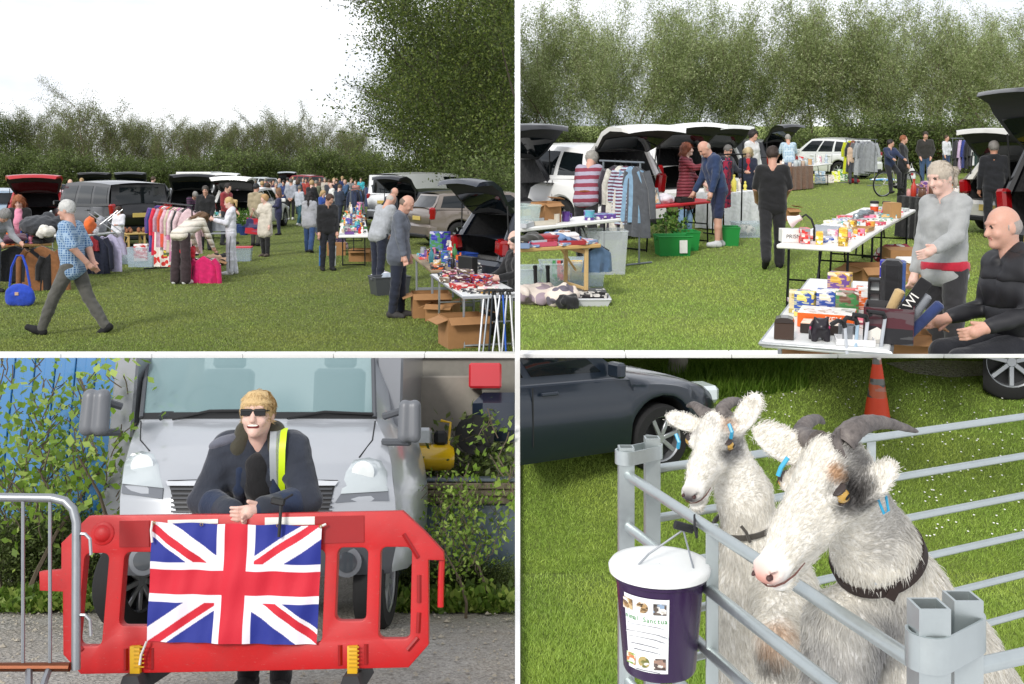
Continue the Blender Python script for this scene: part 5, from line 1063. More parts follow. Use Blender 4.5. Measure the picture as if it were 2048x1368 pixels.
    clutter(T2, 34, 11, 'the wooden folding table at right', ['book', 'boxed_game', 'bottle', 'jar', 'carton', 'tin'], 1.0, clipk=CU); clutter(T3, 26, 12, 'the aluminium table at right', ['boxed_game', 'book', 'book', 'boxed_game', 'book_pile'], 1.0, clipk=CU, pal=[('e07a2a', 'orange'), ('4a1c20', 'maroon'), ('20222a', 'black'), ('e6e2da', 'white'), ('b02a2a', 'red'), ('6a5a4a', 'brown')])
    put('carton', '2c2c96', T2[1] @ Matrix.Translation((.32, .45, .701)) @ Matrix.Rotation(.6, 4, 'Z'), 'tall blue and white boxed kettle standing on the wooden folding table', 2.3)
    m4 = T3[1] @ Matrix.Translation((.55, .42, .66)); o = MB().box((0, 0, .14), (.34, .1, .28), .006).ob('black_case', M('plastic', '17181a'), None, mw=m4 @ Matrix.Rotation(.4, 4, 'Z')); tag(o, 'black case standing on the aluminium table beside the seated man', 'case'); clip(o, **CU)
    crate(TL, None, 0, (.42, .3, .2), M('plastic', '2a4a9a'), 'blue plastic tray in the open boot of the dark blue hatchback', mw=TL.m(TL.at(928, 530, g(948, 592).y+.35), -56))
    for u, v, yw, sz, lab in [(862, 632, 10, (.55, .42, .34), 'large open cardboard box under the wooden folding table'), (886, 640, -15, (.4, .34, .24), 'middle cardboard box under the aluminium table'), (928, 690, 20, (.52, .42, .36), 'nearest cardboard box under the aluminium table')]: cardboard(TL, g(u, v), yw, sz, lab, clipk=CK)
    r = random.Random(4)
    for i, (ut, ub_, c, w_) in enumerate([(968, 958, 'd8dade', 'silver'), (978, 966, '9aa0a6', 'grey'), (990, 1000, 'e2e4e6', 'white'), (1000, 985, 'c6cacf', 'pale'), (1006, 1012, '3a62b8', 'blue'), (1014, 1004, 'b0b4b8', 'steel'), (1020, 1028, 'dcdee0', 'bright'), (985, 978, '30343a', 'black')]):
        a = g(ub_, 706); b = TL.at(ut, 590, a.y+.12); t = thing('walking_stick', '%s walking stick leaning among the sticks at the right end of the aluminium table' % w_, 'stick', TL.S); MB().tube([a, b], .013, 6).ob('shaft', M('metal', c), t); d = (b-a).normalized()
        MB().tube([b, b+d*.05, b+d*.06+Vector((.04, 0, 0)), b+d*.05+Vector((.12, -.02, 0))], .016, 6).ob('handle', DARK, t); clip(t, **CK)
def pot_plant(st, p, s, label, seed, pot='2a3f7a'):
    t = thing('potted_plant', label, 'plant', st.m(p, seed*40) @ Matrix.Scale(s, 4)); MB().lathe([(.09, 0), (.13, .2), (.14, .2), (.14, .23)], 14).ob('pot', M('plastic', pot), t)
    r = np.random.default_rng(seed); n = 160; P = r.normal(0, .12, (n, 3))*np.array([1, 1, .9])+np.array([0, 0, .42]); D = r.normal(0, 1, (n, 3)); D /= np.linalg.norm(D, axis=1, keepdims=True); S = np.cross(D, r.normal(0, 1, (n, 3))); S /= np.linalg.norm(S, axis=1, keepdims=True); l = .075
    V = np.stack([P, P+D*l*.5+S*l*.35, P+D*l, P+D*l*.5-S*l*.35], 1).reshape(-1, 3); c = link('foliage', fast_mesh('foliage', V, np.arange(4*n).reshape(-1, 4), M('leaf', '527a2e', '8fae50'), None, False), t); c['kind'] = 'stuff'; MB().tube([(0, 0, .2), (.01, 0, .5)], .01, 5).ob('stem', BK, t)
    return t
left_field()
# ================================================================ right field: tables, open boots, the seated man
def text(parent, s, mw, size, mat, name='lettering', ext=.0008, align='CENTER', shear=0):
    c = bpy.data.curves.new(name, 'FONT'); c.body = s; c.size = size; c.extrude = ext; c.align_x = align; c.align_y = 'CENTER'; c.shear = shear
    tmp = bpy.data.objects.new('tmp', c); me = bpy.data.meshes.new_from_object(tmp); bpy.data.objects.remove(tmp)
    me.materials.clear(); me.materials.append(mat); o = link(name, me, parent); o['kind'] = 'stuff'; o.matrix_parent_inverse = Matrix(); o.matrix_basis = mw; return o
FRONT = Matrix.Rotation(R(90), 4, 'X')      # text that reads from -Y
def bicycle(mw, label):
    t = thing('bicycle', label, 'bicycle', mw); fr = M('paint', 'd8d2d4', None, 2.0); bl = M('rubber', '17181a'); r = .34
    for y in (-.52, .52):
        m = MB(); m.tube([(0, y+r*math.cos(a), r+r*math.sin(a)) for a in np.linspace(0, 6.283, 25)[:-1]], .022, 6, closed=True); w = m.ob('wheel', bl, t, 60)
        s = MB(); s.tube([(0, y+(r-.025)*math.cos(a), r+(r-.025)*math.sin(a)) for a in np.linspace(0, 6.283, 25)[:-1]], .008, 5, closed=True)
        for i in range(12): a = i*math.pi/6; s.tube([(0, y, r), (0, y+(r-.03)*math.cos(a), r+(r-.03)*math.sin(a))], .0025, 3, cap=False)
        s.ob('spokes', WHL, w)
    BBk, ST, HD = (0, -.08, .30), (0, -.22, .80), (0, .36, .78)
    for i, (a, b, rr) in enumerate([(BBk, ST, .017), (BBk, (0, .38, .70), .02), (ST, HD, .016), (BBk, (0, -.52, r), .011), ((0, -.2, .72), (0, -.52, r), .009), ((0, .33, .86), (0, .40, .62), .02)]): MB().tube([a, b], rr, 7).ob('frame_tube', fr, t)
    MB().tube([(0, .40, .62), (0, .45, .5), (0, .52, r)], .015, 6).ob('fork', bl, t); MB().tube([(-.3, .30, .95), (-.12, .33, .93), (.12, .33, .93), (.3, .30, .95)], .013, 6).ob('handlebar', bl, t); MB().tube([(0, .33, .86), (0, .33, .93)], .014, 6).ob('stem', bl, t)
    MB().box((0, -.25, .88), (.13, .26, .05), .02).ob('saddle', bl, t); MB().tube([(0, -.22, .8), (0, -.24, .87)], .013, 6).ob('seat_post', WHL, t)
    m = MB(); m.x = Matrix.Translation(BBk) @ Matrix.Rotation(R(90), 4, 'Y'); m.lathe([(.09, -.005), (.09, .005)], 16); m.ob('chainring', DARK, t)
    for sd in (-1, 1): MB().tube([(sd*.06, -.08, .3), (sd*.08, -.08+sd*.12, .3-sd*.12)], .01, 5).ob('crank', WHL, t); MB().box((sd*.13, -.08+sd*.12, .3-sd*.12), (.1, .07, .02), .005).ob('pedal', bl, t)
    return t
def right_field():
    g = TR.g; P = person; UC = {'umin': 1040}; VC = {'vmax': 708}
    car(TR, g(1056, 482), 42, 'black car with open boot cut off at the left edge of the right field', '121317', 'estate', 4.2, op=84, clipk=UC)
    car(TR, g(1262, 480), 36, 'white off-roader with wide open boot behind the man in striped jumper', 'f0f0ee', 'suv', 4.4, 1.84, 1.62, op=80, clipk=UC, inner=M('fabric', '2c2d30'))
    car(TR, g(1372, 436), 30, 'white crossover with raised tailgate beside the woman in maroon coat', 'f0f0ee', 'suv', 4.1, 1.76, 1.58, op=86, lightw=.3)
    car(TR, g(1447, 405), 24, 'pale hatchback with raised tailgate behind the man in sunglasses', 'd6d8d4', 'hatch', op=84)
    car(TR, g(1568, 372), 42, 'black car with raised boot where the man in blue checked shirt bends', '14161a', 'estate', 4.3, op=84)
    car(TR, g(1738, 358), 36, 'white hatchback with closed boot behind the grey clothes rail', 'e8eae8', 'hatch', 3.85, 1.7, 1.48)
    car(TR, g(1895, 346), 62, 'dark red car side on behind the clothes rail at right', '8e1622', 'mpv', 4.2)
    car(TR, g(1985, 472), -66, 'silver car with low raised tailgate behind the woman in grey sweatshirt', 'c9c8c0', 'hatch', 4.0, 1.72, 1.42, op=86, lightw=.18)
    car(TR, g(2085, 560), -72, 'black off-roader with high raised tailgate at the right edge', '17181b', 'suv', 4.4, 1.85, 1.74, op=102)
    t = thing('box_trailer', 'white box trailer with a letter panel behind the white off-roader', 'trailer', TR.m(g(1322, 405), 12)); MB().box((0, .9, 1.0), (1.5, 1.8, 1.1), .03).ob('body', M('paint', 'f0f0ee'), t); MB().box((0, -.012, 1.3), (1.25, .02, .3), .004).ob('letter_panel', M('plastic', '2a2020'), t)
    for i, (ch, c) in enumerate(zip('AUTOMA', ['b3202e', 'b3202e', 'd8b030', 'd8b030', '8a2a2a', 'b3202e'])): text(t, ch, Matrix.Translation((-.5+.2*i, -.025, 1.3)) @ FRONT, .26, M('plastic', c))
    for x in (-.7, .7): wheel(t, (x, .9, .28), .28, .16)
    # ---- people
    def belt(t, J): MB().tube([J['ub'](.165*math.cos(a), .125*math.sin(a), .985) for a in np.linspace(0, 6.283, 17)[:-1]], .016, 6, closed=True).ob('belt', M('rubber', '8a4a22'), t)
    P(TR, 1545, 536, 291, 168, 'man in black T-shirt and combat trousers walking away across the right field', '111114', '1c1c20', ('short', '3a2b22'), '121214', 'b', sleeve=.44, topn='t_shirt', fat=1.14, aL=(12, 12, 45, .15), aR=(12, 12, 55, .2), lL=(-14, 16), lR=(5, 3), hy=-12, wide=.012, tlen=.12)
    P(TR, 1172, 520, 318, 160, 'grey-haired man in maroon and grey striped jumper bending into the white boot', M('stripe', '7d3242', '9a94a4', .115), '1a1a1d', ('curly', 'a8a49c'), h=1.72, lean=24, hp=18, fat=1.12, aL=(18, 14, 20, .1), aR=(18, 14, 20, .1), topn='jumper', extra=belt)
    P(TR, 1372, 474, 285, 60, 'woman with auburn bob in long maroon quilted coat', M('quilt', '7a2c38', None, .055), '7fa0c0', ('bob', '8a4a2c'), 'e0e0e0', 'p', tlen=.68, topn='coat', hood=True, aL=(15, 8, 40, .1), aR=(60, 8, 40, .1), hy=20)
    P(TR, 1436, 494, 300, -75, 'bald man in navy gilet and shorts leaning over the red table', '25395e', '1f2a4c', ('bald', 'c9b8a8'), 'd0d2d4', 'b', h=1.8, lean=15, hp=30, blen=.02, botn='shorts', topn='gilet', aL=(6, 8, 12, 0), aR=(10, 8, 20, 0), lL=(6, 4), lR=(-4, 4), fat=1.05)
    P(TR, 1452, 445, 288, 40, 'grey-haired man in dark glasses and navy jacket behind a rail', '1a1e2a', '23262e', ('short', '6f6c68'), hp=22, aL=(30, 8, 50, .2), extra=lambda t, J: [MB().box(J['hd'](sd*.035, .1, .015), (.05*J['k'], .012, .03*J['k']), .003).ob('lens', DARK, t) for sd in (-1, 1)] and None)
    P(TR, 1496, 440, 293, -10, 'blonde woman in navy coat and red top looking down', '1c2338', '20222a', ('bob', 'd9c49a'), skin='p', hp=30, tlen=.4, topn='coat', aL=(18, 8, 70, .2), aR=(12, 8, 40, .1), extra=lambda t, J: link('red_top', SDF().chain([J['ub'](0, .08, 1.2), J['ub'](0, .075, 1.42)], [.05, .045]).mesh('red_top', .015, M('fabric', 'b8222e')), t))
    P(TR, 1504, 415, 268, 40, 'tall dark-haired man in white collar behind the blonde woman', 'd8d8d8', '2a2c34', ('curly', '231b18'), h=1.88, hp=10)
    P(TR, 1578, 380, 284, 175, 'grey-haired man in pale blue checked shirt bending into the black boot', M('plaid', '7f9fb8', 'c8d4da', .05), '41507a', ('short', 'a9a59e'), h=1.74, lean=14, sleeve=.46, aL=(25, 14, 40, 0), aR=(25, 14, 40, 0), topn='shirt')
    P(TR, 1706, 368, 281, 0, 'red-haired woman in pale jacket standing behind the grey clothes rail', 'c9b098', '4a4c55', ('bob', '8a4a30'), skin='p')
    P(TR, 1806, 392, 270, 60, 'ginger-haired woman in long black coat holding a white carrier bag', '1c1d22', '17181c', ('short', '9a5a34'), tlen=.35, topn='coat', hood=True, aR=(10, 10, 15, 0))
    P(TR, 1851, 372, 262, -20, 'man in dark leather jacket and blue jeans, hands in pockets, right field', '2a2825', '3a5478', ('short', '3a2c24'), hp=24, aL=(0, 14, 30, .4), aR=(0, 14, 30, .4))
    P(TR, 1893, 352, 270, 30, 'man in white and maroon top by the dark red car', 'd4d6dc', '2f4468', ('short', '5a4636'), aL=(10, 8, 60, .2))
    P(TR, 1780, 396, 287, 15, 'child in navy coat sitting astride the bicycle', '1e2c4c', '1a1b20', ('short', '2a211e'), h=1.5, seat=.80, lL=(50, 50), lR=(20, 15), aL=(45, 8, 20, .1), aR=(45, 8, 20, .1), hy=60)
    P(TR, 1988, 476, 303, 160, 'man with cropped grey hair in black jumper facing the silver boot', '14161c', '1c1e24', ('short', '8c8883'), skin='c', h=1.72)
    P(TR, 1088, 420, 306, 0, 'bald head of a man beyond the black open boot', '4a4a50', '2a2a30', ('bald', 'c0b0a0'), h=1.7)
    p = TR.at(1908, 318, 7.5); h = p.z; p.z = 0
    P(TR, 0, 0, 0, -62, 'grey-haired woman with ponytail in grey sweatshirt and dark joggers beside the black table', 'a3a5a4', '2b2a2d', ('pony', 'cbbfae'), skin='p', pos=p, h=min(1.8, h), hp=20, fat=1.0, topn='sweatshirt', aL=(28, 10, 42, .05), aR=(4, 8, 12, 0), tlen=.10, fine=.8, clipk=VC, extra=lambda t, J: link('red_hem', SDF().cone(J['ub'](-.07, 0, .925), J['ub'](.07, 0, .925), .124*J['k'], .124*J['k']).ell(J['ub'](0, 0, .8), (.3, .3, .11), None, .005, 0, True).ell(J['ub'](0, 0, 1.06), (.3, .3, .11), None, .005, 0, True).mesh('red_hem', .014, M('fabric', 'b81a34')), t))
    p = TR.at(2048, 700, 5.75); p.z = 0
    P(TR, 0, 0, 0, -84, 'bald man in black padded gilet sitting at the right edge with hands on his lap', M('quilt', '1c1c20', None, .16), '15171f', ('bald', 'a89f98'), skin='b', pos=p, h=1.76, seat=.60, lL=(80, 80), lR=(84, 82), lean=6, hp=4, fat=1.08, topn='gilet', aL=(6, 8, 66, .12), aR=(8, 8, 68, .15), sleeve=.98, fine=.8, clipk=VC, hood=True)
    t = thing('camp_chair', 'folding chair under the seated man in black gilet', 'chair', TR.m(p, 276)); MB().box((0, .05, .42), (.5, .46, .03), .01).ob('seat', M('fabric', '23262a'), t)
    for x in (-.24, .24): MB().tube([(x, -.25, .4), (x, .22, .45), (x, .34, .9)], .014, 6).ob('side_tube', M('metal', 'aab0aa'), t)
    MB().box((0, .22, .7), (.5, .02, .35), .006).ob('backrest', M('fabric', '3a5a4a'), t); clip(t, **VC)
    bicycle(TR.m(g(1795, 392), -68), 'bicycle under the child in navy coat on the right field')
    b = thing('carrier_bag', 'white carrier bag with red spot held beside the bicycle', 'bag', TR.m(TR.at(1822, 358, g(1806, 390).y-.1))); link('body', SDF().ell((0, 0, .14), (.12, .06, .17)).ell((0, 0, .05), (.14, .07, .09)).mesh('body', .02, M('plastic', 'e6e8ea', None, .5), .012), b); MB().tube([(-.04, 0, .28), (0, 0, .44), (.05, 0, .28)], .01, 5).ob('handle', M('plastic', 'e6e8ea'), b); m = MB(); m.x = Matrix.Translation((0, -.068, .14)) @ Matrix.Rotation(R(90), 4, 'X'); m.lathe([(.035, -.012), (.035, .012)], 14); m.ob('red_spot', M('plastic', 'c8323a'), b)
    # ---- left stalls
    T = table(TR, 985, 622, 1202, 604, .62, .66, 'pale wooden trestle table covered with clothes and papers at the left of the right field', 'wood', 'c9a468', 'd6b57c', clipk=UC)
    clutter(T, 22, 21, 'the pale wooden trestle table', ['book', 'folded_cloth', 'boxed_game', 'tin', 'tray', 'book'], 1.15, clipk=UC, pal=[('e6e4e2', 'white'), ('7a8fb0', 'denim'), ('23242a', 'black'), ('c8506a', 'pink'), ('b9c4cc', 'pale'), ('a02830', 'red')])
    lump('clothes_heap', T[1] @ Matrix.Translation((1.0, .32, .66)), (.55, .45, .14), M('floral', '6a86aa', '3a4a6a', .15), 'pale blue denim clothes in a heap on the trestle table', 'clothes', 4); lump('clothes_heap', T[1] @ Matrix.Translation((.62, .3, .66)), (.5, .4, .13), M('fabric', '34342e'), 'dark olive clothes in a heap on the trestle table', 'clothes', 5)
    hang(TR.m(TR.at(1196, 488, g(1196, 604).y+.1), 15), M('fabric', '55708f'), .32, .36, 0, 'blue jeans hanging over the end of the trestle table', 'jeans', 3)
    T = table(TR, 1000, 585, 1242, 546, .6, .74, 'white folding table with boxes and plates behind the trestle table', clipk=UC)
    clutter(T, 12, 22, 'the white folding table at left', ['tray', 'book_pile', 'tin', 'boxed_game', 'mug'], 1.2, clipk=UC, pal=[('e6e4e0', 'white'), ('b8bcc0', 'grey'), ('5a3a8a', 'purple'), ('c9a878', 'tan'), ('d0c8b8', 'cream')])
    crate(TR, None, 0, (.45, .32, .24), M('clear', 'c9dad6'), 'clear plastic box of jars on the white folding table', clipk=UC, mw=T[1] @ Matrix.Translation((.62, .3, .745))); cardboard(TR, None, 0, (.3, .24, .26), 'small cardboard box standing on the white folding table', mw=T[1] @ Matrix.Translation((1.12, .32, .745)))
    CL = M('clear', 'c2d0d8')
    crate(TR, g(1208, 546), 8, (.55, .42, .58), M('clear', 'd4dade'), 'tall clear plastic bin behind the trestle table end'); crate(TR, g(1130, 572), 4, (.62, .42, .3), CL, 'clear plastic box of books under the trestle table'); crate(TR, g(1170, 570), 4, (.45, .42, .32), CL, 'second clear plastic box beside the box of books'); crate(TR, g(1040, 585), 4, (.5, .4, .3), CL, 'clear box cut off at the left edge', clipk=UC)
    for i, (x, c) in enumerate([(1118, '2f7a3c'), (1128, 'b83a32'), (1140, '30508a'), (1150, 'c8b85a')]): put('book', c, TR.m(g(x, 570)+Vector((0, 0, .18)), 5, 75), '%s book standing in the clear box under the trestle table' % ['green', 'red', 'blue', 'yellow'][i], 1.2)
    lump('soft_toys', TR.m(g(1075, 606), 0), (.75, .45, .26), M('floral', 'cfc4ba', '9a8a94', .2), 'pale soft toys and bags piled on the grass under the trestle table', 'toys', 4, 9, clipk=UC); lump('soft_toys', TR.m(g(1118, 612), 0), (.4, .35, .3), M('floral', 'ddd0c4', '6a6470', .16), 'cream soft toy with dark bag on the grass', 'toys', 8); lump('black_bag', TR.m(g(1132, 616), 0), (.3, .22, .2), M('fabric', '1c1c1f'), 'black pouch on the grass beside the soft toys', 'bag', 3)
    crate(TR, g(1174, 608), 0, (.5, .34, .08), M('plastic', 'd8dade'), 'shallow white tray on the grass under the trestle table'); o = MB().box((0, 0, .06), (.42, .3, .12), .004).ob('tool_case', M('print', '17171a', '3a3434'), None, mw=TR.m(g(1174, 604)+Vector((0, 0, .02)))); tag(o, 'black open case lying in the shallow white tray', 'case')
    for u, l in ((1072, 'left'), (1097, 'right')): t = thing('floor_stand', '%s black baton standing on the grass before the trestle table' % l, 'stand', TR.m(g(u, 592))); MB().tube([(0, 0, 0), (-.01, 0, .32)], .022, 8).ob('grip', DARK, t); MB().tube([(-.01, 0, .32), (-.012, 0, .36)], .026, 8).ob('cap', DARK, t)
    a, b = g(1205, 518), g(1278, 530)
    gs = [(M('fabric', '3b3540'), .95, .5, .5, 'coat', 'dark purple coat'), (M('fabric', 'd8d4ca'), .95, .5, .5, 'coat', 'cream coat'), (M('stripe', 'b8c4d4', '6a3a50', .05), .85, .48, .5, 'shirt', 'checked pale shirt'), (M('fabric', '86a8c4'), .8, .48, .5, 'shirt', 'light blue shirt'), (M('fabric', '53565c'), 1.0, .54, .62, 'cardigan', 'long dark grey cardigan')]
    rail(TR, a, b, 1.46, 'grey metal clothes rail with a long grey cardigan by the white off-roader', gs, 78, 'the grey metal clothes rail', '8b9298', seed=12, x0=.25, x1=1.0)
    T = table(TR, 1282, 508, 1438, 484, .6, .72, 'long red-topped table with frames and hats', 'plastic', 'c81e2a', '1a1a1c')
    for i in range(6): put('picture_frame', ['b0a48c', '8fa0a8', 'c2b8a4'][i % 3], T[1] @ Matrix.Translation((.12+.13*i, .18+.12*(i % 2), .722)) @ Matrix.Rotation(.2*(i % 3-1), 4, 'Z'), '%s picture frame standing on the red-topped table' % ['pale wood', 'grey-blue', 'cream'][i % 3], 1.1, i % 2, 'frames on the red table')
    lump('white_hats', T[1] @ Matrix.Translation((1.0, .25, .722)), (.42, .3, .16), M('fabric', 'e4dfe6'), 'white and lilac hats heaped on the red-topped table', 'hats', 5, vox=.015); put('tray', '2a2c2a', T[1] @ Matrix.Translation((1.35, .2, .722)), 'black seed tray of plants at the end of the red-topped table', 1.3); put('jar', 'c22a34', T[1] @ Matrix.Translation((.05, .1, .722)), 'red candle jar at the left end of the red-topped table', 1.5)
    pot_plant(TR, g(1332, 502), 1.0, 'leafy green seedling in a pot under the red-topped table', 5, '222222'); pot_plant(TR, g(1352, 496), .9, 'low plants in the green box under the red table', 7, '222222')
    GR = M('plastic', '1f8a3e'); crate(TR, g(1345, 510), 6, (.52, .36, .3), GR, 'green plastic box with a long paper note in front of the red table', 'recycling_box', notes=[(.12, .18, .12, .26)]); crate(TR, g(1368, 500), 6, (.42, .36, .3), GR, 'second green plastic box with a square paper note', 'recycling_box', notes=[(-.1, .2, .13, .16)]); crate(TR, g(1454, 490), -6, (.38, .34, .3), GR, 'third green plastic box beside the bald man in shorts', 'recycling_box')
    crate(TR, g(1493, 474), 4, (.5, .36, .26), CL, 'clear plastic box of crockery near the white-clothed table', lid=None); lump('crockery', TR.m(g(1493, 472), 0), (.4, .3, .28), M('floral', 'c8c0b4', '5a5048', .1), 'crockery and shoes in the clear plastic box', 'crockery', 4)
    cardboard(TR, g(1448, 456), 4, (.45, .3, .42), 'tall cardboard box standing left of the white-clothed table', False); cardboard(TR, g(1577, 440), 20, (.3, .3, .24), 'small open cardboard box beyond the man in black T-shirt')
    T = table(TR, 1446, 462, 1516, 452, .6, .7, 'small table with white cloth and straw ornaments', 'cloth', 'f4f6fa'); clutter(T, 9, 25, 'the white-clothed table', ['ornament', 'toy', 'bottle', 'picture_frame'], 1.3, pal=[('c9a868', 'straw'), ('d8cc5a', 'yellow'), ('8a5a34', 'brown'), ('e0d8c8', 'cream')])
    t = thing('straw_basket', 'straw basket of dried flowers on the white-clothed table', 'basket', T[1] @ Matrix.Translation((.3, .3, .702))); MB().lathe([(.09, 0), (.13, .12), (.14, .12)], 16).ob('basket', M('wicker', 'b08a50'), t, 40)
    for i in range(12): a_ = i*2.4; MB().tube([(0, 0, .1), (.14*math.cos(a_), .14*math.sin(a_), .38+.05*(i % 3))], [.004, .02], 5).ob('dried_flower', M('fabric', ['d8b878', 'b8945a', 'e0d0a0'][i % 3]), t)
    rail(TR, g(1425, 470), g(1482, 466), 1.45, 'black clothes rail with patterned dress beside the bald man in shorts', [(M('floral', '1e2348', 'd0d0e0', .05), 1.0, .5, .4, 'dress', 'navy dress with white flowers'), (M('floral', '8a1e3a', '202040', .06), .9, .5, .4, 'dress', 'dark red patterned dress')], 50, 'the black clothes rail', '202124', x0=.1, x1=.6)
    # ---- far stalls
    T = table(TR, 1583, 382, 1625, 378, .7, .72, 'wicker-fronted table of china at the black boot', 'cloth', '7a5a48'); clutter(T, 12, 31, 'the wicker-fronted table', ['mug', 'jar', 'ornament', 'tray'], 1.6, pal=[('eceae6', 'white'), ('d8c0b0', 'pink'), ('c0c8cc', 'pale')])
    T = table(TR, 1622, 378, 1664, 370, .7, .72, 'far white table of china next to the white hatchback'); clutter(T, 10, 32, 'the far white table', ['mug', 'jar', 'ornament', 'carton'], 1.6, pal=[('eceae6', 'white'), ('c8a070', 'tan'), ('b8c4d0', 'pale')])
    for i, (u, v, w, h_, c, l) in enumerate([(1622, 366, .35, .3, 'd8d820', 'yellow bag'), (1640, 367, .35, .42, '9ab4cc', 'pale blue picture'), (1656, 366, .4, .28, 'd8c8c0', 'pink framed print'), (1672, 364, .28, .38, 'd4e020', 'lime yellow bag'), (1685, 362, .35, .42, '4a8a4a', 'green and brown bag')]): sheet_plane('ground_goods', TR.m(g(u, v), 0, -8), w, h_, M('print', c, 'e4e0d8'), '%s propped on the grass before the far stalls' % l, 'goods', .06)
    rail(TR, g(1690, 366), g(1748, 372), 1.5, 'clothes rail of grey dresses beside the white hatchback', many([('d8e020', 'lime'), ('3a3c44', 'charcoal'), ('6a6e74', 'grey'), ('b0b4ba', 'pale grey'), ('8a8e94', 'mid grey'), ('9a9ea4', 'silver')], 1.0, .6, .4, 'dress'), 70, 'the rail of grey dresses')
    lump('ground_cloths', TR.m(g(1765, 362), 0), (1.1, .5, .12), M('floral', 'e0e4e8', '5aa0d0', .3), 'white and blue sheets on the grass below the white hatchback', 'clothes', 3); lump('red_goods', TR.m(g(1708, 366), 0), (.5, .3, .2), M('fabric', 'c02430'), 'red goods on the grass under the grey dresses', 'goods', 4)
    rail(TR, g(1902, 362), g(1990, 360), 1.5, 'long clothes rail of dark clothes at the right of the field', many([('2a2a30', 'black'), ('c8b0d0', 'lilac'), ('2a3a88', 'blue'), ('1c1c22', 'jet'), ('3a3a42', 'charcoal'), ('e0e0e4', 'white'), ('203a36', 'dark green'), ('181820', 'midnight'), ('d0d4d8', 'pale'), ('4a2a44', 'plum'), ('26262c', 'ink')], .95, .5, .5, 'coat'), 50, 'the long rail of dark clothes')
    sheet_plane('poster', TR.m(g(1868, 358), 6, -10), .5, .6, M('print', 'e8e6e2', '3a3a44'), 'white framed poster propped on the grass by the man in leather jacket', 'poster', .03); lump('ground_goods', TR.m(g(1885, 364), 0), (1.0, .5, .18), M('floral', 'd8c8b0', 'e8e4dc', .2), 'pale goods spread on the grass before the dark red car', 'goods', 6)
    # ---- the two long white tables and what is on them
    Ta = table(TR, 1697, 640, 1760, 576, .75, .74, 'nearer white folding table with desk lamp and tool tins, right field', 'plastic', 'eceae6', '2a2c30'); Tb = table(TR, 1762, 574, 1828, 518, .75, .74, 'farther white folding table with ducting and tins, right field', 'plastic', 'eceae6', '2a2c30')
    clutter(Ta, 18, 41, 'the nearer long white table', ['boxed_game', 'book', 'tray', 'tin', 'carton'], .85, y0=.05, y1=.8, pal=[('e6e2d8', 'white'), ('c8302a', 'red'), ('d8b02a', 'yellow'), ('b08a5a', 'tan'), ('c0dae4', 'pale blue')]); clutter(Tb, 24, 42, 'the farther long white table', ['boxed_game', 'book', 'tray', 'book'], .95, y0=.05, y1=.95, pal=[('d8506a', 'pink'), ('e6e2d8', 'white'), ('3aa0b0', 'teal'), ('b8382e', 'red'), ('c8c8cc', 'silver')])
    t = thing('desk_lamp', 'white desk lamp with black bendy neck on the nearer white table', 'lamp', Ta[1] @ Matrix.Translation((.28, .42, .742))); MB().lathe([(.085, 0), (.09, .012), (.02, .022)], 18).ob('base', M('plastic', 'e8dede', None, .4), t); MB().tube([(0, 0, .015), (.0, .0, .16), (-.01, .03, .25), (-.01, .09, .30), (-.02, .13, .27)], .012, 8).ob('neck', DARK, t); m = MB(); m.x = Matrix.Translation((-.02, .135, .27)) @ Matrix.Rotation(R(-115), 4, 'X'); m.lathe([(.03, 0), (.035, .05), (.07, .13), (.066, .13)], 18, cap=False); m.ob('shade', M('plastic', 'ecdcdc', None, .4), t, 50)
    t = thing('foil_duct', 'roll of silver ducting lying on the nearer white table', 'duct', Ta[1] @ Matrix.Translation((.85, .38, .81)) @ Matrix.Rotation(R(70), 4, 'Z') @ Matrix.Rotation(R(90), 4, 'Y')); MB().lathe([(.066+.006*(i % 2), -.15+.02*i) for i in range(16)], 18, cap=False).ob('tube', M('metal', 'c4c8cc'), t, 60)
    t = thing('foil_garland', 'grey crinkled garland lying on the farther white table', 'garland', Tb[1] @ Matrix.Translation((1.05, .4, .79))); link('strand', SDF().chain([(-.35, .05, 0), (-.1, 0, .01), (.15, .06, 0), (.4, 0, 0)], [.05, .055, .05, .05]).mesh('strand', .014, M('metal', '9aa4a8'), .02), t)
    for i, (x, y) in enumerate([(1.55, .2), (1.55, .36)]): t = thing('lidded_cup', '%s white tumbler with orange band and black lid on the farther white table' % ['right', 'left'][i], 'cup', Tb[1] @ Matrix.Translation((x, y, .742))); MB().lathe([(.045, 0), (.055, .17)], 16).ob('cup', M('plastic', 'ece8e4', None, .4), t, 40); MB().lathe([(.052, .06), (.057, .13)], 16, cap=False).ob('band', M('plastic', 'e0562a'), t, 40); MB().lathe([(.06, .17), (.06, .195), (.05, .205)], 16).ob('lid', DARK, t, 40)
    cardboard(TR, None, 0, (.2, .14, .2), 'small brown paper-wrapped box at the end of the farther white table', False, mw=Tb[1] @ Matrix.Translation((1.35, .1, .742)) @ Matrix.Rotation(.7, 4, 'Z'), tone='b98f5e')
    t = thing('boxed_tool', 'white carton with a name panel on the nearer white table', 'box', Ta[1] @ Matrix.Translation((.3, .66, .742)) @ Matrix.Rotation(R(-62), 4, 'Z')); MB().box((0, 0, .07), (.24, .14, .14), .003).ob('carton', M('plastic', 'ecebe6'), t); text(t, 'PRISM', Matrix.Translation((0, -.072, .06)) @ FRONT, .06, M('plastic', '2a2a30'))
    cardboard(TR, g(1745, 600), 10, (.5, .4, .4), 'large cardboard box of clothes under the white tables', clipk=VC); cardboard(TR, g(1815, 560), -6, (.55, .4, .4), 'large cardboard box right of the tall blue box', False, clipk=VC)
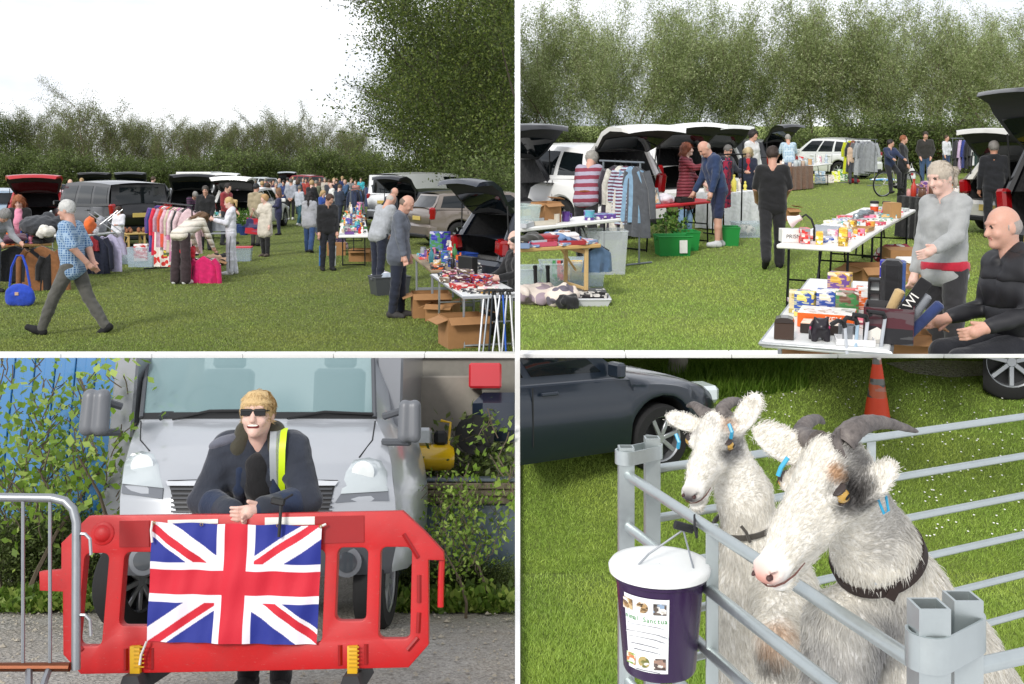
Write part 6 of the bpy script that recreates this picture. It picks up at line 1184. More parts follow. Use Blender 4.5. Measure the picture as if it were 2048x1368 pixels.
    o = MB().box((0, 0, .03), (.34, .26, .06), .025).ob('white_stool_top', M('plastic', 'f0f0ee'), None, mw=TR.m(g(1825, 590)+Vector((0, 0, .38)))); o.name = 'cool_box_lid'; tag(o, 'white rounded plastic lid beside the cardboard box right of the tables', 'lid')
    lump('shoe_pile', TR.m(g(1790, 535), 0), (.7, .6, .45), M('floral', '8a2a3a', 'c8c4c0', .14), 'red and grey clothes in boxes under the farther white table', 'clothes', 7)
    b = thing('blue_bag', 'shiny blue shopper with yellow handle and flowers beside the black table', 'bag', TR.m(g(1858, 518), 0)); link('body', SDF().ell((0, 0, .2), (.17, .1, .2)).ell((0, 0, .08), (.2, .12, .1)).ell((0, 0, .36), (.08, .05, .1)).mesh('body', .016, M('plastic', '1f4fc8', None, .3), .014), b); MB().tube([(-.03, 0, .42), (0, 0, .52), (.04, 0, .42)], .014, 6).ob('handle', M('fabric', 'd8b83a'), b); text(b, 'Delivery', Matrix.Translation((0, -.115, .2)) @ FRONT, .07, M('plastic', 'e8e8ea'))
    lump('yellow_flowers', TR.m(g(1862, 524), 0), (.34, .26, .14), M('leaf', 'e0d020'), 'yellow flowers on the grass before the blue shopper', 'flowers', 3, 10, .02, .014)
    T = table(TR, 1838, 482, 1932, 478, .6, .74, 'black-clothed table with bottles behind the woman in grey', 'cloth', '161619'); clutter(T, 14, 51, 'the black-clothed table at right', ['bottle', 'jar', 'carton', 'bottle'], 1.3, pal=[('ece8e4', 'white'), ('b83a2a', 'red'), ('c8c0b8', 'cream'), ('d8a09a', 'pink'), ('6a4a3a', 'brown')]); put('carton', 'd8662a', T[1] @ Matrix.Translation((.62, .12, .742)), 'orange tube box standing among the bottles on the black table', 1.5)
    # ---- front aluminium table, cut off at the gutter kerb
    T = table(TR, 1772, 948, 1797, 742, .72, .72, 'aluminium folding table at the front of the right field, crowded with boxes', 'alu', 'e6e8e6', 'b4b8ba', clipk=VC); mw = T[1]; L = T[2]
    def on(x, y, rz=0, z=.722): return mw @ Matrix.Translation((x, y, z)) @ Matrix.Rotation(R(-90+rz), 4, 'Z')
    t = thing('boxed_kit', 'flat orange and white robotics kit box on the aluminium table', 'box', on(.62, .40, 0)); MB().box((0, 0, .045), (.34, .26, .09), .003).ob('box', M('plastic', 'e8661e'), t); MB().box((0, 0, .0915), (.335, .255, .003)).ob('lid_print', M('print', 'e6e2da', 'b8a090'), t); W_ = M('plastic', 'f2efe8'); text(t, 'VEX', Matrix.Translation((.05, -.132, .055)) @ FRONT, .055, W_); text(t, 'ROBOTICS', Matrix.Translation((.05, -.132, .02)) @ FRONT, .022, W_)
    t = thing('flat_box', 'flat dark game box in front of the orange kit box', 'box', on(.38, .40, 0)); MB().box((0, 0, .03), (.26, .17, .06), .003).ob('box', M('plastic', '2a221e'), t); MB().box((0, 0, .0605), (.255, .165, .002)).ob('lid_print', M('print', 'c8a488', 'e0d4c4'), t)
    t = thing('trinket_box', 'dark brown lidded trinket box at the front corner of the aluminium table', 'box', on(.10, .60, 6)); MB().box((0, 0, .05), (.115, .10, .10), .004).ob('box', M('paint', '3a2412'), t); m = MB(); m.prism([(-.058, .10), (.058, .10), (.05, .122), (.02, .132), (-.02, .132), (-.05, .122)], -.051, .051); m.ob('lid', M('paint', '2a1c12'), t)
    t = thing('spotted_pig', 'black money pig with pink spots on the aluminium table', 'ornament', on(.13, .40, 20)); S = SDF(); S.ell((0, 0, .075), (.058, .062, .058)); S.ell((0, -.05, .085), (.03, .03, .028)); [S.cone((sx*.035, sy*.03, .04), (sx*.037, sy*.032, 0.005), .02, .018) for sx in (-1, 1) for sy in (-1, 1)]; [S.cone((sx*.03, -.03, .125), (sx*.04, -.035, .145), .013, .006) for sx in (-1, 1)]; link('body', S.mesh('body', .008, M('plastic', '1d1820', None, .35)), t)
    for i in range(9): a = i*2.4; z = .045+.007*i; rr = .056*math.sqrt(max(.1, 1-((z-.075)/.058)**2)); m = MB(); m.lathe([(.002, .004), (.011, .002), (.013, -.004)], 10); m.ob('pink_spot', M('plastic', 'c8326a'), t).matrix_local = Matrix.Translation((rr*math.cos(a)*1.02, rr*1.08*math.sin(a), z)) @ Vector((math.cos(a), math.sin(a), (z-.075)*12)).to_track_quat('Z', 'Y').to_matrix().to_4x4()
    t = thing('steel_pot', 'small steel pot beside the black crate on the aluminium table', 'pot', on(.20, .25)); MB().lathe([(.045, 0), (.05, .01), (.05, .09), (.053, .09), (.047, .09), (.046, .02)], 18, cap=False).ob('pot', M('metal', 'b8bcc0'), t, 40)
    t = thing('black_crate', 'black and dark red box full of canes, scarves and tools', 'box', on(.30, .02, 0)); cm = M('print', '16151a', '4a1a24', 3)
    for (c, d) in (((0, -.13, .105), (.27, .008, .21)), ((0, .13, .105), (.27, .008, .21)), ((-.135, 0, .105), (.008, .252, .21)), ((.135, 0, .105), (.008, .252, .21)), ((0, 0, .006), (.26, .25, .01))): MB().box(c, d).ob('wall', cm, t)
    t = thing('black_scarf', 'black football scarf with white capitals standing in the black box', 'scarf', on(.32, .05, 0) @ Matrix.Rotation(R(32), 4, 'Y')); MB().box((0, 0, .22), (.075, .02, .42), .004).ob('cloth', M('fabric', '17171a'), t); text(t, 'THE WI', Matrix.Translation((0, -.0115, .20)) @ Matrix.Rotation(R(-90), 4, 'Y') @ FRONT, .075, W_)
    for i, (x, y, c, w_, rx) in enumerate([(.36, -.04, '8c9096', 'grey', 28), (.30, -.06, '2a3a6a', 'blue', 40), (.40, .08, 'c9ac7a', 'wooden', 22)]): t = thing('rolled_bundle', '%s rolled bundle sticking out of the black box' % w_, 'bundle', on(x, y, 0) @ Matrix.Rotation(R(rx), 4, 'Y')); MB().lathe([(.03, .04), (.032, .30), (.02, .31)], 12).ob('roll', M('fabric', c), t, 40)
    t = thing('guitar_case', 'upright black padded case behind the black box', 'case', on(.62, .02, 0)); MB().box((0, 0, .22), (.13, .16, .44), .05).ob('shell', M('fabric', '19191c'), t); MB().box((.068, 0, .26), (.02, .12, .34), .008).ob('blue_side', M('fabric', '35508a'), t)
    t = thing('tall_box', 'tall blue and white boxed appliance standing at the back of the aluminium table', 'box', on(1.35, .04, 0)); MB().box((0, 0, .17), (.16, .1, .34), .003).ob('carton', M('plastic', '2a2f9e'), t); m = MB(); m.prism([(-.079, .002), (.06, .002), (.03, .15), (-.03, .21), (-.079, .23)], -.0525, -.051); m.ob('white_swoosh', M('plastic', 'eceaea'), t); text(t, '4.5L  FOOD WARMER', Matrix.Translation((0, -.052, .30)) @ FRONT, .017, W_); m = MB(); m.x = Matrix.Translation((.03, -.053, .24)) @ FRONT; m.lathe([(.026, -.001), (.026, .001)], 18); m.ob('red_seal', M('plastic', 'c83a4a'), t)
    t = thing('black_lantern', 'black window-pane lantern on the aluminium table', 'lantern', on(1.0, .10, 0)); [MB().box((x, 0, .13), (.014, .1, .26), .002).ob('bar', DARK, t) for x in (-.07, 0, .07)]; [MB().box((0, 0, z), (.154, .104, .016), .002).ob('bar', DARK, t) for z in (.008, .09, .17, .252)]; MB().box((0, .02, .13), (.135, .004, .24)).ob('pane', M('plastic', 'dfe4e6', None, .2), t)
    for i, (x, y, c, w_, k_, s_) in enumerate([(.86, .56, 'd8c86a', 'yellow', 'carton', 1.0), (.88, .42, 'e4d9c0', 'pale', 'carton', 1.1), (.84, .30, '6a4a3a', 'brown', 'carton', 1.1), (1.02, .50, 'c03040', 'red', 'boxed_game', .9), (1.08, .30, 'c8343a', 'crimson', 'carton', 1.0), (1.1, .18, 'ececec', 'white', 'carton', 1.1), (1.22, .5, '1c1c20', 'black', 'boxed_game', 1.0), (1.3, .32, 'b83a44', 'dark red', 'tin', 1.2), (1.45, .5, 'e6e2dc', 'cream', 'boxed_game', 1.1), (1.5, .25, '3a7a8a', 'teal', 'boxed_game', 1.1), (.78, .18, 'd86a80', 'pink', 'boxed_game', .8), (.1, .2, 'e8e8e8', 'clear', 'tray', .7), (1.6, .4, 'c8a040', 'ochre', 'carton', 1.2), (.98, .62, 'b8a458', 'gold', 'carton', .9), (1.15, .62, '8a8e94', 'grey', 'book_pile', .9)]): put(k_, c, on(x, y, 10*((i % 3)-1)), '%s %s on the aluminium table at the front' % (w_, k_.replace('_', ' ')), s_, i % 2)
    for i, (ut, ub_, c) in enumerate([(1690, 1698, 'd0d4d8'), (1715, 1706, 'b8d0e0'), (1735, 1722, 'dcdee2'), (1770, 1752, 'c8ccd0')]):
        a = TR.at(ub_, 760, 5.62); b = TR.at(ut, 655-6*i, 5.72); t = thing('walking_stick', '%s walking stick with black handle hooked on the aluminium table end' % ['leftmost', 'second', 'third', 'rightmost'][i], 'stick', TR.S); MB().tube([a, b], .011, 7).ob('shaft', M('metal', c), t); MB().tube([b, b+Vector((-.01, 0, .03)), b+Vector((-.05-.02*i, -.02, .045)), b+Vector((-.09, -.02, .02))], .014, 7).ob('handle', DARK, t); clip(t, **VC)
    cardboard(TR, TR.at(1640, 760, 6.3), 8, (.42, .3, .3), 'cardboard box below the aluminium table at the front', clipk=VC); cardboard(TR, TR.at(1800, 752, 6.2), -12, (.3, .3, .3), 'open cardboard box right of the aluminium table legs', clipk=VC)
    a, b = TR.at(1778, 610, 6.6), TR.at(1812, 690, 6.3); t = thing('folded_tripod', 'black tripod leg leaning beside the aluminium table', 'tripod', TR.S); MB().tube([a, b], .016, 7).ob('leg', DARK, t); MB().tube([b, b+Vector((.04, 0, .03))], .014, 6).ob('foot', DARK, t)
right_field()
# ================================================================ gravel yard: man at the red barrier, silver box van
def plate(outer, holes, y0, y1, bev=.0):
    """flat panel with holes; polygons in (x, z), thickness along y"""
    bm = bmesh.new(); es = []
    for poly in [outer]+holes:
        vs_ = [bm.verts.new((x, y0, z)) for x, z in poly]; es += [bm.edges.new((vs_[i], vs_[(i+1) % len(vs_)])) for i in range(len(vs_))]
    bmesh.ops.triangle_fill(bm, use_beauty=True, edges=es); r = bmesh.ops.extrude_face_region(bm, geom=bm.faces[:]); bmesh.ops.translate(bm, vec=(0, y1-y0, 0), verts=[v for v in r['geom'] if isinstance(v, bmesh.types.BMVert)])
    bmesh.ops.recalc_face_normals(bm, faces=bm.faces[:])
    if bev:
        e = [e for e in bm.edges if len(e.link_faces) == 2 and e.calc_face_angle(0) > 1.2 and abs(e.verts[0].co.y-e.verts[1].co.y) < 1e-5]; bmesh.ops.bevel(bm, geom=e, offset=bev, segments=2, affect='EDGES', profile=.6, clamp_overlap=True)
    me = bpy.data.meshes.new('plate'); bm.to_mesh(me); bm.free(); me.polygons.foreach_set('use_smooth', [True]*len(me.polygons)); me.set_sharp_from_angle(angle=R(35)); return me
def rrect(x0, z0, x1, z1, r, n=4):
    P = []
    for cx, cz, a0 in ((x1-r, z1-r, 0), (x0+r, z1-r, 90), (x0+r, z0+r, 180), (x1-r, z0+r, 270)):
        for i in range(n+1): a = R(a0+90*i/n); P.append((cx+r*math.cos(a), cz+r*math.sin(a)))
    return P
def gravel_yard():
    A = BL.at; YB = 5.33; px = lambda u, v, y=YB: (A(u, v, y).x, A(u, v, y).z); W = {'umax': 1030, 'vmin': 716}
    RP = M('worn', 'c00c12'); RD = M('plastic', '980509', None, .3); WP = M('plastic', 'e6e4dc', None, .35)
    # ---- red plastic barrier
    t = thing('plastic_barrier', 'bright red plastic road barrier with the flag tied across it', 'barrier', BL.S)
    out = [px(*q) for q in [(182, 1031), (500, 1027), (806, 1021), (850, 1062), (888, 1103), (889, 1120), (858, 1119), (858, 1288), (818, 1333), (500, 1340), (166, 1346), (131, 1307), (130, 1182), (84, 1180), (83, 1142), (127, 1138), (127, 1085)]]
    hol = [rrect(*px(158, 1290), *px(223, 1105), .03), rrect(*px(242, 1250), *px(330, 1103), .03), rrect(*px(585, 1285), *px(653, 1098), .03), rrect(*px(672, 1240), *px(738, 1094), .03), rrect(*px(758, 1276), *px(825, 1093), .03)]
    link('panel', plate(out, hol, YB-.03, YB+.04, .008), t).data.materials.append(RP)
    def slab(nm, q, mat, dy=-.036, th=.006): link(nm, plate([px(*a) for a in q], [], YB+dy, YB+dy+th), t).data.materials.append(mat)
    slab('reflective_red', [(244, 1041), (303, 1040), (303, 1092), (244, 1093)], RD); slab('reflective_white', [(340, 1039), (440, 1037), (440, 1046), (340, 1048)], WP); slab('reflective_white', [(533, 1034), (632, 1032), (632, 1048), (533, 1050)], WP); slab('reflective_red', [(634, 1032), (730, 1030), (730, 1083), (634, 1086)], RD)
    m = MB(); c = A(205, 1067, YB-.034); m.x = Matrix.Translation(c) @ FRONT; m.lathe([(.05, .004), (.058, .0), (.05, -.006), (.038, .012), (.02, .02)], 20); m.ob('reflector_socket', RP, t, 50)
    for a_, b_ in (((807, 1068), (836, 1115)), ((838, 1150), (838, 1205)), ((838, 1225), (836, 1265)), ((836, 1275), (815, 1300)), ((165, 1300), (150, 1282)), ((680, 1290), (680, 1330)), ((732, 1288), (732, 1328)), ((252, 1297), (252, 1340)), ((303, 1296), (303, 1338))): MB().tube([A(*a_, YB-.03), A(*b_, YB-.03)], .012, 6).ob('moulded_rib', RD, t)
    MB().tube([A(884, 1118, YB), A(882, 1160, YB), A(881, 1214, YB)], .016, 8).ob('hook_bar', RP, t)
    for u in (278, 708): link('foot_slot', plate([px(*q) for q in ((u-10, 1288), (u+10, 1287), (u+10, 1344), (u-10, 1344))], [], YB-.06, YB-.028, .004), t).data.materials.append(M('plastic', 'e2b01c', None, .4)); m = MB(); m.prism([px(u-14, 1342), px(u+14, 1342), px(u+24, 1372), px(u-24, 1372)], YB-.12, YB+.3); m.ob('foot', M('rubber', '3a3a3c'), t); [MB().box(A(u, v, YB-.063), (.05, .006, .006), .001).ob('foot_rib', M('plastic', 'c99a14'), t) for v in range(1294, 1342, 8)]
    # ---- flag
    nx, ny = 300, 210; V = []; C = []; cor = [A(305, 1043, YB-.055), A(645, 1050, YB-.055), A(633, 1289, YB-.05), A(293, 1283, YB-.05)]; col = {'b': hexc('1c2a86'), 'w': hexc('e4dfe6'), 'r': hexc('c4182e')}
    for j in range(ny+1):
        for i in range(nx+1):
            a, b = i/nx, j/ny; p = cor[0]*(1-a)*(1-b)+cor[1]*a*(1-b)+cor[2]*a*b+cor[3]*(1-a)*b; w = .007*math.sin(a*19+b*2)*(.4+b)+.005*math.sin(a*43+b*5)+.004*math.sin(b*14+a*9)+.010*math.sin(a*6.5+1)*b
            V.append((p.x, p.y-.012+w, p.z-.006*math.sin(a*math.pi*4)**2*(1-b))); X = (a-.5)*45; Y = (.5-b)*30; k = 15/22.5; n = math.sqrt(1+k*k); d1 = (Y+k*X)/n; d2 = (Y-k*X)/n; c = 'b'
            if abs(d1) < 3 or abs(d2) < 3: c = 'w'
            if (X < 0 and -2 < d1 < 0) or (X > 0 and 0 < d1 < 2): c = 'r'
            if (X > 0 and 0 < d2 < 2) or (X < 0 and -2 < d2 < 0): c = 'r'
            if abs(X) < 5 or abs(Y) < 5: c = 'w'
            if abs(X) < 3 or abs(Y) < 3: c = 'r'
            C.append(col[c])
    Q = [(j*(nx+1)+i, j*(nx+1)+i+1, (j+1)*(nx+1)+i+1, (j+1)*(nx+1)+i) for j in range(ny) for i in range(nx)]
    fo = thing('union_flag', 'red, white and blue Union flag tied across the red barrier', 'flag', BL.S); link('cloth', fast_mesh('cloth', V, Q, M('vcol', 'ffffff', None, .7), None, True, np.array(C)), fo)
    for (u, v) in ((308, 1046), (403, 1049), (556, 1051), (641, 1053)): m = MB(); m.x = Matrix.Translation(A(u, v, YB-.075)) @ FRONT; m.lathe([(.006, 0), (.009, .002), (.006, .004)], 10, cap=False); m.ob('eyelet', M('metal', 'b89a4a'), fo)
    MB().tube([A(305, 1042, YB-.07), A(302, 1060, YB-.08), A(304, 1085, YB-.08)], .006, 5).ob('tie', M('fabric', 'e4e4e0'), fo); MB().tube([A(293, 1283, YB-.07), A(282, 1310, YB-.07), A(279, 1330, YB-.075)], .006, 5).ob('tie', M('fabric', 'e4e4e0'), fo); MB().tube([A(641, 1053, YB-.07), A(652, 1048, YB-.07)], .006, 5).ob('tie', M('fabric', 'e4e4e0'), fo)
    # ---- man leaning on the barrier
    p = A(534, 1200, YB+.60); p.z = 0; k = 1.8/1.75
    def dress(t, J):
        hd, ub = J['hd'], J['ub']; vox = .009
        S = SDF(); S.cone(ub(-.07, -.05, 1.50), ub(.07, -.05, 1.50), .055, .055, .03)
        for sd in (-1, 1): S.chain([ub(sd*.08, -.04, 1.49), ub(sd*.10, .04, 1.46), ub(sd*.075, .10, 1.36)], [.055, .045, .032], .02)
        link('hood', S.mesh('hood', vox, M('fabric', '3d3a2c'), .002), t)
        link('t_shirt', SDF().chain([ub(0, .09, 1.39), ub(0, .125, 1.27), ub(0, .13, 1.05)], [.066, .074, .08]).mesh('t_shirt', vox, M('fabric', '0f0f12')), t)
        for sd in (-1, 1): link('blue_lining', SDF().chain([ub(sd*.085, .115, 1.38), ub(sd*.095, .15, 1.27), ub(sd*.12, .15, 1.12)], [.026, .03, .03]).mesh('blue_lining', vox, M('fabric', '1a2a46')), t)
        for (sd, a_) in ((1, J['AR']), (-1, J['AL'])): link('blue_cuff', SDF().cone(a_[1].lerp(a_[2], .35), a_[2], .082, .062).mesh('blue_cuff', vox, M('fabric', '1b2a44'), .006), t)
        link('collar_flap', SDF().ell(ub(.17, -.01, 1.455), (.10, .085, .04), Matrix.Rotation(.3, 3, 'Y')).ell(ub(.20, .03, 1.40), (.05, .06, .06)).mesh('collar_flap', vox, M('fabric', '5d606c'), .004), t)
        # yellow reflective band over his left shoulder
        P_ = [ub(-.120, -.06, 1.50), ub(-.130, .0, 1.525), ub(-.135, .085, 1.48), ub(-.132, .135, 1.37), ub(-.125, .165, 1.24), ub(-.12, .165, 1.14)]
        for nm, dx, c in (('yellow_band', 0, 'c8e61a'), ('silver_band', .035, '9aa0a4')):
            m = MB(); q = []
            for i, a_ in enumerate(P_): w = .03*(1-.08*i); o = RXm @ Vector((dx, .012, .012)); q += [tuple(a_+o+Vector((-w, 0, .004))), tuple(a_+o+Vector((w, 0, .004)))]
            m.add(q, [(2*i, 2*i+1, 2*i+3, 2*i+2) for i in range(len(P_)-1)]); m.ob(nm, M('plastic', c, None, .45), t, 60)
        m = MB(); q = [ub(.115, .145, 1.26), ub(.13, .15, 1.18), ub(.118, .148, 1.1)]; m.tube(q, .012, 6); m.ob('yellow_band', M('plastic', 'c8e61a', None, .45), t)
        # face: dark glasses, smile, fringe
        g = link('sunglasses', MB().box(hd(0, .104, .022), (.13, .008, .008), .002, J_rot(J)).mesh('sunglasses', DARK), t)
        for sd in (-1, 1): MB().box(hd(sd*.036, .1, .012), (.062, .012, .036), .005, J_rot(J)).ob('lens', M('glass', '08080a'), g); MB().tube([hd(sd*.066, .094, .02), hd(sd*.082, -.01, .018)], .004, 5).ob('temple', DARK, g)
        link('mouth', SDF().ell(hd(0, .088, -.062), (.034, .016, .016), J_rot(J)).mesh('mouth', .004, M('skin', '7a2a2a')), t); link('teeth', SDF().ell(hd(0, .0945, -.058), (.029, .012, .008), J_rot(J)).mesh('teeth', .0035, M('plastic', 'efe9dc', None, .3)), t)
        S = SDF()
        for i in range(-8, 9): th = R(i*7.5); S.cone(hd(.052*math.sin(th), .050*math.cos(th)-.01, .108), hd(.083*math.sin(th), .098*math.cos(th)-.012, .060+.006*(i % 2)-.0006*abs(i)), .014, .008, .008)
        link('fringe', S.mesh('fringe', .006, M('hair', 'dcbc86'), .003), t)
        MB().tube([ub(-.06+.01*i, .178, 1.16+.02*(i % 2)) for i in range(3)], .012, 5).ob('shirt_print', M('plastic', '9fb4c4'), t)
    RXm = Matrix.Rotation(R(-44), 3, 'X'); J_rot = lambda J: RXm @ Matrix.Rotation(R(40), 3, 'X')
    person(BL, 0, 0, 0, 0, 'smiling blond man in sunglasses and dark padded jacket leaning on the red barrier', M('fabric', '2a303c'), '15161a', ('short', 'dcbc86'), '1a1a1a', 'p', pos=p, h=1.8, lean=44, hp=-40, hy=0, topn='jacket', aL=(12, 20, 66, 1.25), aR=(10, 20, 62, 1.3), fat=1.2, fine=.62, up=False, puff=.022, extra=dress)
    t = thing('radio', 'black hand-held radio in the hand of the blond man', 'radio', BL.m(A(556, 1003, YB-.06), 0)); MB().box((0, 0, 0), (.07, .03, .035), .006, Matrix.Rotation(.2, 3, 'Y')).ob('case', DARK, t); MB().tube([(.03, 0, .01), (.075, -.01, .035)], .006, 6).ob('aerial', DARK, t); MB().tube([(.02, -.02, -.02), (.022, -.03, -.10), (.02, -.03, -.17)], .009, 6).ob('wrist_strap', DARK, t)
    # ---- galvanised crowd barrier
    y = 4.95; t = thing('crowd_barrier', 'galvanised steel crowd barrier with a rusty bottom rail at the left edge', 'barrier', BL.S); gm = M('metal', 'a4a8ac'); ru = M('metal', '7a4a34')
    MB().tube([A(-160, 992, y), A(105, 996, y), A(130, 1002, y), A(146, 1018, y), A(153, 1045, y), A(152, 1340, y)], .0205, 10).ob('frame', gm, t, 60); MB().tube([A(-160, 1334, y), A(140, 1334, y)], .0205, 10).ob('bottom_rail', ru, t)
    for u in (-60, -8, 46, 100): MB().tube([A(u, 996, y), A(u, 1334, y)], .0085, 7).ob('bar', gm, t)
    for u, v in ((168, 1068), (167, 1230)): MB().tube([A(152, v+6, y), A(158, v, y), A(170, v, y), A(180, v+10, y), A(182, v+42, y)], .008, 6).ob('hook', gm, t)
    for u, u2 in ((48, 58), (88, 76)): MB().tube([A(u+10, 1338, y), A(u2, 1400, y-.2)], .016, 7).ob('foot', gm, t)
    # ---- silver box van, front on
    PF = [(.30, 7.62), (.45, 7.52), (.62, 7.46), (.80, 7.44), (.95, 7.46), (1.04, 7.50), (1.10, 7.58), (1.2, 7.74), (1.32, 7.98), (1.44, 8.26), (1.50, 8.42), (1.52, 8.47), (1.75, 8.66), (2.0, 8.87), (2.3, 9.1)]
    zz = np.linspace(.30, 2.3, 400); yy = np.interp(zz, [q[0] for q in PF], [q[1] for q in PF]); I3 = BL.S; wv = np.array([(lambda w: V0-F*(w.z-CZ)/w.y)(I3 @ Vector((0, a, b))) for a, b in zip(yy, zz)])
    xc = (505-U0)/F*7.6
    def sf(u, v, off=0.0):
        z = float(np.interp(-v, -wv, zz)); y_ = float(np.interp(z, zz, yy)); q = A(u, v, y_); e = (q.x-xc)/1.05; y2 = y_+.16*abs(e)**3; f = y2/y_
        return Vector((q.x*f if False else q.x, y2-off, z))
    SV = M('paint', 'a9adb2', None, 2.0); SD_ = M('paint', '6c7076', None, 2.0); GP = M('plastic', '505358', None, .6)
    t = thing('box_van', 'silver box van parked nose on behind the red barrier', 'van', BL.S)
    def grid(nm, rows, mat, off=0.0, nu=24, parent=None, sm=60):
        vs_ = np.linspace(rows[0][0], rows[-1][0], max(3, int(abs(rows[-1][0]-rows[0][0])/5))); m = MB(); k_ = nu+1
        for v in vs_:
            a = np.interp(v, [r_[0] for r_ in rows], [r_[1] for r_ in rows]); b = np.interp(v, [r_[0] for r_ in rows], [r_[2] for r_ in rows])
            for i in range(k_): m.v.append(tuple(sf(a+(b-a)*i/nu, v, off)))
        m.f = [(j*k_+i, j*k_+i+1, (j+1)*k_+i+1, (j+1)*k_+i) for j in range(len(vs_)-1) for i in range(nu)]; m.mi = [0]*len(m.f); return m.ob(nm, mat, parent or t, sm)
    grid('bonnet', [(836, 262, 748), (880, 246, 768), (930, 236, 778), (962, 234, 780)], SV); grid('front_panel', [(962, 234, 780), (1000, 230, 784), (1042, 230, 786)], SV); grid('bumper', [(1042, 228, 788), (1100, 232, 786), (1152, 244, 776)], GP, .03)
    for sd, (ua, ub_) in ((-1, (262, 240)), (1, (748, 770))):      # pillars and cab sides
        m = MB(); P_ = []
        for v in np.linspace(706, 1150, 30): u = np.interp(v, [706, 836, 880, 930, 1000, 1150], [264, 262, 246, 236, 230, 240] if sd < 0 else [747, 748, 768, 778, 784, 778]); q = sf(u, v); P_.append((q, q+Vector((sd*.09, .22, 0)), q+Vector((sd*.11, 1.6, 0))))
        m.v = [tuple(x) for r_ in P_ for x in r_]; m.f = [(i*3+j, i*3+j+1, i*3+j+4, i*3+j+3) for i in range(29) for j in (0, 1)]; m.mi = [0]*58; m.ob('cab_side', SV, t, 60)
    gl = NT('windscreen_glass'); gl.base(hexc('86a3a6')); gl.set(Roughness=.04, Alpha=.62); ws = grid('windscreen', [(706, 268, 743), (800, 264, 747), (826, 262, 748)], gl.m, -.01); grid('windscreen_seal', [(824, 258, 752), (837, 258, 752)], DARK, .006)
    for a_, b_, c_ in (((340, 838), (420, 822), (505, 821)), ((575, 836), (650, 824), (745, 828))): MB().tube([sf(*a_, .03), sf(*b_, .035), sf(*c_, .03)], .012, 6).ob('wiper', DARK, t)
    for u, v in ((275, 780), (735, 780)): MB().tube([sf(u-10 if u < 500 else u+10, 716, .008), sf(u-12 if u < 500 else u+12, 834, .008)], .02, 6).ob('screen_pillar', GP, t)
    din = M('rubber', '2a2f33'); MB().box(sf(505, 836)+Vector((0, .42, -.03)), (1.7, .6, .18), .05).ob('dashboard', din, t)
    for u in (388, 640): q = sf(u, 770)+Vector((0, 1.0, 0)); MB().box(q+Vector((0, 0, -.1)), (.48, .16, .62), .08).ob('cab_seat', M('fabric', '3d4347'), t); MB().box(q+Vector((0, 0, .33)), (.3, .12, .22), .06).ob('headrest', M('fabric', '3d4347'), t)
    q = sf(380, 800)+Vector((0, .45, 0)); m = MB(); m.tube([q+Vector((.19*math.cos(a), .05*math.sin(a), .16*math.sin(a))) for a in np.linspace(0, 6.283, 21)[:-1]], .014, 6, closed=True); m.ob('steering_wheel', DARK, t); MB().box(sf(505, 760)+Vector((0, 1.9, -.1)), (2.0, .04, 1.5)).ob('bulkhead', M('plastic', '8c9698'), t)
    for sd, pl in ((-1, [(236, 968), (238, 930), (250, 908), (276, 902), (300, 908), (314, 930), (325, 976)]), (1, [(680, 988), (690, 945), (706, 920), (735, 915), (758, 922), (769, 945), (771, 984)])):
        m = MB(); c = sf(sum(q[0] for q in pl)/7, sum(q[1] for q in pl)/7, .05); pts = [sf(*q, .022) for q in pl]; m.v = [tuple(c)]+[tuple(c.lerp(q, .6)+Vector((0, -.01, 0))) for q in pts]+[tuple(q) for q in pts]+[tuple(q+Vector((0, .06, 0))) for q in pts]; n = 7
        m.f = [(0, 1+i, 1+(i+1) % n) for i in range(n)]+[(1+i, 1+n+i, 1+n+(i+1) % n, 1+(i+1) % n) for i in range(n)]+[(1+n+i, 1+2*n+i, 1+2*n+(i+1) % n, 1+n+(i+1) % n) for i in range(n)]; m.mi = [0]*len(m.f); hl = m.ob('headlight', M('lamp', 'b4bcbe'), t, 60)
        m = MB(); m.x = Matrix.Translation(c+Vector((-.02*sd, -.012, .0))) @ FRONT; m.lathe([(.085, .0), (.07, .006), (.03, .010)], 18); m.ob('reflector', M('lamp', 'd4dada'), hl, 50)
        pt = [pl[0], pl[-1], (pl[-1][0]+2*sd, pl[-1][1]+22), (pl[0][0]-2, pl[0][1]+20)] if sd < 0 else [pl[0], pl[-1], (pl[-1][0]+2, pl[-1][1]+20), (pl[0][0]-12, pl[0][1]+18)]
        m = MB(); m.v = [tuple(sf(*q, .012)) for q in pt]; m.f = [(0, 1, 2, 3)]; m.mi = [0]; m.ob('headlight_trim', SD_, t)
    grid('grille_opening', [(972, 338, 668), (1024, 352, 655)], DARK, .008); grid('chrome_bar', [(962, 332, 676), (971, 336, 670)], M('plastic', 'c9ccd0', None, .25), .03)
    for v in range(976, 1022, 9): grid('grille_slat', [(v, 342, 664), (v+4, 343, 663)], M('plastic', '3a3d42', None, .5), .022, 8)
    for u, v in ((288, 1120), (693, 1125)):
        q = sf(u, v, .05); m = MB(); m.x = Matrix.Translation(q) @ FRONT; m.lathe([(.10, -.02), (.105, 0), (.085, .004)], 22); m.ob('fog_light_ring', SD_, t, 40); m = MB(); m.x = Matrix.Translation(q+Vector((0, -.012, 0))) @ FRONT; m.lathe([(.07, 0), (.05, .002), (.01, .003)], 20); m.ob('fog_light', M('lamp', '3c4146'), t, 40)
    for pts in ([(262, 842), (268, 880), (292, 902)], [(748, 842), (742, 880), (716, 915)], [(334, 962), (505, 957), (674, 962)]): MB().tube([sf(*q, .004) for q in pts], .006, 5).ob('panel_gap', DARK, t)
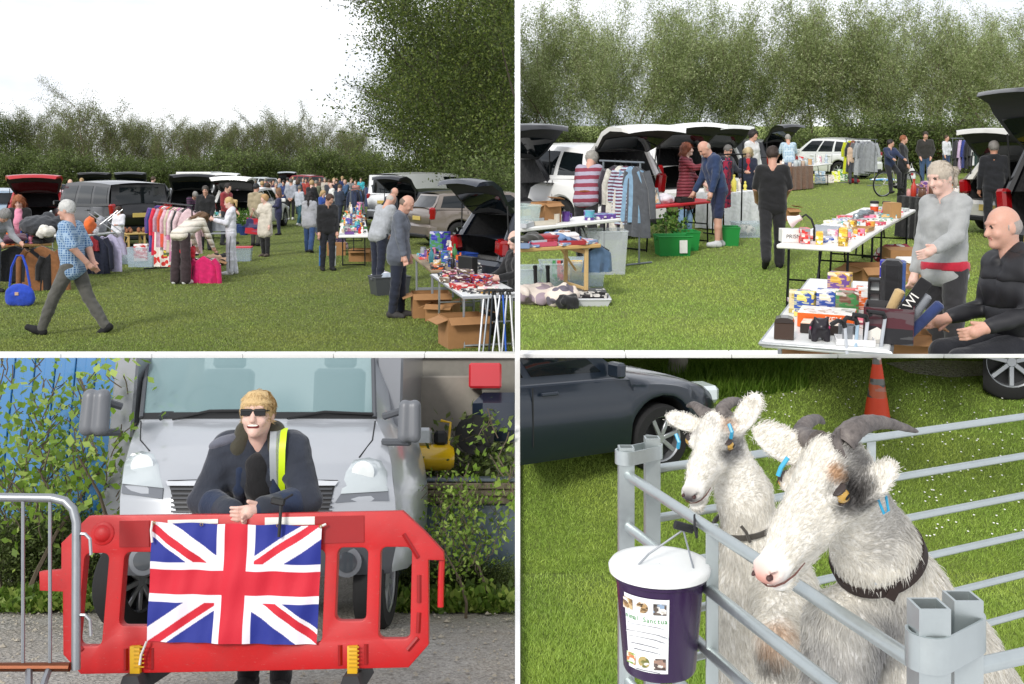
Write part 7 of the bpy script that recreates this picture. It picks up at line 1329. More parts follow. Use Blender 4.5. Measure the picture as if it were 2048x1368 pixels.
    for sd, (u0, v0, u1, v1) in ((-1, (166, 773, 216, 876)), (1, (797, 792, 842, 893))):
        q0, q1 = A(u0, v0, 8.0), A(u1, v1, 8.0); c = (q0+q1)/2; d = (abs(q1.x-q0.x), .16, abs(q1.z-q0.z)); MM = SDF(); [MM.cone(c+Vector((x_*d[0]*.22, 0, -d[2]*.3)), c+Vector((x_*d[0]*.2, 0, d[2]*.3)), d[0]*.28, d[0]*.27, .02) for x_ in (-1, 1)]; link('mirror', MM.mesh('mirror', .014, M('plastic', '6a6d72', None, .4)), t)
        e = A(242 if sd < 0 else 768, v0+48, 8.15); MB().tube([c+Vector((0, .02, .1)), e+Vector((0, 0, .03))], .03, 7).ob('mirror_arm', GP, t); MB().tube([c+Vector((0, .02, -.16)), e+Vector((0, 0, -.17))], .03, 7).ob('mirror_arm', GP, t)
    yb = 9.0; BXM = M('paint', '7b7e83', None, 2.0)
    for ua, ub_ in ((214, 262), (748, 802)): a, b = A(ua, 900, yb), A(ub_, 900, yb); MB().box(((a.x+b.x)/2, yb+1.0, 1.6), (b.x-a.x, 2.0, 2.4), .02).ob('box_side', BXM, t)
    MB().box((xc, 8.4, .75), (1.7, 1.6, .5), .05).ob('underbody', DARK, t)
    for u, st_ in ((262, 16), (752, 4)): ty, rm, bk = wheel_meshes(.34, .22, 9); q = A(u, 1200, 7.95); o = link('wheel', ty, t); o.location = (q.x, 7.95, .34); o.rotation_euler = (0, 0, R(-st_)); link('rim', rm, o); link('brake_disc', bk, o)
    clip(t, **W)
    # ---- behind the van: blue container and scrub at left, yard clutter at right
    t = thing('blue_container', 'bright blue corrugated container behind the shrubs at left', 'container', BL.S); bm_ = M('paint', '2470a8'); x0, x1 = A(-120, 800, 10.6).x, A(330, 800, 10.6).x; n = 22
    for i in range(n): MB().box((x0+(x1-x0)*(i+.5)/n, 10.6+.02*(i % 2), 1.55), ((x1-x0)/n, .05, 1.9), .006).ob('panel', bm_, t)
    clip(t, **W)
    def shr(kind, u, v, y, s, lab, nm='shrub', sz=1.0): p = A(u, v, y); p.z = -.02; tree(kind, BL, p, s, u*7, lab, nm, 'bush', None, sz, W, False)
    for i, (u, y, s) in enumerate([(70, 9.3, 1.05), (150, 9.0, 1.0), (205, 9.7, .9), (10, 8.9, .95)]): shr('shrub%d' % (i % 2), u, 1100, y, s, ['leafy young tree between the crowd barrier and the blue container', 'leafy shrub left of the van mirror', 'thin shrub beside the van cab', 'leafy shrub at the left edge of the yard'][i])
    for i, (u, y, s) in enumerate([(930, 10.8, .5), (1015, 10.9, .62)]): shr('hedge%d' % (i % 2), u, 1100, y, s, ['green thicket behind the yellow compressor', 'green thicket behind the dark vehicle'][i], 'thicket', 1.0)
    for i, u in enumerate([-5, 45, 95, 145, 190, 830, 880, 930, 985, 1025]): shr('hedge%d' % (i % 2), u, 1130, 9.8 if u < 500 else 9.3, .26 if u < 500 else .13, 'bramble clump number %s along the back of the gravel yard' % 'one two three four five six seven eight nine ten'.split()[i], 'bramble', 1.1)
    for i, (u, y, s) in enumerate([(822, 9.2, .5), (915, 8.6, .5), (1016, 8.8, .85), (965, 9.0, .55)]): shr('shrub%d' % (i % 2), u, 1100, y, s, ['shrub beside the right van mirror', 'slender shrub before the yellow compressor', 'shrub at the corner of the yard and lawn', 'arching shrub before the timber sleepers'][i])
    t = thing('timber_beam', 'weathered timber sleeper wall with grey sheet on the right of the yard', 'wall', BL.S); y = 9.7; q0, q1 = A(795, 965, y), A(1060, 1008, y)
    for i in range(3): z = q1.z+(q0.z-q1.z)*(i+.5)/3; MB().box(((q0.x+q1.x)/2+.02*i, y+.05, z), (q1.x-q0.x, .18, (q0.z-q1.z)/3-.008), .01).ob('sleeper', M('wood', '7a6e5c'), t)
    MB().box(((q0.x+q1.x)/2, y+.12, q1.z/2-.01), (q1.x-q0.x, .06, q1.z), .01).ob('grey_sheet', M('paint', '5f6f80'), t); MB().box(((q0.x+q1.x)/2, y+.35, q0.z+.02), (q1.x-q0.x, .7, .03), .01).ob('cover', M('plastic', '5a6670'), t); clip(t, **W)
    t = thing('air_compressor', 'yellow air compressor standing on the bank behind the timber wall', 'compressor', BL.m(A(860, 915, 10.2), 12)); m = MB(); m.x = Matrix.Rotation(R(90), 4, 'Y'); m.lathe([(.02, -.24), (.10, -.23), (.13, -.19), (.13, .19), (.10, .23), (.02, .24)], 20); YL = M('paint', 'e0b410'); m.ob('tank', YL, t, 40); MB().box((-.08, 0, .2), (.18, .16, .18), .03).ob('motor', M('metal', 'b8bcbe'), t); MB().box((.1, 0, .19), (.12, .14, .14), .03).ob('pump', DARK, t); MB().tube([(.18, 0, .1), (.2, 0, .34), (.1, 0, .36)], .014, 6).ob('handle', YL, t); [MB().tube([(x, 0, -.12), (x, 0, -.22)], .03, 8).ob('foot', DARK, t) for x in (-.15, .15)]
    t = thing('dark_tractor', 'dark blue vehicle body with red part seen through leaves at right', 'vehicle', BL.m(A(985, 905, 10.5), 0)); MB().box((.06, .3, .36), (.55, .6, .5), .12).ob('body', M('paint', '1b2536'), t); MB().box((-.08, .2, .78), (.34, .4, .26), .02).ob('red_bonnet', M('paint', 'c42630'), t); m = MB(); m.x = Matrix.Translation((-.18, -.05, .18)) @ Matrix.Rotation(R(90), 4, 'X'); m.lathe([(.08, -.06), (.2, -.06), (.2, .06), (.08, .06)], 20); m.ob('tyre', TYRE, t, 40); clip(t, **W)
    o = MB().box((A(880, 760, 10.9).x, 10.95, 1.45), (.9, .2, 1.2), .02).ob('brick_building', M('card', '8f8a80'), None, mw=BL.S); tag(o, 'pale brick wall far behind the yellow compressor', 'wall'); clip(o, **W)
    # weeds and stones at the edge of the gravel
    r = np.random.default_rng(8); n = 5200; u = np.where(r.random(n) < .38, r.uniform(-20, 235, n), r.uniform(780, 1030, n)); d = 8.6+r.exponential(.35, n); d = np.minimum(d, 9.8); P_ = np.stack([(u-U0)/F*d, d, r.uniform(0, .16, n)*r.random(n)], 1); D = r.normal(0, .7, (n, 3)); D[:, 2] = np.abs(D[:, 2])+.2; D /= np.linalg.norm(D, axis=1, keepdims=True); S_ = np.cross(D, r.normal(0, 1, (n, 3))); S_ /= np.linalg.norm(S_, axis=1, keepdims=True); l = r.uniform(.03, .11, (n, 1))
    tag(link('weeds', fast_mesh('weeds', np.stack([P_, P_+D*l*.5+S_*l*.3, P_+D*l, P_+D*l*.5-S_*l*.3], 1).reshape(-1, 3), np.arange(4*n).reshape(-1, 4), M('leaf', '6f8f34', 'a8b85e'), None, False), None, BL.S), 'low green weeds along the far edge of the gravel', 'weeds', None, 'stuff')
    rr = random.Random(3)
    V = []; Q = []; no = 0
    for i in range(900):
        a = rr.uniform(0, 6.28); d_ = rr.uniform(4.6, 8.8); x = (rr.uniform(-20, 1028)-U0)/F*d_; s = rr.uniform(.006, .02)*(1.6 if rr.random() < .08 else 1); z = s*.25
        V += [(x+s*math.cos(a+k_*1.257)*rr.uniform(.7, 1.1), d_+s*math.sin(a+k_*1.257), -.003) for k_ in range(5)]+[(x, d_, z+s*.35)]; Q += [(no+k_, no+(k_+1) % 5, no+5) for k_ in range(5)]; no += 6
    tag(link('loose_stones', fast_mesh('loose_stones', V, np.array(Q), M('card', 'b0a898'), None, False), None, BL.S @ Matrix.Translation((0, 0, .008))), 'loose pale stones scattered over the gravel yard', 'stones', None, 'stuff')
gravel_yard()
# ================================================================ goats in a hurdle pen on the lawn
def goat(label, poll, fwd, scale, chain, rad, legs, patches, horns, ears, seed, mouth_open, nfur, extra_ell=(), vox=.0052, furlen=1.0, nosecol='c98f80'):
    """goat as one continuous surface: head built in its own frame, neck and trunk along a chain of points, fur of fine blades"""
    f = Vector(fwd).normalized(); x = f.cross(Vector((0, 0, 1))).normalized(); z = x.cross(f).normalized(); HM = Matrix((x, f, z)).transposed(); k = scale; base = Vector((chain[-1][0], chain[-1][1], 0))
    H = lambda a, b, c: poll+HM @ Vector((a*k, b*k, c*k))
    t = thing('goat', label, 'goat', BR.S @ Matrix.Translation(base)); T = lambda p: Vector(p)-base
    S = SDF(); e = lambda c, r, m=0, kk=.02, sub=False, rot=None: S.ell(T(H(*c)), tuple(q*k for q in r), HM @ rot if rot is not None else HM, kk*k, m, sub); cn = lambda a, b, r1, r2, m=0, kk=.025: S.cone(T(H(*a)), T(H(*b)), r1*k, r2*k, kk*k, m)
    e((0, .0, -.035), (.060, .075, .062)); cn((0, .04, -.038), (0, .15, -.046), .052, .036); cn((0, .15, -.046), (0, .228, -.050), .036, .030); cn((0, -.01, .004), (0, .17, -.020), .034, .021)
    cn((0, .02, -.088), (0, .14, -.080), .030, .022); [cn((sd*.027, .02, -.068), (sd*.019, .10, -.068), .032, .024) for sd in (-1, 1)]; [e((sd*.050, .055, -.012), (.017, .028, .017), 0, .012) for sd in (-1, 1)]
    e((0, .245, -.040), (.030, .022, .020), 1, .012); [e((sd*.020, .252, -.038), (.008, .014, .006), 1, .004, True, Matrix.Rotation(sd*.5, 3, 'Z')) for sd in (-1, 1)]
    jz = -.086-.018*mouth_open; cn((0, .11, -.094), (0, .222, jz), .026, .021, 0, .012); e((0, .235, jz+.004), (.018, .012, .012), 1, .006)
    e((0, .225, (-.072+jz*.35)*.72), (.05, .045, .0035+.008*mouth_open), 2, .003, True)
    # ears
    for pos in ears:
        sd, d, L = pos[:3]
        d = Vector(d).normalized(); b = H(sd*.056, -.02, -.028) if len(pos) < 4 else pos[3]; up = HM @ Vector((0, .25, 1)); n = (up-d*up.dot(d)).normalized(); ro = Matrix((d, d.cross(n).normalized(), n)).transposed()
        S.ell(T(b+d*L*.5), (L*.56, L*.30, L*.11), ro, .012); S.cone(T(b-d*.01), T(b+d*L*.3), .021*k, .018*k, .01); S.ell(T(b+d*L*.56+n*L*.10), (L*.44, L*.21, L*.085), ro, .004, 3, True)
    # neck, trunk, legs
    P = [H(0, -.03, -.055)]+[Vector(c) for c in chain]; S.cone(T(H(0, .0, -.07)), T(P[1]), .040*k, rad[1]*.9, .03); S.chain([T(p) for p in P], [rad[0]]+list(rad[1:]), .035)
    for c, r in extra_ell: S.ell(T(c), r, None, .06)
    for lg, rr in legs: S.chain([T(q) for q in lg], rr, .03)
    wh = np.array(hexc('efece4')); pc = [(np.array(T(c)), r, np.array(hexc(col)), am) for c, r, col, am in patches]; nz = np.array(T(H(0, .262, -.045)))
    def colfn(V):
        C = np.tile(wh, (len(V), 1)); q = .5+.5*np.sin(V[:, 0]*61+3*np.sin(V[:, 2]*37))*np.sin(V[:, 2]*53+2*np.sin(V[:, 1]*41)); C *= (.93+.07*q)[:, None]
        for c, r, col, am in pc:
            d = np.linalg.norm((V-c)/r, axis=1)+.25*(q-.5); w = np.clip(1.35-d*1.2, 0, 1)[:, None]*am; C = C*(1-w)+col*w
        w = np.clip(1.3-np.linalg.norm(V-nz, axis=1)/(.034*k), 0, 1)[:, None]; return C*(1-w)+np.array(hexc(nosecol))*w
    me = S.mesh('body', vox, M('vcol', 'ffffff', None, .7), 0, 0, colfn); link('body', me, t)
    # fur
    n = len(me.vertices); co = np.zeros(n*3, np.float32); me.vertices.foreach_get('co', co); co = co.reshape(-1, 3); no = np.zeros(n*3, np.float32); me.vertices.foreach_get('normal', no); no = no.reshape(-1, 3)
    r = np.random.default_rng(seed); hp = np.array(T(H(0, .06, -.04))); nb = np.array(T(P[1])); dh = np.linalg.norm(co-hp, axis=1); wgt = np.where(dh < .2*k, 2.0, 1.0); nd = np.linalg.norm(co-nz, axis=1); wgt[nd < .055*k] = 0
    for sd in (-1, 1): wgt[np.linalg.norm(co-np.array(T(H(sd*.066, .060, -.014))), axis=1) < .021*k] = 0
    wc = BR.S.to_translation()+base; wy = co[:, 1]+wc.y; vv = V0-F*(co[:, 2]+wc.z-CZ)/wy; wgt[vv > 1420] = 0; wgt /= wgt.sum()
    ix = r.choice(n, nfur, p=wgt); p = co[ix]+r.normal(0, vox*.45, (nfur, 3)); nn = no[ix]; isH = np.clip((.24*k-np.linalg.norm(p-hp, axis=1))/(.08*k), 0, 1)[:, None]
    fl = np.array(-(HM @ Vector((0, 1, .15)))); gv = np.array((0.25, .12, -1.0)); flow = isH*fl+(1-isH)*gv+r.normal(0, .22, (nfur, 3)); flow -= nn*np.sum(flow*nn, 1, keepdims=True); flow /= np.maximum(np.linalg.norm(flow, axis=1, keepdims=True), 1e-5)
    D = flow*.9+nn*(r.uniform(.04, .32, (nfur, 1))*(1-.6*isH)); D /= np.linalg.norm(D, axis=1, keepdims=True); L = (isH[:, 0]*.010*k+(1-isH[:, 0])*.017*furlen)*r.uniform(.5, 1.35, nfur); w = (.0009+.0004*r.random(nfur))*(1-.4*isH[:, 0])
    sd_ = np.cross(D, nn+r.normal(0, .25, (nfur, 3))); sd_ /= np.maximum(np.linalg.norm(sd_, axis=1, keepdims=True), 1e-5); mid = p+D*(L*.55)[:, None]; tip = p+D*L[:, None]+np.array([0, 0, -1])*(L*.18*(1-isH[:, 0]))[:, None]; sw = sd_*w[:, None]
    V = np.stack([p-sw, p+sw, mid+sw*.8, tip, mid-sw*.8], 1); cf = colfn(p)*r.uniform(.9, 1.08, (nfur, 1)); C = np.repeat(np.minimum(cf, 1), 5, 0); ii = np.arange(nfur)[:, None]*5; Q = np.concatenate([ii+np.array([[0, 1, 2]]), ii+np.array([[0, 2, 4]]), ii+np.array([[4, 2, 3]])])
    fo = link('fur', fast_mesh('fur', V.reshape(-1, 3), Q, M('fur'), None, True, C), t); fo['kind'] = 'stuff'
    # nostrils, line of the lips, eyes, horns
    for sd in (-1, 1):
        link('nostril', SDF().ell(T(H(sd*.0165, .2585, -.038)), (.0065*k, .008*k, .0042*k), HM @ Matrix.Rotation(sd*.6, 3, 'Y')).mesh('nostril', .0024, M('skin', '4a2c28')), t)
        MB().tube([T(H(*q)) for q in ((0, .2585, -.0655), (sd*.014, .254, -.0655), (sd*.0245, .240, -.067), (sd*.031, .215, -.070), (sd*.035, .185, -.069))], [.0016*k, .002*k, .002*k, .0018*k, .001*k], 6).ob('lip_line', M('skin', '6a443c'), t)
    for sd in (-1, 1):
        c = T(H(sd*.0625, .060, -.014)); m = SDF().ell(c, (.0140*k, .0140*k, .0140*k)).mesh('eye', .0022, M('lamp', 'b08a3a')); ey = link('eye', m, t); link('pupil', SDF().ell(T(H(sd*.0758, .061, -.013)), (.0022*k, .0085*k, .0034*k), HM).mesh('pupil', .0014, M('rubber', '0c0a08')), ey)
        link('eyelid', SDF().ell(T(H(sd*.0600, .058, -.001)), (.0135*k, .0180*k, .0036*k), HM).ell(T(H(sd*.0610, .058, -.0265)), (.0125*k, .017*k, .0032*k), HM).mesh('eyelid', .0026, M('skin', '3a302c')), ey)
    for sd, pts, rr in horns:
        m = MB(); Pn = []; Rn = []; q = [H(*pts[0])]+[Vector(a) if isinstance(a, Vector) else H(*a) for a in pts[1:]]
        for i in range(41):
            s_ = i/40*(len(q)-1); a = min(int(s_), len(q)-2); fr = s_-a; p0, p1, p2, p3 = q[max(a-1, 0)], q[a], q[a+1], q[min(a+2, len(q)-1)]
            Pn.append(T(.5*((2*p1)+(p2-p0)*fr+(2*p0-5*p1+4*p2-p3)*fr*fr+(3*p1-p0-3*p2+p3)*fr**3))); Rn.append((rr*(1-i/40)**.8+.0025)*(1+.06*(i % 3 == 0)))
        m.tube(Pn, Rn, 14); m.ob('horn', M('horn_'), t, 70)
    return t, H, HM
def horn_mat():
    t = NT('horn'); v = t.co(); n = t.noise(v, 40, 6, .7); t.base(t.ramp(n, [(.3, (.045, .038, .035)), (.55, (.14, .12, .11)), (.8, (.26, .23, .2))])); t.set(Roughness=.6); t.bump(n, .5, .006); MC[('horn_', '808080', None, 1.0)] = t.m
horn_mat()
def pen():
    A = BR.at; GM = M('metal', 'c6cece'); zA = lambda u, v, d: A(u, v, d)
    # ---- hurdles
    def hurdle(label, p0, p1, n=7, gap=.128, r=.0122, mids=(.5,), post=True, bot=.2):
        t = thing('sheep_hurdle', label, 'hurdle', BR.S)
        for i in range(n): MB().tube([p0-Vector((0, 0, gap*i)), p1-Vector((0, 0, gap*i))], r, 12).ob('rail', GM, t, 50)
        for fr in mids: q = p0.lerp(p1, fr); MB().box((q.x, q.y+.016, q.z-gap*(n-1)/2), (.026, .006, gap*(n-1)+.02), .001).ob('upright', GM, t)
        return t
    a0, a1 = A(1252, 948, 2.50), A(1852, 1343, 1.425); a1.z = a0.z
    t = hurdle('near galvanised hurdle running from the corner posts to the bracket beside the front goat', a0, a1, mids=(.42,))
    b0 = A(1308, 938, 2.58); b1 = A(2046, 836, 3.25); d = (b1-b0); b1 = b0+d*1.25; b1.z = b0.z
    t2 = hurdle('far galvanised hurdle behind the goats with seven long rails', b0, b1, mids=(.43,), r=.0112)
    def sq_post(t, q, top, bottom, w=.034, nm='end_post'):
        m = MB(); c = Vector((q.x, q.y, (top+bottom)/2)); h = top-bottom; th = .004
        for dx, dy, sx, sy in ((-w/2, 0, th, w), (w/2, 0, th, w), (0, -w/2, w, th), (0, w/2, w, th)): m.box(c+Vector((dx, dy, 0)), (sx if sx == th else w-th, sy if sy == th else w+th, h))
        return m.ob(nm, GM, t)
    zt = A(1250, 893, 2.5).z; sq_post(t, A(1252, 950, 2.5), zt, a0.z-.95); sq_post(t2, A(1304, 950, 2.56), zt+.01, b0.z-.95)
    def strap(t, q0, q1, z, h, w, nm='linking_strap'):
        d = (q1-q0).normalized(); n = Vector((-d.y, d.x, 0)); P = []
        for c, s_ in ((q1, 1), (q0, -1)):
            for i in range(9): a = -math.pi/2+math.pi*i/8; P.append(c+(d*math.cos(a)*s_+n*math.sin(a)*s_)*w)
        m = MB(); k = len(P); V = []
        for p in P:
            for dz in (-h/2, h/2): V.append((p.x, p.y, z+dz))
        for p in P:
            c = q0.lerp(q1, .5); o = (p-c); o = o*(1-.006/o.length)+c
            for dz in (-h/2, h/2): V.append((o.x, o.y, z+dz))
        Fc = []
        for i in range(k): j = (i+1) % k; Fc += [(2*i, 2*j, 2*j+1, 2*i+1), (2*k+2*i, 2*k+2*i+1, 2*k+2*j+1, 2*k+2*j), (2*i+1, 2*j+1, 2*k+2*j+1, 2*k+2*i+1), (2*i, 2*k+2*i, 2*k+2*j, 2*j)]
        m.add(V, Fc); m.ob(nm, GM, t, 40)
    strap(t, A(1252, 950, 2.5), A(1304, 950, 2.56), zt-.025, .034, .028)
    q0, q1 = A(1857, 1240, 1.40), A(1925, 1262, 1.46); z0 = A(1857, 1207, 1.40).z; sq_post(t, q0, z0, z0-1.1, .04); t3 = hurdle('corner hurdle cut off at the bottom right of the photo', Vector((q1.x+.02, q1.y, z0-.115)), Vector((q1.x+.9, q1.y+.35, z0-.115)), 3, .13); sq_post(t3, q1, z0-.012, z0-1.1, .038); strap(t, q0, q1, z0-.062, .05, .034)
    # ---- goats
    s = 1.0; polA = A(1652, 922, 1.72); fA = Vector((-.66, -.52, -.56))
    ch = [A(1748, 1092, 1.83), A(1790, 1200, 1.93), A(1868, 1330, 2.08), A(1985, 1520, 2.30)]
    HA = [None]
    ears = [(1, Vector((-.93, .10, .35)), .135), (-1, Vector((.80, -.10, .22)), .105)]
    fdir = fA.normalized(); xx = fdir.cross(Vector((0, 0, 1))).normalized(); side_cam = -1 if xx.x < 0 else 1
    HMx = lambda a, b, c, pl, f_, k: (lambda f, x: pl+x*a*k+f*b*k+x.cross(f).normalized()*c*k)(f_.normalized(), f_.normalized().cross(Vector((0, 0, 1))).normalized())
    kA = .90; cs = 1 if xx.x > 0 else -1            # side of the head towards the image right
    ears = [(-cs, Vector((-.86, .25, .44)), .105), (cs, Vector((.50, -.36, .66)), .098, A(1704, 1005, 1.68))]
    pe = lambda a, b, c: HMx(a, b, c, polA, fA, kA)
    pat = [(pe(cs*.066, .040, -.025), .048, '2b2928', 1.0), (pe(cs*.062, .005, -.05), .05, '4e4b4a', .95), (pe(cs*.045, -.03, -.005), .045, '767472', .85), (pe(cs*.045, .035, .015), .022, 'b58a5e', .8), (A(1760, 1040, 1.78), .08, '8d8b8a', .5), (A(1690, 1330, 1.85), .12, '8b8c90', .85), (A(1775, 1250, 1.83), .07, '77787c', .7), (pe(-cs*.06, .05, -.02), .035, 'a08868', .6)]
    hA = [(cs, [(cs*.028, -.035, .012), A(1680, 893, 1.72), A(1712, 856, 1.74), A(1765, 845, 1.80), A(1835, 863, 1.88)], .028), (-cs, [(-cs*.028, -.03, .012), A(1604, 872, 1.82), A(1612, 848, 1.86), A(1635, 838, 1.92), A(1648, 846, 1.96)], .019)]
    legsA = [([A(1690, 1260, 1.86), A(1660, 1420, 1.84), A(1640, 1560, 1.82)], [.075, .05, .035])]
    gA, H_, HM_ = goat('large white goat in front with long swept horns, leather collar and dark eye patch', polA, fA, kA, ch, [.046, .064, .094, .128, .148], legsA, pat, hA, ears, 1, 0, 105000, [(A(1785, 1335, 2.0), (.11, .13, .13))])
    def tagpart(t, p, col='2f9cc4'): MB().tube([p, p+Vector((.004, -.004, -.02)), p+Vector((.016, -.006, -.05)), p+Vector((.024, -.005, -.045)), p+Vector((.02, -.003, -.02))], .0024, 6).ob('ear_tag', M('plastic', col, None, .35), t)
    gA_b = gA.matrix_world.inverted() @ BR.S
    tagpart(gA, gA_b @ A(1746, 965, 1.66)); MB().tube([gA_b @ A(1576, 915, 1.72), gA_b @ A(1562, 935, 1.72), gA_b @ A(1556, 952, 1.72)], .004, 6).ob('ear_tag', M('plastic', '3aa8cc', None, .35), gA)
    # collar round the lower neck
    def collar(g, c, ax, r, w, mat, nm='collar'):
        ax = Vector(ax).normalized(); e1 = ax.orthogonal().normalized(); e2 = ax.cross(e1); m = MB(); V = []; n = 36
        for i in range(n):
            a = 2*math.pi*i/n; o = e1*math.cos(a)+e2*math.sin(a)
            for h, rr in ((-w/2, r), (w/2, r), (w/2, r+.005), (-w/2, r+.005)): V.append(c+o*rr+ax*h)
        Fc = []
        for i in range(n):
            for j in range(4): Fc.append((4*i+j, 4*((i+1) % n)+j, 4*((i+1) % n)+(j+1) % 4, 4*i+(j+1) % 4))
        m.add(V, Fc); m.x = None; m.v = [tuple((g.matrix_world.inverted() @ BR.S) @ Vector(v)) for v in m.v]; return m.ob(nm, mat, g, 40)
    LE = M('rubber', '2a1d18'); c = A(1755, 1112, 1.85); ax = A(1795, 1215, 1.95)-A(1735, 1070, 1.81); collar(gA, c, Vector((.42, .30, -.75)), .083, .022, LE)
    q = gA_b @ A(1766, 1150, 1.772); m = MB(); m.tube([q+Vector((x, -.002, z)) for x, z in ((-.014, -.014), (.014, -.014), (.014, .014), (-.014, .014))], .003, 5, closed=True); m.ob('buckle', M('metal', 'c8ccd0'), gA); MB().box(q+Vector((.022, -.004, -.02)), (.018, .004, .05), .002, Matrix.Rotation(.5, 3, 'Y')).ob('strap_end', LE, gA); MB().box(q+Vector((.03, .006, .045)), (.012, .004, .055), .003, Matrix.Rotation(-.1, 3, 'Y')).ob('name_tag', M('metal', 'e6e8ea'), gA)
    # second goat
    polB = A(1430, 852, 2.42); fB = Vector((-.46, -.72, -.50)); kB = .80; xb = fB.normalized().cross(Vector((0, 0, 1))).normalized(); cb = 1 if xb.x > 0 else -1; pb = lambda a, b, c: HMx(a, b, c, polB, fB, kB)
    chB = [A(1486, 985, 2.48), A(1508, 1090, 2.50), A(1515, 1240, 2.52), A(1535, 1420, 2.54)]
    patB = [(pb(cb*.062, .06, -.03), .045, '4a4848', 1.0), (pb(cb*.055, .02, -.06), .045, '6e6c6c', .9), (pb(cb*.045, .0, .01), .03, 'b08a68', .7), (pb(-cb*.05, .05, .0), .03, '9a9896', .4), (pb(0, .02, .02), .02, '807e7c', .5), (A(1548, 1322, 2.24), .05, '2c211b', 1.0), (A(1556, 1285, 2.24), .05, 'c0905c', .8)]
    hB = [(cb, [(cb*.026, -.03, .01), A(1444, 822, 2.43), A(1458, 806, 2.47), A(1480, 803, 2.52), A(1494, 812, 2.56)], .019), (-cb, [(-cb*.026, -.03, .01), A(1404, 822, 2.46), A(1388, 810, 2.50), A(1374, 812, 2.54)], .016)]
    earsB = [(-cb, Vector((-.93, -.05, .28)), .088), (cb, Vector((.50, .05, .80)), .100)]
    legsB = [([A(1565, 1200, 2.40), A(1556, 1290, 2.26), A(1545, 1420, 2.28)], [.075, .048, .036]), ([A(1470, 1180, 2.50), A(1470, 1400, 2.50)], [.06, .04])]
    gB, HB, _ = goat('smaller white goat behind with open mouth, grey face patch and short horns', polB, fB, kB, chB, [.040, .056, .076, .090, .098], legsB, patB, hB, earsB, 2, 1, 62000, [(A(1560, 1200, 2.60), (.10, .12, .13))], nosecol='4a4244')
    gi = gB.matrix_world.inverted() @ BR.S; collar(gB, A(1490, 1045, 2.49), Vector((.2, .12, -.9)), .077, .013, M('fabric', '4a453e'), 'rope_collar'); MB().tube([gi @ A(1482, 1052, 2.405), gi @ A(1492, 1064, 2.40), gi @ A(1500, 1084, 2.405)], .004, 6).ob('rope_end', M('fabric', '4a453e'), gB)
    for u, v, d_ in ((1352, 868, 2.38), (1458, 848, 2.36)): MB().tube([gi @ A(u, v, d_), gi @ A(u+6, v+16, d_-.01), gi @ A(u+4, v+28, d_)], .0045, 6).ob('ear_tag', M('plastic', '2f9cc4', None, .35), gB)
    # ---- bucket
    d = 2.08; c = A(1319, 1335, d); sB = F/d; t = thing('collection_bucket', 'dark purple collection bucket with white lid hanging on the near hurdle', 'bucket', BR.m(c, 0)); PU = M('plastic', '2c0f40', None, .25); h = .205; r0, r1 = .075, .092
    MB().lathe([(r0*.96, 0), (r0, .006), (r1, h), (r1+.004, h), (r1+.004, h-.014), (r1, h-.016)], 40, cap=True).ob('pail', PU, t, 40); MB().lathe([(r1+.012, h-.004), (r1+.014, h+.008), (r1+.008, h+.016), (r1-.006, h+.018), (.001, h+.012)], 40, cap=False).ob('lid', M('plastic', 'eef0ee', None, .35), t, 50)
    lab = MB(); n = 14; V = []; a0_, a1_ = R(-150), R(-86)
    def on_pail(a, z, off=.0015): rr = r0+(r1-r0)*z/h+off; return Vector((rr*math.cos(a), rr*math.sin(a), z))
    for i in range(n+1):
        a = a0_+(a1_-a0_)*i/n
        for z in (.022, .175): V.append(on_pail(a, z))
    lab.add(V, [(2*i, 2*i+2, 2*i+3, 2*i+1) for i in range(n)]); lb = lab.ob('paper_label', M('plastic', 'f2f4f4', None, .4), t, 60)
    def deco(a, z, w, h_, mat, nm='label_picture', rnd_=False):
        m = MB(); p = on_pail(a, z, .0028); m.x = Matrix.Translation(p) @ Matrix.Rotation(a+math.pi/2, 4, 'Z')
        if rnd_: m.x = m.x @ FRONT @ Matrix.Diagonal((1, h_/w, 1, 1)); m.lathe([(w/2, -.0004), (w/2, .0004)], 18)
        else: m.box((0, 0, 0), (w, .0008, h_))
        m.ob(nm, mat, lb)
    for i, a in enumerate((-143, -121, -98)): deco(R(a), .155, .026, .022, M('print', ['8a6a40', '9a7a4a', '5a5048'][i], ['c8b080', '4a3a24', '8aa0b8'][i], .2), rnd_=(i == 1)); deco(R(a), .042, .024, .022, M('print', ['7a9a40', '6a6a30', '4a3a34'][i], ['c87a50', 'b09a60', 'a08070'][i], .2), rnd_=(i == 1))
    for i, (s_, z, sz, c_) in enumerate([('Animal Sanctuary', .130, .0135, '2c8a34'), ('rescued and neglected animals', .120, .0052, '3a3a40'), ('every small coin really matters', .103, .0062, '23232a'), ('to all the animals here', .092, .0062, '23232a'), ('thank you for making', .078, .0062, '23232a'), ('such a difference', .067, .0062, '23232a'), ('Reg Charity Number', .026, .0055, '3a3a40')]):
        # letters laid round the pail one by one
        wd = sz*.52; L_ = len(s_)*wd; a_mid = R(-116)
        for j, chh in enumerate(s_):
            if chh == ' ': continue
            a = a_mid+((j+.5)*wd-L_/2)/.085
            if a < a0_+.02 or a > a1_-.02: continue
            text(lb, chh, Matrix.Translation(on_pail(a, z, .0022)) @ Matrix.Rotation(a+math.pi/2, 4, 'Z') @ FRONT, sz, M('plastic', c_), 'letter', .0002) if i == 0 else None
        if i: deco(a_mid, z, min(L_, .085), sz*.45, M('stripe', 'f2f4f4', '6a6a72', .0035), 'print_line')
    inv = (BR.m(c, 0)).inverted() @ BR.S; top = inv @ A(1378, 1056, 2.10)
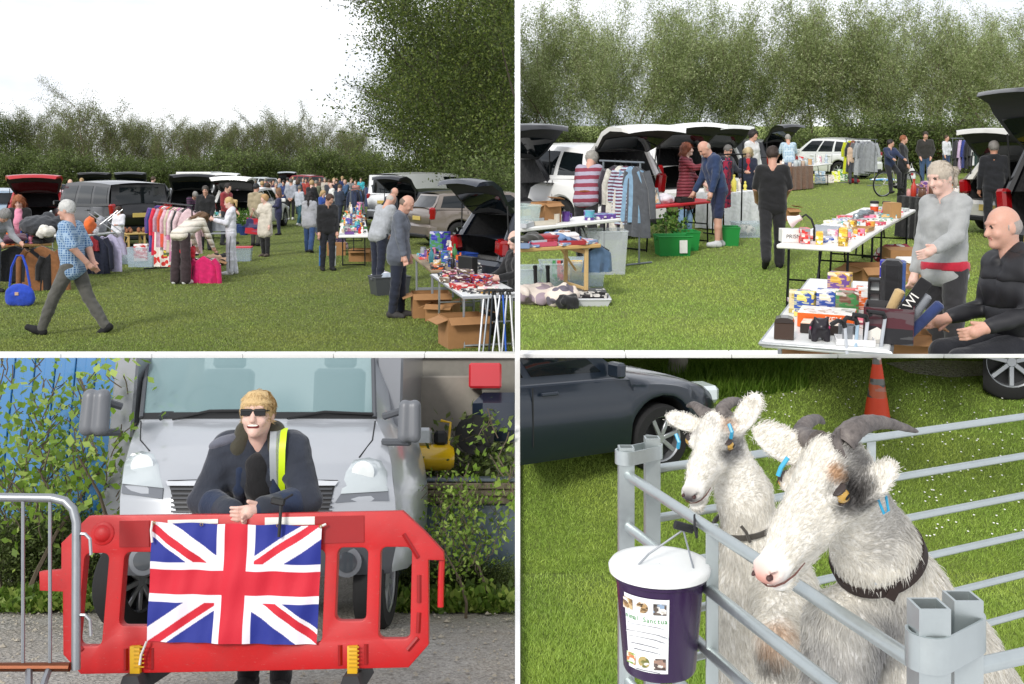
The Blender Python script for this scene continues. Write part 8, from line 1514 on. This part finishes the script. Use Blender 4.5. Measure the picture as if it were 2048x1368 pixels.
    for sd in (-1, 1): e = Vector((sd*(r1-.005)*.75, -.07 if sd > 0 else -.03, h+.0)); MB().tube([e, e.lerp(top+Vector((-.03, 0, -.02)), .55)+Vector((sd*.012, 0, .0)), top+Vector((-.012, 0, -.004))], .0022, 6).ob('wire_handle', M('metal', 'b0b4b8'), t)
    MB().tube([top+Vector((-.03, -.002, .008)), top+Vector((.008, .004, -.004))], .009, 10).ob('grip', DARK, t); MB().tube([top+Vector((.008, -.02, .01)), top+Vector((.012, -.022, -.012)), top+Vector((.02, .02, -.012)), top+Vector((.016, .022, .02))], .003, 6, closed=True).ob('cable_tie', DARK, t)
    # ---- cars, cone, path on the tilted lawn
    def car_by_wheel(u, v, yaw, label, paint, kind, L, W_, H_, wheel_loc, ck, **k):
        q = BB.S @ BB.g(u, v); off = Matrix.Rotation(R(yaw), 3, 'Z') @ Vector(wheel_loc); p = BR.I @ (q-off); return car(BR, p, yaw, label, paint, kind, L, W_, H_, level=True, clipk=ck, **k)
    t = car_by_wheel(1320, 945, -60, 'dark blue-grey hatchback parked at the upper left of the lawn', '1d2733', 'hatch', 3.95, 1.72, 1.45, (.80*.87, 3.95*.80*.87, 0), {'umin': 1040, 'vmin': 716}, sc=.87)
    car_by_wheel(2022, 800, 84, 'black car with alloy wheel cut off at the upper right of the lawn', '141518', 'suv', 4.4, 1.8, 1.6, (-.84, 4.4*.80, 0), {'umin': 1966, 'vmin': 716})
    q = BB.S @ BB.g(1754, 845); t = thing('traffic_cone', 'worn orange and grey traffic cone on the lawn behind the goats', 'cone', Matrix.Translation(q)); OR = M('plastic', 'd2401c', None, .6); GY = M('print', '4a4a48', 'b0502c', 3)
    MB().box((0, 0, .015), (.30, .30, .04), .012).ob('base', M('rubber', '2c2c2e'), t)
    for z0_, z1_, mm in ((.03, .22, OR), (.22, .38, GY), (.38, .5, OR), (.5, .62, GY)): rz = lambda z: .115-.15*z; MB().lathe([(rz(z0_), z0_), (rz(z1_), z1_)], 24, cap=False).ob('cone_band', mm, t, 60)
    clip(t, vmin=716)
    m = MB(); pts = [(1770, 728), (1860, 722), (1990, 726), (1990, 752), (1900, 757), (1820, 748)]; m.add([BB.g(u, v)+Vector((0, 0, .012)) for u, v in pts], [tuple(range(6))]); struct('path', m.mesh('path', GRAVEL), BB.S)
    q = BB.S @ BB.g(1352, 752); t = thing('tree_stump', 'pale tree trunk on the bank behind the blue-grey car', 'tree', Matrix.Translation(q)); link('trunk', SDF().chain([(0, 0, -.05), (.03, 0, .2), (.02, 0, .5)], [.11, .08, .085]).mesh('trunk', .015, M('bark', 'b0aaa0'), .008), t); clip(t, vmin=716)
    # long grass, daisies
    r = np.random.default_rng(6); n = 9000; u = r.uniform(1330, 1600, n)+r.normal(0, 14, n); v = r.uniform(716, 800, n)-(u-1330)*.10+10; I = np.array(BB.I.to_3x3()); o = np.array(BB.o); v = np.maximum(v, 718); Dv = np.stack([(u-U0)/F, np.ones(n), -(v-V0)/F], 1) @ I.T; P_ = o+Dv*(-o[2]/Dv[:, 2])[:, None]; hgt = r.uniform(.06, .2, n); a = r.uniform(0, 6.28, n); w = .006
    Lx = np.stack([np.cos(a)*w, np.sin(a)*w, np.zeros(n)], 1); Tp = P_+np.stack([r.normal(0, .05, n), r.normal(0, .05, n), hgt], 1); o_ = link('long_grass', fast_mesh('long_grass', np.stack([P_-Lx, P_+Lx, Tp], 1).reshape(-1, 3), np.arange(3*n).reshape(-1, 3), M('leaf', '6f9430', '9cb850'), None, False), None, BB.S); tag(o_, 'long rough grass on the bank above the blue-grey car', 'grass', None, 'stuff'); clip(o_, vmin=716)
    n = 420; u = r.uniform(1480, 2048, n); v = r.uniform(760, 1080, n); Dv = np.stack([(u-U0)/F, np.ones(n), -(v-V0)/F], 1) @ I.T; P_ = o+Dv*(-o[2]/Dv[:, 2])[:, None]; V = []; Q = []; no_ = 0
    for p in P_[r.random(n) < .75]:
        s_ = .008
        V += [(p[0]+s_*math.cos(k_*1.0472), p[1]+s_*math.sin(k_*1.0472), p[2]+.035) for k_ in range(6)]; Q += [(no_, no_+1, no_+2, no_+3), (no_, no_+3, no_+4, no_+5)]; no_ += 6
    tag(link('daisies', fast_mesh('daisies', V, np.array(Q), M('plastic', 'f2f0ea'), None, False), None, BB.S), 'small white daisies scattered in the lawn behind the hurdles', 'flowers', None, 'stuff')
    t = tag(MB().box((0, 0, 0), (.001, .001, .001)).ob('hay', M('leaf', 'a89a5a')), 'x', 'x') if False else None
pen()
